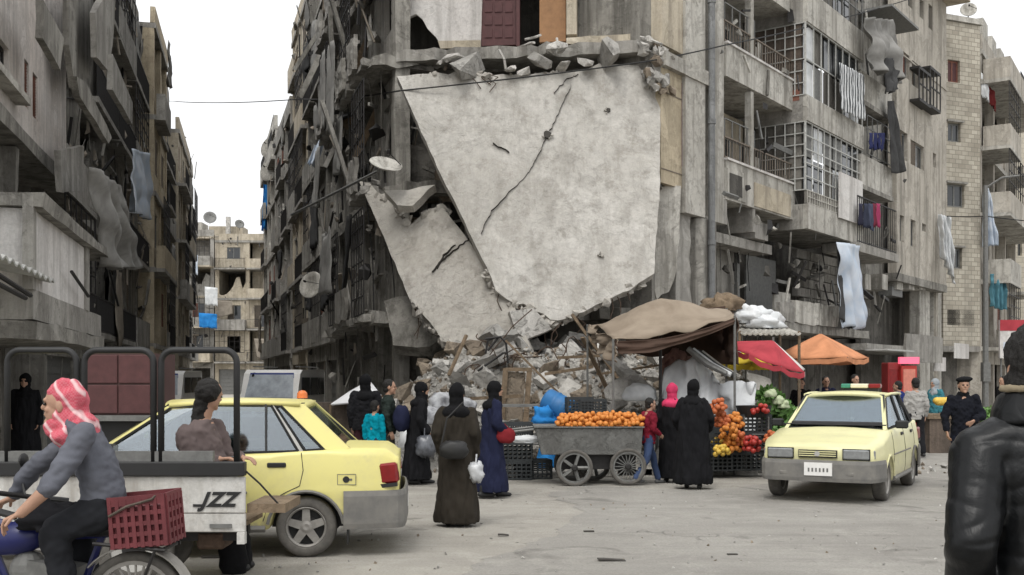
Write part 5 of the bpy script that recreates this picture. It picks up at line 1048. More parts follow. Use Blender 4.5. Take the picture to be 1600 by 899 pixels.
for i, (x, y, lb, mt) in enumerate(((1130,478,'brown and white boxes on the tin roof','wood'),(1175,497,'white plastic bundle lying on the tin roof','sheet_w'),(1195,505,'smaller white bundle on the tin roof edge','sheet_w'))): lump(px(x,y,23.3), (.4,.3,.25), M[mt], 'roof_bundle', lb, 'bundle', seed=i+20, amp=.5)
# shops across: red cabinets, signs, lamp
t = thing('drinks_cabinet', 'taller red cabinet with pink lit sign by the shop', 'cabinet', (px(1415,600,33).x, 33, 0)); MB().box(-.24,.24,-.3,.3,0,2.0).build('body', plain('red_cabinet_paint', (.42,.04,.03), .4), t, bevel=.02); MB().box(-.18,.18,-.32,-.302,.6,1.9).build('door_panel', plain('salmon_panel', (.62,.22,.16), .5), t)
k = NT('pink_lit_sign'); k.b.inputs['Base Color'].default_value = (.7,.1,.15,1); k.b.inputs['Emission Color'].default_value = (1,.12,.22,1); k.b.inputs['Emission Strength'].default_value = .8; MB().box(-.3,.28,-.36,-.2,2.06,2.26).build('lit_sign', k.m, t)
t = thing('drinks_cabinet', 'shorter dark red cabinet left of the pink lit sign', 'cabinet', (px(1396,600,33).x, 33.2, 0)); MB().box(-.2,.2,-.3,.3,0,2.1).build('body', plain('dark_red_cabinet', (.28,.03,.03), .4), t, bevel=.02); MB().box(-.15,.15,-.32,-.302,.5,1.9).build('door_panel', M['lamp_r'], t)
for x, y, h_, Y, lb in ((1540,290,0,40,'grey lamp post at the far right street corner'),):
    p = px(x,y,Y); t = thing('street_lamp_post', lb, 'post', (p.x,p.y,0)); MB().tube([(0,0,0),(0,0,p.z)], [.11,.08], 10).build('shaft', M['iron_g'], t); MB().tube([(0,0,p.z-.1),(.5,-.2,p.z+.25),(1.1,-.3,p.z+.3)], .04).build('arm', M['iron_g'], t); MB().box(-.13,.13,-.13,.13,1.5,2.2).build('meter_box', M['iron_g'], t)
t = thing('shop_sign', 'white shop sign with a red top band at the right edge', 'sign', (px(1585,600,34).x, 34, 0)); s_ = 34/FX
MB().box(-.45,.7,0,.1,1.65+30*s_,1.65+73*s_).build('board', M['white_pl'], t); MB().box(-.45,.7,-.012,-.002,1.65+73*s_,1.65+90*s_).build('red_band', cr, t); MB().box(-.45,.7,.0,.1,1.65+73.2*s_,1.65+90*s_).build('backing', M['white_pl'], t); MB().box(-.35,.5,-.01,-.002,1.65+40*s_,1.65+55*s_).build('printed_strip', M['sheet_lb'], t)
for x in (-.35,.55): MB().tube([(x,.15,0),(x,.15,3.3)], .03).build('post', M['iron_g'], t)
for i, (x, y, w_, hgt) in enumerate(((1556,565,8,40),(1468,575,12,18))):
    pass
# lower stall row at right
t = thing('vegetable_stall', 'low produce stall in front of the far shops', 'stall', (px(1475,640,24).x, 24, 0)); MB().box(-.5,.35,-.4,.4,.75,.85).build('table_top', M['wood'], t); MB().box(-.45,.3,-.35,.35,0,.75).build('cloth_front', M['mud'], t)
for i in range(9): o = share('melon', om3, None, px(1464+i*2.4,632+2*(i % 2),23.9)+Vector((0,0,.0)), (0,0,i), (2.2,2.2,2.0)); tag(o, 'pale yellow melon on the far produce stall', 'melon', 'melons on the far stall')
t = thing('vegetable_stall', 'greens stall behind the leather jacket man', 'stall', (px(1548,640,27).x, 27, 0)); MB().box(-.6,.9,-.4,.4,.6,.7).build('table_top', M['wood'], t); MB().box(-.55,.85,-.35,.35,0,.6).build('cloth_front', M['mud'], t)
# overhead cables
def cable(pts, r, label):
    out = []
    for (a, b) in zip(pts, pts[1:]):
        a = Vector(a); b = Vector(b)
        for q_ in range(10): t_ = q_/10; out.append(a.lerp(b, t_)-Vector((0,0,.04*(b-a).length**1.0*t_*(1-t_)*.5)))
    out.append(Vector(pts[-1])); tag(MB().tube(out, r, 5).build('overhead_cable', M['cable'], None), label, 'cable')
cable([px(20,140,20.5), px(262,158,60), px(470,155,40), px(625,142,25.3)], .02, 'thin cable across the white gap of the left street')
cable([px(625,142,25.2), px(1000,98,24.6), px(1128,72,27), px(1430,-4,40)], .018, 'cable running over the huge slab up to the right')
cable([px(-10,387,19.6), px(60,405,24), px(258,422,58)], .03, 'sagging cable low over the left street front')
cable([px(1480,338,44), px(1540,338,40), px(1600,345,40)], .02, 'cable from the lamp post to the right edge')
for i, (x0,y0,x1,y1,Y) in enumerate(((572,300,585,520,26.5), (540,120,545,300,30), (600,350,618,480,26.2))): cable([px(x0,y0,Y), px((x0+x1)/2+4,(y0+y1)/2,Y), px(x1,y1,Y)], .015, 'loose cable dangling down the dark ruin, %s' % ('lowest','uppermost','nearest the leaning slab')[i])
# stones and litter on the road
for i in range(190):
    x, y = random.uniform(400,1500), random.uniform(748,895); s_ = random.uniform(.02,.05); o = share('pebble', CM[i % 24], None, gnd(x,y)+Vector((0,0,s_*.2)), (i,i,i), (s_,)*3); tag(o, 'small stone lying on the dusty street', 'stone', 'stones on the street')
for x, y, lb, s_ in ((955,877,'dark flattened scrap in the middle of the road',.1), (787,838,'small dark scrap on the pale ground right of the brown coat',.05), (1145,868,'little dark scrap on the road towards the right',.04), (920,832,'thin scrap of litter on the grey road',.05), (330,872,'black scrap under the truck tail',.07)):
    tag(MB().obox(gnd(x,y)+Vector((0,0,.012)), (s_*2.4,s_,.012), (0,.05,.1)).build('litter', M['crack'], rough=.012, cuts=2), lb, 'litter')
# ================================================================== vehicles
CARL = 3.94; WF, WR_ = .70, 3.045
def interp(tab, s):
    for (a, x), (b, y) in zip(tab, tab[1:]):
        if s <= b: t = max(0, (s-a)/(b-a)); t = t*t*(3-2*t)*.5+t*.5; return x+(y-x)*t
    return tab[-1][1]
def sedan(name, label, paint, roofsign, hub):
    t = thing(name, label, 'car'); X = lambda s: CARL/2-s
    zt = lambda s: interp([(0,.70),(.12,.75),(.6,.83),(1.05,.92),(1.6,.94),(2.6,.955),(3.35,.985),(3.78,.975),(3.87,.90)], s)
    def zb(s):
        b = .24 if .37 < s < 3.38 else .36
        for c in (WF, WR_):
            d = abs(s-c)
            if d < .335: b = max(b, .27+math.sqrt(.335**2-d*d)*.98)
        return min(b, .68)
    def hw(s, z):
        w_ = .80
        if s < .55: w_ -= .11*((.55-s)/.55)**2
        if s > 3.3: w_ -= .085*((s-3.3)/.6)**2
        w_ -= .05*max(0, (z-.56)/.4)**2+.04*max(0, (.45-z)/.25)**2
        if abs(z-.60) < .02: w_ += .006
        return w_
    ss = sorted(set([.03,.06,.12,.2,.28,.34]+[WF-.335+.67*i/16 for i in range(17)]+[1.1+.14*i for i in range(12)]+[WR_-.335+.67*i/16 for i in range(17)]+[3.44,3.55,3.66,3.76,3.82,3.86,3.885]))
    NR = 10; rings = []
    for s in ss:
        a, b = zb(s), zt(s); q = []
        for j in range(NR+1): z = a+(b-a)*j/NR; q.append((X(s), hw(s, z), z))
        for j in range(1, 9): y = hw(s, b)*(1-2*j/9); q.append((X(s), y, b+.035*(1-(y/hw(s,b))**2)))
        for j in range(NR, -1, -1): z = a+(b-a)*j/NR; q.append((X(s), -hw(s, z), z))
        rings.append(q)
    m = MB().loft(rings); m.build('body', paint, t, smooth=True).data.polygons.foreach_set('use_smooth', [True]*len(m.f))
    ob = t.children[0]
    # cabin
    A0, A1 = (1.12,.70,.93), (1.78,.56,1.385); B0, B1 = (2.06,.755,.945), (2.10,.60,1.41); C0, C1 = (3.00,.74,.97), (2.72,.60,1.405); Q0 = (3.22,.725,.985); D0, D1 = (3.42,.66,.99), (2.97,.555,1.39)
    V = lambda p, sy=1: Vector((X(p[0]), p[1]*sy, p[2]))
    top = []
    for i in range(11):
        s = 1.74+(3.0-1.74)*i/10; e = (i/10-.45)*2; w_ = .575+.015*(1-e*e); z = 1.412-.022*e*e; row = []
        for j in range(13): f = -1+2*j/12; row.append((X(s+(.05*(1-f*f)*(-1 if i == 0 else 1 if i == 10 else 0))), w_*f, z+.04*(1-f*f)-(.03 if abs(f) > .99 else 0)))
        rings_ = row; top.append(row)
    m = MB()
    for row in top: m.v += row
    for i in range(10):
        for j in range(12): a = i*13+j; m.f.append((a, a+13, a+14, a+1))
    rf = m.build('roof', paint, t, smooth=True); sm = rf.modifiers.new('t', 'SOLIDIFY'); sm.thickness = .05; sm.offset = -1
    for sy in (-1, 1):
        o_ = Vector((0, sy*.004, 0))
        def strip(nm, p0, p1, w0, w1, mat, th=.05):
            a, b = V(p0, sy), V(p1, sy); MB().prism([a+Vector((w0/2,0,0)), a-Vector((w0/2,0,0)), b-Vector((w1/2,0,0)), b+Vector((w1/2,0,0))], (0,-sy*th,0)).build(nm, mat, t)
        strip('windscreen_pillar', A0, A1, .09, .07, paint); strip('door_pillar', B0, B1, .06, .06, M['black']); strip('door_pillar', C0, C1, .035, .035, M['rimw'], .04)
        p0, p1, p2, p3 = V(Q0,sy), V((D0[0]+.02,D0[1]+.03,D0[2]),sy), V((D1[0]+.03,D1[1]+.02,D1[2]+.015),sy), V((2.80,.60,1.40),sy); MB().prism([p0,p1,p2,p3], (0,-sy*.05,0)).build('rear_pillar', paint, t)
        a, b = V(A1,sy)+Vector((0,sy*.01,.005)), V(D1,sy)+Vector((0,sy*.035,.01)); mid = (a+b)/2+Vector((0,sy*.02,.018)); MB().tube([a, a.lerp(mid,.6)+Vector((0,0,.006)), mid, b.lerp(mid,.6)+Vector((0,0,.006)), b], .024).build('roof_rail', paint, t, smooth=True)
        for nm, q in (('front_side_window', [(1.17,.70,.95),(2.02,.755,.955),(2.07,.60,1.395),(1.80,.575,1.375)]), ('rear_side_window', [(2.09,.755,.955),(2.97,.74,.975),(2.71,.60,1.395),(2.13,.60,1.40)]), ('quarter_window', [(3.03,.735,.98),(3.20,.727,.99),(2.80,.60,1.385),(2.74,.60,1.39)])):
            MB().prism([V(p,sy)-Vector((0,sy*.012,0)) for p in q], (0,-sy*.006,0)).build(nm, M['glass'], t)
            m = MB(); P_ = [V(p,sy)-Vector((0,sy*.004,0)) for p in q]
            for i in range(4): m.beam(P_[i], P_[(i+1) % 4], .022, .02)
            m.build('window_seal', M['black'], t)
        MB().beam(V((2.68,.745,.965),sy), V((2.66,.605,1.40),sy), .018).build('window_divider', M['black'], t)
        for s0, z0, z1 in ((1.06,.30,.9), (2.07,.27,.94)): 
            pts = [(X(s0), sy*(hw(s0,z0+(z1-z0)*i/6)+.0015), z0+(z1-z0)*i/6) for i in range(7)]; m = MB(); m.tube(pts, .004, 4).build('door_seam', M['black'], t)
        pts = [(X(s0), sy*(hw(s0,z_)+.0015), z_) for s0, z_ in ((3.0,.96),(3.02,.8),(2.99,.66),(2.86,.60),(2.72,.52),(2.66,.34))]; MB().tube(pts, .004, 4).build('door_seam', M['black'], t)
        pts = [(X(1.02+.15*i), sy*(hw(1.02+.15*i,.60)+.004), .605) for i in range(11)]; MB().tube(pts, .011, 5).build('side_moulding', M['plast'], t)
        for s0 in (1.88, 2.78): MB().obox((X(s0), sy*(hw(s0,.85)+.006), .85), (.17,.022,.045)).build('door_handle', M['black'], t, bevel=.008)
        MB().box(X(1.05),X(1.3),min(sy*.79,sy*.83),max(sy*.79,sy*.83),.57,.585)
        mo = MB().obox((X(1.33), sy*.86, 1.0), (.09,.17,.11)).build('wing_mirror', M['black'], t, bevel=.02); MB().obox((X(1.375), sy*.86, 1.0), (.006,.14,.085)).build('mirror_glass', M['lamp_h'], mo)
        MB().beam((X(1.30),sy*.72,.96), (X(1.32),sy*.8,.99), .03).build('mirror_arm', M['black'], t)
        pts = [(X(s0), sy*(hw(s0,.28)+.004), .27) for s0 in (1.08,1.5,2.0,2.4,2.68)]; MB().tube(pts, .035, 6).build('sill', M['plast'], t)
        for c in (WF, WR_):
            pts = [(X(c+.345*math.cos(a)), sy*(hw(c+.345*math.cos(a), .5)+.004), .265+.345*math.sin(a)) for a in [R(8+164*i/16) for i in range(17)]]; MB().tube(pts, .016, 5).build('wheel_arch_trim', M['plast'] if c == WR_ else paint, t)
            pts = [(X(c), sy*.42, .3)]; MB().lathe([(.31,-.02),(.33,-.02),(.33,.30),(.31,.30),(.02,.30),(.02,.29),(.30,.28),(.31,-.02)], 24, (X(c), sy*.74 if sy < 0 else sy*.46, .30)).build('wheel_well', M['black'], t) if 0 else None
            m = MB(); n = 14; m.grid(lambda i, j: (X(c)+.34*math.cos(math.pi*i), sy*(.50+.27*j), .27+.34*math.sin(math.pi*i)), n, 1); m.build('wheel_well', M['black'], t)
            MB().box(X(c)-.34,X(c)+.34,min(sy*.49,sy*.5),max(sy*.49,sy*.5),.25,.62).build('well_back', M['black'], t)
            w_ = MB().lathe([(.04,-.09),(.10,-.08),(.10,.02),(.04,.03)], 16, (X(c), sy*.69, .278)).build('wheel', M['iron'], t)
            yo = sy*.69; k_ = 1 if sy > 0 else -1; f_ = lambda h: h*k_
            MB().lathe([(.185,f_(-.075)),(.20,f_(-.085)),(.25,f_(-.085)),(.272,f_(-.06)),(.278,f_(-.03)),(.278,f_(.03)),(.272,f_(.06)),(.25,f_(.085)),(.20,f_(.085)),(.185,f_(.075)),(.185,f_(-.075))], 40, (X(c),yo,.278)).build('tyre', M['tyre'], w_, smooth=True)
            m = MB().lathe([(.165,f_(-.06)),(.186,f_(-.07)),(.192,f_(.07)),(.180,f_(.078)),(.165,f_(.06)),(.165,f_(-.06))], 36, (X(c),yo,.278))
            for i in range(5):
                a = 2*math.pi*i/5+.3; d = Vector((math.cos(a),0,math.sin(a))); e = Vector((-math.sin(a),0,math.cos(a))); o0 = Vector((X(c),yo+f_(.055),.278))
                m.add([o0+d*.03+e*.04, o0+d*.03-e*.04, o0+d*.172-e*.033, o0+d*.172+e*.033, o0+d*.03+e*.03-Vector((0,f_(.03),0)), o0+d*.03-e*.03-Vector((0,f_(.03),0)), o0+d*.172-e*.025-Vector((0,f_(.04),0)), o0+d*.172+e*.025-Vector((0,f_(.04),0))], [(0,1,2,3),(4,7,6,5),(0,4,5,1),(1,5,6,2),(2,6,7,3),(3,7,4,0)])
            m.lathe([(.005,f_(.06)),(.03,f_(.064)),(.055,f_(.058)),(.06,f_(.02)),(.005,f_(.02))], 16, (X(c),yo,.278)); m.build('rim', M['rim'], w_); MB().lathe([(.005,f_(.0)),(.17,f_(.0)),(.17,f_(-.02)),(.005,f_(-.02))], 24, (X(c),yo,.278)).build('brake_disc', M['black'], w_)
    # screens
    MB().prism([V((1.14,.665,.945)), V((1.14,.665,.945),-1), V((1.775,.53,1.39),-1), V((1.775,.53,1.39))], (0,0,.008)).build('windscreen', M['glass'], t)
    MB().prism([V((3.39,.63,.995)), V((3.39,.63,.995),-1), V((2.99,.53,1.39),-1), V((2.99,.53,1.39))], (0,0,.008)).build('rear_window', M['glass'], t)
    for q in ([V((1.12,.68,.94)), V((1.12,.68,.94),-1), V((1.77,.545,1.395),-1), V((1.77,.545,1.395))], [V((3.41,.645,.99)), V((3.41,.645,.99),-1), V((2.985,.545,1.40),-1), V((2.985,.545,1.40))]):
        m = MB(); [m.beam(q[i], q[(i+1) % 4], .025, .022) for i in range(4)]; m.build('screen_seal', M['black'], t)
    for y0 in (-.1,.42): MB().beam((X(1.16),y0+.1,.965), (X(1.22),y0-.42,1.0), .012).build('wiper', M['black'], t)
    MB().box(X(3.3),X(1.15),-.68,.68,.982,.998).build('interior_tray', M['seat'], t)
    for s0, ys in ((1.95,(-.36,.36)), (2.75,(-.36,.36))):
        for y0 in ys: so_ = MB().obox((X(s0), y0, 1.08), (.12,.5,.3), (0,R(-12),0)).build('seat_back', M['seat'], t, bevel=.03); MB().obox((X(s0+.04), y0, 1.27), (.08,.24,.14)).build('headrest', M['seat'], so_, bevel=.02)
    MB().lathe([(.16,-.012),(.175,0),(.16,.012),(.15,0),(.16,-.012)], 20, (X(1.52),.36,1.02), 'x').build('steering_wheel', M['black'], t); MB().box(X(1.4),X(1.16),-.62,.62,.985,1.03).build('dashboard', M['seat'], t, bevel=.01)
    # bumpers wrap round the ends
    def bumper(nm, path, z0, z1, d):
        rg_ = []
        for i, (s, y) in enumerate(path):
            a = path[max(0,i-1)]; b = path[min(len(path)-1,i+1)]; tx, ty = -(b[0]-a[0]), b[1]-a[1]; L = math.hypot(tx,ty); n_ = Vector((ty/L,-tx/L,0)); p = Vector((X(s),y,0))
            if n_.dot(p-Vector((0,0,0))) < 0: n_ = -n_
            rg_.append([p+n_*a_+Vector((0,0,z)) for a_, z in ((0,z0),(d*.7,z0),(d,z0+.05),(d,z1-.05),(d*.6,z1),(0,z1))])
        return MB().loft(rg_).build(nm, M['plast'], t, smooth=False)
    fr = [(.36,hw(.36,.5)),(.2,hw(.2,.5)),(.08,hw(.08,.5)),(.03,hw(.03,.5)),(-.01,.665),(-.035,.56),(-.055,.3),(-.06,0)]; fr = fr+[(s,-y) for s, y in reversed(fr[:-1])]; bumper('front_bumper', fr, .29, .57, .035)
    re = [(3.385,hw(3.385,.5)),(3.5,hw(3.5,.5)),(3.6,hw(3.6,.5)),(3.7,hw(3.7,.5)),(3.79,hw(3.79,.5)),(3.87,hw(3.87,.5)),(3.905,.68),(3.925,.58),(3.935,.35),(3.94,0)]; re = re+[(s,-y) for s, y in reversed(re[:-1])]; bumper('rear_bumper', re, .26, .61, .03)
    for sy in (-1, 1):
        h = MB().obox((X(.03), sy*.49, .648), (.09,.33,.125)).build('headlamp', M['lamp_h'], t, bevel=.014); MB().obox((X(.05), sy*.49, .648), (.07,.35,.145)).build('lamp_bezel', M['black'], h)
        MB().obox((X(.1), sy*.675, .648), (.12,.07,.115), (0,0,sy*.35)).build('indicator', M['lamp_h'], t, bevel=.012)
        h = MB().obox((X(3.80), sy*.70, .765), (.17,.12,.19), (0,R(6),-sy*.12)).build('tail_lamp', M['lamp_r'], t, bevel=.02); MB().obox((X(3.79), sy*.705, .655), (.18,.115,.035), (0,R(6),-sy*.12)).build('lamp_base', M['black'], h)
        for z_ in (.36,): MB().obox((X(-.06), sy*.42, .40), (.05,.14,.07)).build('fog_lamp', M['plast'], t, bevel=.02)
    MB().obox((X(.02),0,.648), (.05,.5,.10)).build('grille', M['black'], t)
    for z_ in (.622,.65,.678): MB().obox((X(-.01),0,z_), (.02,.48,.012)).build('grille_slat', paint, t)
    MB().lathe([(.005,0),(.035,0),(.035,.008),(.005,.008)], 16, (X(-.024),0,.65), 'x').build('badge', M['rimw'], t)
    pl_ = MB().obox((X(-.105),.03,.455), (.012,.36,.17)).build('number_plate', M['plate'], t)
    for i in range(6): MB().obox((X(-.113),-.09+i*.048+.0,.445), (.003,.022,.05)).build('plate_digit', M['iron_g'], pl_)
    MB().obox((X(3.965),0,.45), (.012,.36,.11)).build('number_plate', M['plate'], t)
    if roofsign == 'bar':
        for i, (mt, a, b) in enumerate((('lamp_g',-.18,-.04),('lamp_w',-.04,.22),('lamp_r',.22,.40))):
            MB().box(X(2.55),X(2.41),min(a,b)+.002,max(a,b)-.002,1.49,1.555).build('roof_sign', M[mt], t, bevel=.012)
        MB().box(X(2.52),X(2.44),-.14,.36,1.44,1.49).build('sign_bracket', M['black'], t)
    else:
        MB().lathe([(.02,1.44),(.055,1.44),(.05,1.49),(.03,1.515),(.005,1.52)], 16, (X(2.90),-.3,0), 'z').build('roof_beacon', M['lamp_o'], t)
        d_ = MB().box(X(3.50),X(3.33),hw(3.4,.72)+.002,hw(3.4,.72)+.005,.665,.765).build('door_sticker', paint, t); m = MB()
        for a, b, c, e in ((-.085,.085,.665,.67),(-.085,.085,.76,.765),(-.085,-.08,.67,.76),(.08,.085,.67,.76)): m.box(X(3.415)+a,X(3.415)+b,hw(3.4,.72)+.006,hw(3.4,.72)+.008,c,e)
        m.build('sticker_border', M['iron_g'], d_); MB().lathe([(.01,0),(.03,0),(.03,.004),(.01,.004)], 20, (X(3.44)+.03,hw(3.4,.72)+.006,.715)).build('sticker_ring', M['black'], d_); MB().box(X(3.5)+.035,X(3.5)+.075,hw(3.4,.72)+.006,hw(3.4,.72)+.009,.705,.723).build('sticker_text', M['iron_g'], d_)
    MB().tube([(X(3.36),.80,.30),(X(3.40),.80,.20),(X(3.41),.80,.13)], .012).build('tmpx', M['black'], t) if 0 else None
    for sy in (-1,1): MB().box(X(3.43),X(3.415),sy*.7-.09,sy*.7+.09,.12,.3).build('mud_flap', M['black'], t)
    return t
t1 = sedan('taxi', 'yellow sedan taxi seen from its side, behind the truck bed at left', M['yel'], 'beacon', 0)
def place(t, wheel_local, wheel_world, ang):
    c, s = math.cos(ang), math.sin(ang); x, y = wheel_local; t.rotation_euler = (0,0,ang); t.location = (wheel_world.x-(c*x-s*y), wheel_world.y-(s*x+c*y), 0)
place(t1, (CARL/2-WR_, .78), gnd(478,872), R(180+5))
t2 = sedan('taxi', 'pale yellow taxi with green white and red roof bar driving towards the viewer', M['yel2'], 'bar', 0)
place(t2, (CARL/2-WF, .78), gnd(1388,783), R(270-28))
# far vehicles
def minivan(label, c, ang, paint, scale=1):
    t = thing('parked_van', label, 'van', c, ang); prof = [(1.75,.35),(1.78,.8),(1.62,1.05),(1.25,1.75),(1.0,1.86),(-1.6,1.88),(-1.72,1.8),(-1.75,.35)]
    rg_ = [[(x, y, z) for x, z in [(px_, .35+(pz-.35)*k) for px_, pz in prof]] for y, k in ((-.76,.97),(-.78,1),(.78,1),(.76,.97))]
    MB().loft(rg_).build('body', paint, t)
    MB().prism([(1.60,-.66,1.10),(1.60,.66,1.10),(1.275,.6,1.72),(1.275,-.6,1.72)], (.012,0,.008)).build('windscreen', plain('painted_reflection_glass', (.42,.46,.50), .3, 0, .5, 3), t)  # bluish-white reflection of the windscreen put into its base colour
    MB().prism([(1.29,-.62,1.62),(1.29,.62,1.62),(1.235,.6,1.76),(1.235,-.6,1.76)], (.03,0,.016)).build('sun_strip', plain('blue_sun_strip', (.03,.05,.22), .5), t)
    for sy in (-1,1):
        for a, b in ((.2,1.1),(-.8,.1),(-1.6,-.9)): MB().box(a,b,min(sy*.785,sy*.79),max(sy*.785,sy*.79),1.15,1.65).build('side_window', M['glass_d'], t)
        MB().obox((1.785,sy*.55,.75),(.03,.26,.15)).build('headlamp', M['lamp_h'], t)
        for x in (1.15,-1.15): w_ = MB().lathe([(.18,-.08),(.27,-.08),(.28,0),(.27,.08),(.18,.08),(.18,-.08)], 24, (x,sy*.7,.28)).build('wheel', M['tyre'], t); MB().lathe([(.01,.07),(.17,.07),(.17,.03),(.01,.03)], 18, (x,sy*.7-(0 if sy > 0 else .1),.28)).build('rim', M['rimw'], w_)
    MB().box(1.76,1.84,-.78,.78,.36,.58).build('bumper', M['plast'], t); MB().box(1.785,1.80,-.3,.3,.68,.8).build('grille', M['black'], t)
    for y0 in (-.6,.6): MB().tube([(1.0,y0,1.95),(-1.5,y0,1.95)], .02).build('roof_rack', M['iron_g'], t)
    return t
minivan('white minivan with blue sun strip coming out of the left street', Vector((px(444,600,31).x,31,0)), R(267), M['wht']); minivan('white van half hidden far behind the truck frame', Vector((px(262,600,36).x,36,0)), R(275), M['wht'])
# truck with hooped bed: rear towards the right
tr = thing('pickup_truck', 'small white truck bed with black hoops and its tailgate lowered', 'truck', (px(383,700,8.5).x, 8.5, 0)); S_ = 8.5/FX
xx = lambda x: (x-383)*S_; zz = lambda y: HC-(y-HY)*S_
MB().box(xx(-220),0,0,.03,zz(802),zz(745)).build('side_panel', M['trk'], tr, bevel=.006); MB().box(xx(-220),0,.006,.04,zz(832),zz(803)).build('lower_side_panel', M['trk'], tr, bevel=.006)
MB().box(xx(-220),.0,-.03,.06,zz(744),zz(722)).build('top_rail', M['black'], tr, bevel=.008); MB().box(xx(-220),xx(330),.04,.1,zz(722),zz(706)).build('upper_board', M['iron_g'], tr)
MB().box(xx(-220),xx(335),.69,.72,zz(832),zz(745)).build('far_side_panel', M['trk'], tr); MB().box(xx(-220),xx(335),.67,.74,zz(744),zz(724)).build('far_rail', M['black'], tr); MB().box(xx(-220),-.02,.05,.685,zz(825),zz(818)).build('bed_floor', M['wood'], tr)
MB().box(.0,.30,.06,.68,zz(803),zz(789)).build('tailgate', M['wood'], tr); MB().tube([(-.02,.02,zz(733)),(.1,.06,zz(757)),(.27,.1,zz(797))], .008,5).build('tailgate_chain', M['iron'], tr); 0
MB().box(-.06,.0,-.02,.05,zz(850),zz(832)).build('bed_corner', M['trk'], tr)
for x, w_ in ((345,.05),(210,.05)): MB().obox((xx(x),-.003,zz(822)),(.17,.02,.03)).build('latch', M['iron_g'], tr)
for a, b in ((248,367),(127,236),(6,115)):
    n = 6; r_ = .10; z1 = zz(547); pts = [(xx(a),.06,zz(735))]; pts += [(xx(a)+r_-r_*math.cos(math.pi/2*i/n),.06,z1-r_+r_*math.sin(math.pi/2*i/n)) for i in range(n+1)]; pts += [(xx(b)-r_+r_*math.sin(math.pi/2*i/n),.06,z1-r_+r_*math.cos(math.pi/2*i/n)) for i in range(n+1)]; pts.append((xx(b),.06,zz(735))); MB().tube(pts, .026, 8).build('hoop', M['black'], tr, smooth=True)
for y in (.2,.55): MB().box(xx(-220),-.1,y-.04,y+.04,zz(850),zz(833)).build('chassis_rail', M['iron'], tr)
MB().tube([(xx(205),.05,.3),(xx(205),.66,.3)], .05).build('axle', M['iron'], tr); MB().obox((xx(320),.3,zz(850)),(.22,.3,.14)).build('fuel_tank', M['rebar'], tr, bevel=.02)
for y0 in (.10,.62):
    w_ = MB().lathe([(.02,-.06),(.09,-.06),(.09,.03),(.02,.03)], 16, (xx(205),y0,.30)).build('wheel', M['iron'], tr); MB().lathe([(.18,-.08),(.28,-.08),(.30,-.04),(.30,.04),(.28,.08),(.18,.08),(.18,-.08)], 32, (xx(205),y0,.30)).build('tyre', M['tyre'], w_, smooth=True); MB().lathe([(.02,-.03),(.18,-.06),(.18,.02),(.02,.02)], 24, (xx(205),y0,.30)).build('rim', M['rimw'], w_)
cu = bpy.data.curves.new('letters', 'FONT'); cu.body = 'JZZ'; cu.size = .155; cu.shear = .42; cu.offset = .006; cu.extrude = .002; cu.space_character = 1.15
o = bpy.data.objects.new('lettering', cu); C.objects.link(o); bpy.context.view_layer.update(); me = bpy.data.meshes.new_from_object(o.evaluated_get(bpy.context.evaluated_depsgraph_get())); bpy.data.objects.remove(o)
o = bpy.data.objects.new('lettering', me); me.materials.append(M['black']); C.objects.link(o); o.parent = tr; o.rotation_euler = (R(90),0,0); o.location = (xx(314),-.006,zz(791)); me.materials.clear(); me.materials.append(M['black']); MB().box(xx(302),xx(318),-.008,-.002,zz(792),zz(788)).build('lettering_tail', M['black'], tr)
# brown panelled cargo box behind
cb = thing('cargo_box', 'dark brown panelled cargo box standing behind the cyclist', 'cargo box', (px(185,600,13).x, 13, 0)); s_ = 13/FX
MB().box(-52*s_,52*s_,0,.9,HC-(648-590)*s_,HC+(590-552)*s_).build('box', plain('dark_brown_steel', (.075,.035,.032), .6, 0, .3, 4), cb)
for i in range(2):
    for j in range(2): MB().box((-50+51*i)*s_,(-1+51*i)*s_,-.02,-.002,HC-(646-590-47*j)*s_,HC-(602-590-47*j)*s_).build('panel', M['door'], cb, bevel=.006)
MB().box(-54*s_,54*s_,-.05,.95,HC-(658-590)*s_,HC-(649-590)*s_).build('deck_edge', M['iron_g'], cb); MB().box(-50*s_,50*s_,.1,.8,.25,HC-(659-590)*s_).build('chassis', M['black'], cb); [spoked((x,.05,.28), .28, cb, n=8) for x in (-.25,.28)]
# motorcycle
mc = thing('motorcycle', 'blue motorcycle with a maroon crate behind the rider', 'motorcycle', (px(130,900,6.5).x, 6.5, 0)); s_ = 6.5/FX; mx_ = lambda x: (x-130)*s_; mz = lambda y: HC-(y-HY)*s_
blue = plain('blue_bike_paint', (.014,.018,.10), .35, 0, .3, 6); spoked((mx_(212),0,.305), .305, mc, th=.05, n=28, rimm=M['rim']); spoked((mx_(-110),0,.305), .305, mc, th=.045, n=28, rimm=M['rim'])
MB().tube([(mx_(212),-.06,.305),(mx_(150),-.08,.38),(mx_(60),-.06,.42)], .022).tube([(mx_(212),.06,.305),(mx_(150),.08,.38),(mx_(60),.06,.42)], .022).build('swing_arm', M['iron'], mc)
MB().tube([(mx_(170),0,.72),(mx_(80),0,.70),(mx_(-20),0,.80),(mx_(-35),0,.86)], .028).tube([(mx_(-30),0,.82),(mx_(10),0,.45),(mx_(80),0,.35),(mx_(130),0,.40),(mx_(160),0,.70)], .024).build('frame', blue, mc)
MB().tube([(mx_(-35),-.09,.9),(mx_(-75),-.09,.5),(mx_(-110),-.08,.305)], .022).tube([(mx_(-35),.09,.9),(mx_(-75),.09,.5),(mx_(-110),.08,.305)], .022).build('front_fork', M['rim'], mc)
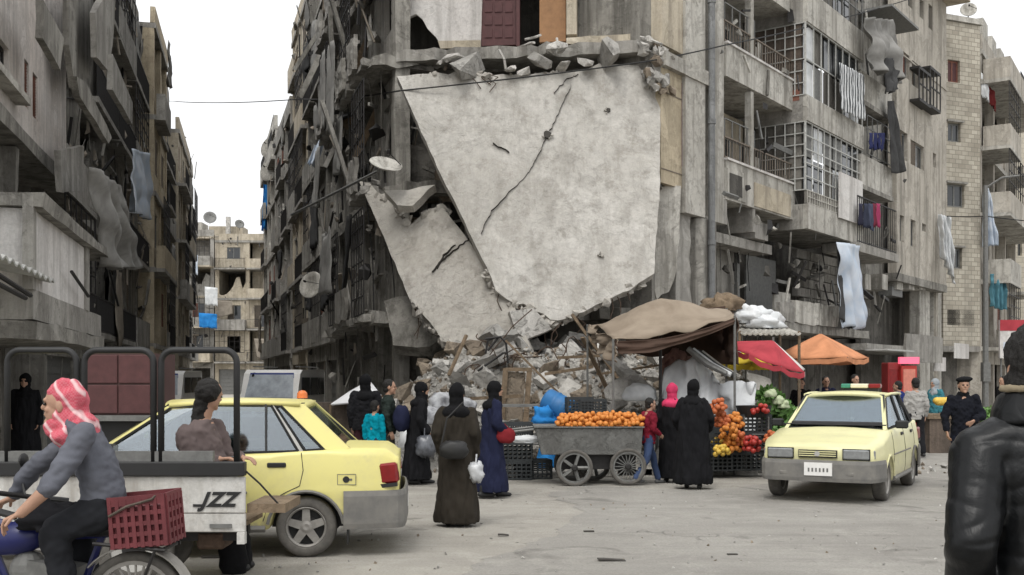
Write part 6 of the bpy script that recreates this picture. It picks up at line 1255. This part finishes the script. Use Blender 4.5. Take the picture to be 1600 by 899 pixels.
MB().ell((mx_(25),0,.69), (.20,.10,.10), (0,R(-8),0), 18, 11).build('fuel_tank', blue, mc, smooth=True); MB().ell((mx_(150),0,.76), (.36,.13,.06), nu=18, nv=9).build('seat', M['black'], mc, smooth=True); MB().obox((mx_(85),0,.42), (.28,.2,.26), (0,R(10),0)).ell((mx_(45),0,.5), (.11,.09,.12)).build('engine', M['iron_g'], mc, bevel=0)
MB().tube([(mx_(60),-.12,.36),(mx_(130),-.14,.32),(mx_(230),-.15,.36)], [.02,.035,.04], 10).build('exhaust', M['rim'], mc, smooth=True); MB().tube([(mx_(62),-.36,.87),(mx_(20),-.3,.90),(mx_(-25),-.12,.95),(mx_(-30),0,.95),(mx_(-25),.12,.95),(mx_(20),.3,.90),(mx_(62),.36,.87)], .016, 8).build('handlebar', M['iron'], mc, smooth=True)
for sy in (-1,1): MB().tube([(mx_(68),sy*.37,.868),(mx_(40),sy*.325,.886)], .022, 8).build('grip', M['black'], mc); MB().tube([(mx_(10),sy*.25,.92),(mx_(-2),sy*.3,1.02),(mx_(-2),sy*.32,1.10)], .008,5).ell((mx_(-2),sy*.33,1.13),(.02,.06,.045)).build('mirror', M['black'], mc)
MB().ell((mx_(-60),0,.86), (.10,.1,.11)).build('headlamp', M['lamp_h'], mc, smooth=True); MB().grid(lambda i, j: (mx_(212)+.345*math.cos(R(20+120*i)), -.07+.14*j, .305+.345*math.sin(R(20+120*i))), 16, 2).build('rear_mudguard', M['rim'], mc).modifiers.new('t','SOLIDIFY').thickness = .008; MB().tube([(mx_(270),-.15,.64),(mx_(160),-.15,.68)], .012).tube([(mx_(270),.15,.64),(mx_(160),.15,.68)], .012).tube([(mx_(265),-.15,.64),(mx_(265),.15,.64)], .012).tube([(mx_(255),-.15,.64),(mx_(218),-.1,.32)], .01).build('rack', M['iron'], mc)
lump(mc.location+Vector((mx_(85),-.02,mz(812))), (.20,.17,.11), cl('black_jacket_cloth', (.012,.012,.014)), 'folded_jacket', 'black jacket bundled over the motorcycle tank in front of the rider', 'jacket', seed=31, amp=.45)
mcr = crate_proto(M['crate_m'], .335, .32, .29); mcr.location = mc.location+Vector((mx_(233),0,.655)); mcr.rotation_euler = (0,R(-5),0); mcr['label'] = 'maroon plastic crate strapped on the motorcycle rack'; mcr['category'] = 'crate'
o = MB().box(-.155,.155,-.148,.148,.03,.24).build('lining', M['crate_m'], mcr); MB().tube([(-.16,-.178,.2),(-.05,-.18,.25),(.1,-.18,.28),(.12,-.16,.30)], .008,5).build('strap', M['mud'], mcr)
# ================================================================== people
BL = []
def blob(name, m, mat, parent, vox=.012, sm=4, disp=0, dscale=.12, dz=1.0):
    o = m.build(name, mat, parent); r = o.modifiers.new('r', 'REMESH'); r.mode = 'VOXEL'; r.voxel_size = vox; r.use_smooth_shade = True
    s = o.modifiers.new('s', 'SMOOTH'); s.factor = .5; s.iterations = sm; BL.append((o, disp, dscale, dz)); return o
def bake():
    bpy.context.view_layer.update(); dg = bpy.context.evaluated_depsgraph_get(); new = []
    for o, d, ds, dz in BL: new.append(bpy.data.meshes.new_from_object(o.evaluated_get(dg)))
    for (o, d, ds, dz), me in zip(BL, new):
        o.modifiers.clear(); o.data = me
        if d:
            sd_ = random.uniform(0,50); nn = [v.normal.copy() for v in me.vertices]
            for v, n_ in zip(me.vertices, nn):
                c = v.co; v.co = c+n_*(-d*(1-min(1,3*abs(noise.noise(Vector((c.x/ds+sd_, c.y/ds, c.z/(ds*dz))))))))+n_*d*.6*noise.noise(c*5) if 'leather' in me.materials[0].name and o.name.startswith('jacket') else c+n_*d*(noise.noise(Vector((c.x/ds+sd_, c.y/ds, c.z/(ds*dz))))+.5*noise.noise(Vector((c.x/ds*2.2, c.y/ds*2.2+sd_, c.z/(ds*dz)*2.2))))
        me.polygons.foreach_set('use_smooth', [True]*len(me.polygons)); me.update()
def hand(m, wrist, dirn, palm, side, curl=.5, s=1):
    """palm, four unequal bent fingers and a thumb; dirn = forearm direction, palm = palm normal, side = towards the thumb"""
    w = Vector(wrist); d = Vector(dirn).normalized(); p = Vector(palm); p = (p-d*p.dot(d)).normalized(); t = d.cross(p)*(1 if side > 0 else -1)
    for k in (-1,0,1): m.cap(w+t*.012*k*s, w+d*.085*s+t*.026*k*s, .016*s, .013*s, 8)
    for i, L in enumerate((.075,.085,.08,.062)):
        b = w+d*.088*s+t*(.030-.02*i)*s; e = d.copy(); r = .0092*s
        for q in range(3):
            a = curl*(1.0,1.25,.9)[q]; e = (e*math.cos(a)+p*math.sin(a)).normalized(); n_ = b+e*L*s*(.45,.32,.26)[q]; m.cap(b, n_, r, r*.9, 7); b = n_; r *= .92
    b = w+d*.03*s+t*.026*s; e = (d*.6+t*.7+p*.3).normalized()
    for q in range(2): n_ = b+e*.036*s; m.cap(b, n_, .0115*s, .010*s, 7); b = n_; e = (e+p*curl*.5+d*.3).normalized()
def face(m, H, c, f, up, s=1):
    """head with brow, nose, lips, chin and ears round centre c; f = looking direction"""
    c = Vector(c); f = Vector(f).normalized(); l = Vector(up).cross(f).normalized(); u = f.cross(l)
    def P(a, b, d): return c+f*a*s+l*b*s+u*d*s
    q = Matrix((f, l, u)).transposed().to_euler()
    m.ell(P(-.012,0,.03), (.100*s,.078*s,.098*s), q, 18, 12); m.ell(P(.022,0,-.035), (.068*s,.062*s,.082*s), q, 16, 10)
    m.cap(P(.082,0,.022), P(.098,0,-.012), .010*s, .016*s, 8); m.cap(P(.083,-.028,.03), P(.083,.028,.03), .012*s, .012*s, 8)
    m.cap(P(.083,-.016,-.05), P(.083,.016,-.05), .010*s, .010*s, 8); m.ell(P(.072,0,-.092), (.022*s,.028*s,.022*s))
    for k in (-1,1): m.ell(P(-.01,k*.078,-.005), (.022*s,.012*s,.034*s), q); m.ell(P(.062,k*.036,-.022), (.02*s,.022*s,.02*s))
    return P
def eyes(parent, P, s=1):
    for k in (-1,1): MB().ell(P(.083,k*.030,.008), (.010*s,.014*s,.009*s)).build('eye', M['eye'], parent, smooth=True)
def cyl(m, pts, rs):
    for (a, b), (ra, rb) in zip(zip(pts, pts[1:]), zip(rs, rs[1:])): m.cap(a, b, ra, rb, 18)
def figure(label, loc, rz, H=1.70, top=None, bottom=None, robe=None, head=None, hair=True, shoe=None, step=.0, arms=None, lean=0, look=0, vox=.010, curl=.4, female=False, hem=.06, collar=None, fat=1.0, group=None, apart=.1):
    """a standing or walking person; local +X is the facing direction, +Y their left"""
    t = thing('person', label, 'person', loc, rz, group); k = H/1.70; V = lambda x, y, z: Vector((x+lean*max(0, z-.9), y, z))*k
    hipz, shz = .90, 1.40; b = MB(); skin = M['skin']
    fwd = Vector((math.cos(look), math.sin(look), 0)); P = face(b, H, V(.035,0,1.585), fwd, (0,0,1), k)
    cyl(b, [V(0,0,1.40), V(.02,0,1.52)], [.055*k,.05*k]); cyl(b, [V(0,0,.95), V(0,0,1.2), V(0,0,1.38)], [.10*k,.10*k,.09*k])
    legs = []
    for sy, ph in ((1,1), (-1,-1)):
        st = step*ph; hip = V(0,sy*.09,.88); kn = V(.5*st+.10*abs(step)+.02,sy*apart,.48); an = V(st-(.10*abs(step) if ph < 0 else 0),sy*apart,.085+(.05*abs(step)/.3 if ph < 0 and step else 0)); legs.append((hip, kn, an, sy))
        cyl(b, [hip, kn, an], [.07*k,.048*k,.035*k])
    A = arms or {}; ar = []
    for sy in (1, -1):
        sh = V(0,sy*.165,1.375); el, wr, pn = A.get(sy, ((-.03,sy*.225,1.12), (.04,sy*.215,.88), None)); el, wr = V(*el), V(*wr); ar.append((sh, el, wr, sy))
        cyl(b, [sh*.92+V(0,0,1.38)*.08, el, wr], [.045*k,.038*k,.028*k]); hand(b, wr, wr-el, pn or (0,-sy,0), sy if True else 1, curl, k)
    body = blob('body', b, skin, t, vox*.8, 2)
    if not (head and head[1] == 'veil'): eyes(body, P, k)
    sk = shoe or M['black']
    for hip, kn, an, sy in legs:
        m = MB(); m.cap(an+V(-.03,0,-.045)-Vector((lean*0,0,0)), an+V(.12,sy*.01,-.052), .042*k, .036*k); m.cap(an+V(.12,sy*.01,-.055), an+V(.17,sy*.012,-.058), .036*k, .028*k); m.cap(an+V(0,0,0), an+V(0,0,.06), .045*k, .045*k); blob('shoe', m, sk, t, vox*.9, 2)
    if bottom:
        m = MB()
        for hip, kn, an, sy in legs: cyl(m, [hip+V(0,0,.02), kn, an+V(0,0,.03)], [.098*k,.072*k,.062*k])
        m.ell(V(0,0,.92), (.125*k,.175*k,.13*k)); blob('trousers', m, bottom, t, vox, 3, .012, .09, 1.5)
    if top:
        m = MB(); f_ = fat
        m.loft([[V(r[1]*f_*math.cos(a*.3927)+r[3], r[2]*f_*math.sin(a*.3927), r[0]) for a in range(16)] for r in ((.82,.13,.185,0),(.95,.13,.18,.005),(1.1,.125,.17,.01),(1.25,.128,.185,.01),(1.36,.11,.185,0),(1.42,.075,.12,0),(1.46,.06,.07,.01))])
        for sh, el, wr, sy in ar: cyl(m, [sh, el, el.lerp(wr,.88)], [.074*k*f_,.062*k*f_,.05*k*f_])
        blob('jacket', m, top, t, vox, 3, .02, .075, 1.0)
        if collar: blob('collar', MB().lathe([(.05*k,1.43*k),(.085*k,1.42*k),(.09*k,1.47*k),(.07*k,1.50*k),(.05*k,1.49*k)], 20, V(0,0,1.45)-Vector((0,0,1.45*k)), 'z'), collar, t, vox*.8, 1)
    if robe:
        m = MB(); rg_ = []
        for z, rx, ry in ((hem,.20,.25),(hem+.1,.205,.25),(.45,.185,.225),(.75,.165,.21),(.95,.155,.20),(1.12,.14,.185),(1.28,.135,.18),(1.37,.115,.165),(1.42,.085,.12),(1.47,.06,.075)):
            q = []; g = max(0, (1.0-z))
            for j in range(32): a = 2*math.pi*j/32; f_ = fat*(1+g*.09*math.sin(5*a+z*2)+g*.07*math.sin(9*a+1.7+z)); q.append(V(rx*f_*math.cos(a)+step*.3*g*math.cos(a), ry*f_*math.sin(a), z))
            rg_.append(q)
        m.loft(rg_)
        for sh, el, wr, sy in ar: cyl(m, [sh, el, el.lerp(wr,.95)], [.072*k,.07*k,.07*k])
        blob('robe', m, robe, t, vox, 2, .024, .075, 3.2)
    if head:
        mat, style = head[0], head[1]; m = MB(); c = V(.035,0,1.585)
        if style in ('scarf', 'veil'):
            f2 = fwd; m.ell(c+V(-.012,0,.03)-fwd*.014*k, (.118*k,.10*k,.118*k)); m.ell(c-fwd*.03*k-Vector((0,0,.07*k)), (.095*k,.092*k,.11*k)); m.cap(c-Vector((0,0,.10*k))-fwd*.02*k, V(.0,0,1.36), .085*k, .13*k)
            m.ell(V(-.01,0,1.36), (.15*k,.19*k,.10*k)); m.cap(c+fwd*.03*k-Vector((0,0,.11*k)), V(.08,0,1.32), .06*k, .07*k)
            if style == 'veil': m.cap(c+fwd*.055*k+Vector((0,0,-.02)), c+fwd*.07*k-Vector((0,0,.15*k)), .055*k, .06*k)
            blob('headscarf', m, mat, t, vox*.9, 4, .012, .09, 1.5)
        elif style == 'hood': m.ell(c+V(-.02,0,.03), (.125*k,.11*k,.125*k)); m.cap(c+V(-.06,0,-.05), V(-.05,0,1.40), .10*k, .11*k); blob('hood', m, mat, t, vox, 3, .008)
        elif style == 'beret': m.ell(c+V(-.015,0.01,.095), (.125*k,.125*k,.045*k), (.1,.05,0)); m.ell(c+V(-.01,0,.07), (.105*k,.09*k,.035*k)); blob('beret', m, mat, t, vox, 2)
    if hair and not (head and head[1] in ('scarf','veil','hood')):
        m = MB(); c = V(.035,0,1.585); m.ell(c-fwd*.028*k+Vector((0,0,.045*k)), (.102*k,.088*k,.10*k)); m.ell(c-fwd*.06*k-Vector((0,0,.03*k)), (.058*k,.074*k,.06*k)); blob('hair', m, M['hair'], t, vox*.8, 2, .006, .03)
    return t
bk = cl('black_abaya', (.011,.011,.0125)); bk2 = cl('black_scarf', (.009,.009,.010)); navy = cl('navy_coat', (.016,.019,.045)); brown = cl('dark_brown_coat', (.032,.027,.021))
def bag(label, c, r, mat, seed=0, strap=None, amp=.15):
    t = thing('hand_bag', label, 'bag', Vector(c)-Vector((0,0,r[2]))); m = MB(); rg_ = []
    for i in range(12):
        th = math.pi*(i+.5)/12; rg_.append([Vector((0,0,r[2]))+Vector((r[0]*math.sin(th)**.6*math.cos(a*.3142), r[1]*math.sin(th)**.6*math.sin(a*.3142), r[2]*math.cos(th)))*(1+amp*noise.noise(Vector((math.cos(a*.3142)*2,th*2,seed+math.sin(a*.3142))))) for a in range(20)])
    m.loft(rg_).build('pouch', mat, t, smooth=True)
    if strap: MB().tube([Vector(p)-t.location for p in strap], .01, 6).build('strap', mat, t)
    return t
plastic = plain('smoky_plastic_bag', (.16,.17,.19), .25, 0, .6, 6, .4, c2=(.03,.03,.035)); plasticw = plain('milky_plastic_bag', (.55,.56,.57), .3, 0, .5, 7, .4)
N = R(90)
p = gnd(714,822); figure('person from behind in a long dark brown coat and black scarf', p, N-.15, 1.57, robe=brown, head=(bk2,'scarf'), hem=.05, fat=1.05, look=-.2, arms={1:((-.06,.23,1.12),(.03,.18,.90),None), -1:((-.05,-.23,1.12),(.06,-.21,.86),None)})
bag('black shoulder bag on the hip of the brown coat', p+Vector((-.02,-.25,.86)), (.16,.07,.10), M['black'], 1, [p+Vector((-.16,-.24,.9)), p+Vector((-.1,-.2,1.2)), p+Vector((.08,-.18,1.38))]); bag('small translucent plastic bag held at the right of the brown coat', p+Vector((.21,-.1,.60)), (.09,.08,.11), plasticw, 2, [p+Vector((.21,-.1,.68)), p+Vector((.22,-.05,.8))], .35)
p = gnd(768,778); figure('person in a long navy coat walking right with a red bag', p, R(20), 1.58, robe=navy, head=(bk2,'scarf'), step=.16, hem=.10, lean=.05, arms={1:((-.02,.24,1.12),(.10,.2,.95),None), -1:((-.02,-.25,1.10),(.17,-.2,.97),None)})
bag('red handbag carried by the person in navy', p+Vector((.20,-.18,.86)), (.13,.06,.10), cl('red_leather', (.20,.02,.025)), 3, [p+Vector((.12,-.18,.93)), p+Vector((.18,-.2,1.02)), p+Vector((.26,-.18,.93))])
p = gnd(651,757); figure('person in black veil and robe carrying a plastic bag, beside the rubble', p, R(15), 1.56, robe=bk, head=(bk2,'scarf'), step=.14, hem=.09, lean=.10, arms={1:((.0,.22,1.1),(.12,.2,.9),None), -1:((.0,-.25,1.1),(.14,-.22,.9),None)})
bag('dark and white plastic bag carried by the person in black', p+Vector((.17,-.25,.60)), (.17,.13,.17), plastic, 5, [p+Vector((.14,-.24,.75)), p+Vector((.14,-.23,.88))], .3); bag('navy bag slung on the back of the person in black', p+Vector((-.22,-.12,1.02)), (.13,.14,.2), navy, 6)
figure('person in a black hooded jacket seen from behind over the taxi boot', gnd(571,752), N+.1, 1.68, top=cl('black_puffer', (.014,.014,.016)), bottom=cl('maroon_trousers', (.05,.02,.025)), head=(bk2,'scarf'), fat=1.15)
figure('child in a bright turquoise top in front of the hooded adult', gnd(585,758), R(60), 1.28, top=cl('turquoise_cotton', (.0,.27,.36)), bottom=cl('dark_blue_jeans', (.03,.035,.06)), shoe=M['black'])
figure('young person in a dark green jacket facing right behind the child', gnd(606,756), R(8), 1.60, top=cl('dark_green_jacket', (.022,.03,.026)), bottom=cl('grey_brown_trousers', (.06,.055,.05)), look=-.1, step=.08)
figure('boy in a red jacket striding right past the oranges', gnd(1012,757), R(25), 1.32, top=cl('red_jacket', (.20,.015,.03)), bottom=cl('blue_jeans', (.05,.075,.15)), step=.30, lean=.06, look=-.2, shoe=cl('grey_shoes', (.12,.12,.12)), arms={1:((.0,.24,1.12),(.2,.2,1.05),None), -1:((-.04,-.26,1.12),(.14,-.22,1.0),None)})
figure('person with a bright pink headscarf beside the canopy post', gnd(1050,754), R(70), 1.54, robe=bk, head=(cl('pink_scarf', (.60,.05,.13)),'scarf'), hem=.08)
p = gnd(1083,764); figure('broad person in a full black robe seen from behind at the fruit stall', p, N-.2, 1.60, robe=bk, head=(bk2,'scarf'), fat=1.22, hem=.09, step=.07, arms={1:((.0,.27,1.1),(.14,.22,.95),None), -1:((.0,-.27,1.1),(.14,-.22,.95),None)})
figure('officer in black uniform and beret facing the viewer', gnd(1505,766), R(262), 1.64, top=cl('black_uniform', (.010,.011,.016)), bottom=cl('dark_navy_trousers', (.014,.017,.03)), head=(bk2,'beret'), fat=1.02, collar=bk, arms={1:((.05,.26,1.14),(.22,.1,1.06),None), -1:((.02,-.27,1.12),(.1,-.26,.9),None)})
figure('person in a pale grey jacket walking away behind the right taxi', gnd(1431,715), N, 1.62, top=cl('pale_grey_jacket', (.36,.35,.33)), bottom=cl('black_trousers', (.014,.014,.016)), step=.15)
figure('person in a teal coat at the far produce stall', gnd(1462,698), R(200), 1.60, top=cl('teal_coat', (.05,.20,.24)), bottom=cl('black_trousers', (.014,.014,.016)), head=(cl('pale_scarf', (.35,.38,.40)),'scarf'), fat=1.1)
figure('person in a blue jacket behind the right taxi roof', gnd(1411,705), R(150), 1.55, top=cl('royal_blue_jacket', (.015,.03,.14)), bottom=cl('black_trousers', (.014,.014,.016)), fat=1.2, lean=.15)
figure('dark figure far right near the lamp post', gnd(1568,690), R(200), 1.66, top=bk, bottom=bk)
figure('dark robed figure standing at the far left by the shutters', gnd(40,740), R(280), 1.70, robe=bk, head=(bk2,'scarf'), fat=1.1)
figure('dark figure standing left of the white van', gnd(397,684), R(280), 1.75, robe=bk, head=(bk2,'scarf'))
for i, (x, y, lb) in enumerate(((1252,706,'stallholder in dark clothes left under the orange parasol'), (1290,704,'stallholder in dark clothes under the middle of the orange parasol'), (1335,700,'stallholder in dark clothes right under the orange parasol'))): figure(lb, gnd(x,y), R(250+20*i), 1.62+.04*i, top=(bk, navy, brown)[i], bottom=bk)
# ---- rider
t = thing('person', 'motorcyclist in a grey sweater with red and white checked headscarf', 'person', mc.location); q = lambda x, y, d=0: Vector((mx_(x), d, mz(y)))
b = MB(); hd = q(97,634); fd = Vector((-1,-.12,.02)); P = face(b, 1.7, hd, fd, (0,0,1), 1.08); cyl(b, [q(122,668), hd+Vector((.02,0,-.05))], [.06,.055])
shn, shf = q(150,678,-.19), q(118,676,.19); eln, wrn = q(116,752,-.34), q(76,790,-.36); elf, wrf = q(20,735,.30), q(-24,788,.36); cyl(b, [q(134,694), q(152,760), q(162,790)], [.075,.075,.075])
cyl(b, [shn, eln, wrn], [.05,.043,.031]); cyl(b, [shf, elf, wrf], [.05,.043,.031]); hand(b, wrn, (-.75,-.05,-.35), (-.2,0,-1), 1, .75, 1.05); hand(b, wrf, (-.75,.1,-.35), (-.2,0,-1), -1, .75, 1.05)
for sy in (-1,1): cyl(b, [q(160,798,sy*.1), q(107,825,sy*.18), q(128,965,sy*.18)], [.06,.045,.035])
bd_ = blob('body', b, M['skin'], t, .007, 2); eyes(bd_, P, 1.08)
m = MB(); m.loft([[q(x, y)+Vector((rx*math.cos(a*.3142)*math.cos(th), ry*math.sin(a*.3142), -rx*math.cos(a*.3142)*math.sin(th))) for a in range(20)] for x, y, rx, ry, th in ((164,792,.125,.175,-.1),(160,762,.125,.175,.1),(152,728,.13,.18,.25),(142,695,.128,.19,.35),(132,668,.10,.175,.45),(124,655,.07,.10,.5))])
cyl(m, [shn, eln, eln.lerp(wrn,.12)], [.078,.06,.052]); cyl(m, [shf, elf, elf.lerp(wrf,.85)], [.078,.06,.048]); blob('sweater', m, cl('grey_knit', (.115,.12,.14), bump=.6), t, .009, 3, .013, .095, .7)
m = MB(); m.ell(q(162,798), (.16,.19,.13))
for sy in (-1,1): cyl(m, [q(162,800,sy*.1), q(105,825,sy*.18), q(128,955,sy*.18)], [.115,.085,.07])
blob('trousers', m, cl('charcoal_trousers', (.018,.019,.022)), t, .010, 3, .016, .09)
for sy in (-1,1): blob('shoe', MB().cap(q(132,985,sy*.18), q(92,992,sy*.18), .05, .042), M['black'], t, .012, 2)
kef = NT('red_white_checked_cloth'); co = kef.coord(False, (1,1,1)); n1 = kef.noise(co, 7, 4, .6); wv = kef.n('ShaderNodeTexWave'); wv.inputs['Scale'].default_value = 3.1; wv.inputs['Distortion'].default_value = 3; mp = kef.n('ShaderNodeMapping'); mp.inputs['Rotation'].default_value = (.3,.7,.2); kef.l(co, mp.inputs[0]); kef.l(mp.outputs[0], wv.inputs['Vector'])
chk = kef.n('ShaderNodeTexChecker'); chk.inputs['Scale'].default_value = 95; kef.l(co, chk.inputs['Vector']); c1 = kef.mix(kef.mul(chk.outputs[1], .3), (.47,.07,.10), (.55,.25,.27)); col = kef.mix(kef.mul(kef.ramp(wv.outputs[1], .82, .99), .7), c1, (.68,.56,.55)); kef.l(col, kef.b.inputs['Base Color']); kef.b.inputs['Roughness'].default_value = .95
m = MB(); bkw = -fd.normalized(); m.ell(hd+bkw*.035+Vector((0,0,.045)), (.122,.105,.118)); m.ell(hd+bkw*.05+Vector((0,0,-.05)), (.105,.10,.12)); m.cap(hd+bkw*.03+Vector((0,0,-.13)), q(116,672), .10, .145); m.cap(hd-bkw*.03+Vector((0,0,-.135)), q(100,672), .075, .10); m.cap(hd+bkw*.06+Vector((0,0,-.07)), q(128,665), .08, .10); m.ell(q(112,684,-.06), (.11,.12,.05), (0,.3,0))
blob('headscarf', m, kef.m, t, .008, 3, .02, .07, 1.3)
# ---- man leaning behind the truck bed
t = thing('person', 'person in a brown grey jacket leaning behind the truck bed', 'person', gnd(368,893)); L_ = t.location; q = lambda x, y, d=0: px(x, y, L_.y)-L_+Vector((0,d,0))
b = MB(); hd = q(330,618); P = face(b, 1.7, hd, (.62,.75,-.28), (0.1,0.1,1), 1.0); cyl(b, [q(318,660), hd], [.055,.05]); cyl(b, [q(318,670), q(325,730), q(350,770)], [.1,.1,.1])
ar = [[q(300,678,-.17), q(318,735,-.22), q(352,715,-.2)], [q(328,672,.17), q(345,725,.22), q(372,716,.1)]]
for a_, s_ in zip(ar, (-1,1)): cyl(b, a_, [.048,.04,.03])
hand(b, ar[0][2], (1,0,.1), (0,0,-1), 1, .4); hand(b, ar[1][2], (1,-.3,-.1), (0,0,-1), -1, .4)
for d in (-.09,.09): cyl(b, [q(350,775,d), q(362,835,d), q(370,885,d)], [.07,.05,.04])
bd_ = blob('body', b, M['skin'], t, .008, 2); eyes(bd_, P)
m = MB(); m.loft([[q(x, y)+Vector((rx*math.cos(a*.3927), ry*math.sin(a*.3927), 0)) for a in range(16)] for x, y, rx, ry in ((338,752,.15,.18),(322,722,.18,.2),(312,695,.19,.21),(312,672,.14,.2),(318,656,.08,.1))])
for a_ in ar: cyl(m, [a_[0], a_[1], a_[1].lerp(a_[2],.85)], [.09,.07,.055])
blob('jacket', m, cl('brown_grey_fleece', (.135,.105,.10), bump=.5), t, .010, 3, .016, .09)
m = MB()
for d in (-.08,.08): cyl(m, [q(348,765,d), q(364,830,d), q(370,880,d)], [.13,.11,.12])
blob('trousers', m, cl('loose_black_trousers', (.010,.010,.011)), t, .011, 3, .014); blob('hair', MB().ell(hd+Vector((-.020,-.028,.040)), (.110,.112,.108)).cap(hd+Vector((-.06,0,0)), q(308,662), .075, .06).cap(hd+Vector((-.05,-.04,0)), q(316,668), .06, .04), M['hair'], t, .008, 2, .01, .04)
for d in (-.08,.08): blob('shoe', MB().cap(q(366,888,d)+Vector((0,0,.03)), q(388,890,d)+Vector((0,0,.03)), .045, .038), M['black'], t, .012, 2)
# ---- leather jacket man, close at the right edge
t = thing('person', 'person in a black leather jacket seen from behind at the right edge', 'person', (px(1632,700,3.3).x, 3.3, 0)); L_ = t.location; q = lambda x, y, d=0: px(x, y, L_.y)-L_+Vector((0,d,0))
b = MB(); hd = q(1622,580); P = face(b, 1.78, hd, (.05,1,0), (0,0,1), 1.06); cyl(b, [q(1625,655), hd], [.062,.058]); cyl(b, [q(1630,700), q(1635,850), q(1635,1000)], [.13,.13,.13])
al = [q(1532,712), q(1496,842,-.10), q(1516,925,.02)]; arr = [q(1722,708), q(1756,842,-.10), q(1742,925,.02)]
for a_ in (al, arr): cyl(b, a_, [.055,.045,.034])
hand(b, al[2], (.5,.5,-.6), (1,0,0), 1, .4, 1.05); hand(b, arr[2], (-.5,.5,-.6), (-1,0,0), -1, .4, 1.05)
for d in (-.1,.1): cyl(b, [Vector((d,0,.92)), Vector((d,0.03,.5)), Vector((d,0,.08))], [.085,.06,.045])
bd_ = blob('body', b, M['skin'], t, .009, 2)
lk = NT('black_leather'); co = lk.coord(False); n1 = lk.noise(co, 9, 8, .7, .4); lk.b.inputs['Base Color'].default_value = (.004,.0045,.005,1); lk.l(lk.ramp(n1, .2, .9), lk.b.inputs['Roughness']); lk.b.inputs['Specular IOR Level'].default_value = .28
rg2 = lk.n('ShaderNodeMapRange'); rg2.inputs[3].default_value = .28; rg2.inputs[4].default_value = .48; lk.l(n1, rg2.inputs[0]); lk.l(rg2.outputs[0], lk.b.inputs['Roughness']); lk.bump(lk.noise(co, 9, 8, .62, 1.6), .35, .012)
m = MB(); m.loft([[q(x, y)+Vector((rx*math.cos(a*.2618), ry*math.sin(a*.2618), 0)) for a in range(24)] for x, y, rx, ry in ((1635,1010,.20,.16),(1635,940,.19,.155),(1635,850,.175,.15),(1633,780,.185,.15),(1632,725,.20,.145),(1630,685,.175,.125),(1628,650,.115,.10),(1627,630,.09,.09))])
for a_ in (al, arr): cyl(m, [a_[0].lerp(q(1630,700),.25), a_[0], a_[1], a_[2]], [.09,.092,.078,.066])
m.cap(q(1606,672), q(1548,706), .088, .092, 18); m.cap(q(1652,672), q(1712,706), .088, .092, 18); m.cap(q(1606,655), q(1652,655), .085, .085, 18)
jk = blob('jacket', m, lk.m, t, .006, 8, .0045, .16, .4)
for z, y0 in (): MB().tube([q(1532,722,-.125), q(1580,728,-.155), q(1632,730,-.16), q(1690,728,-.155), q(1735,722,-.125)], .004, 5).build('yoke_seam', M['black'], jk)
m = MB(); rg_ = []
for dz, r0, r1 in ((0,.135,.15),(.05,.125,.14),(.10,.11,.122),(.11,.095,.108),(.03,.09,.10)): rg_.append([q(1627,668)+Vector((r1*math.cos(a*.3142), r0*math.sin(a*.3142)+.01, dz-.02*math.sin(a*.3142))) for a in range(20)])
blob('collar', m.loft(rg_), lk.m, t, .008, 2, .006); m = MB(); m.tube([q(1627,668)+Vector((.124*math.cos(R(185+i*17)), .112*math.sin(R(185+i*17))+.008, .118)) for i in range(11)], .013, 6); blob('fleece_edge', m, cl('pale_fleece', (.30,.25,.17), bump=.8), t, .006, 3, .003, .02)
blob('hair', MB().ell(hd+Vector((0,-.02,.042)), (.102,.114,.112)).ell(hd+Vector((0,-.02,-.035)), (.104,.095,.09)), M['hair'], t, .004, 1, .007, .014, 2.5)
m = MB()
for d in (-.1,.1): cyl(m, [Vector((d,0,.92)), Vector((d,0.03,.5)), Vector((d,0,.1))], [.115,.09,.08])
blob('trousers', m.ell((0,0,.95), (.18,.14,.13)), bk, t, .014, 3, .01); 
for d in (-.1,.1): blob('shoe', MB().cap((d,-.04,.045), (d,.16,.04), .045, .038), M['black'], t, .012, 2)
bake()
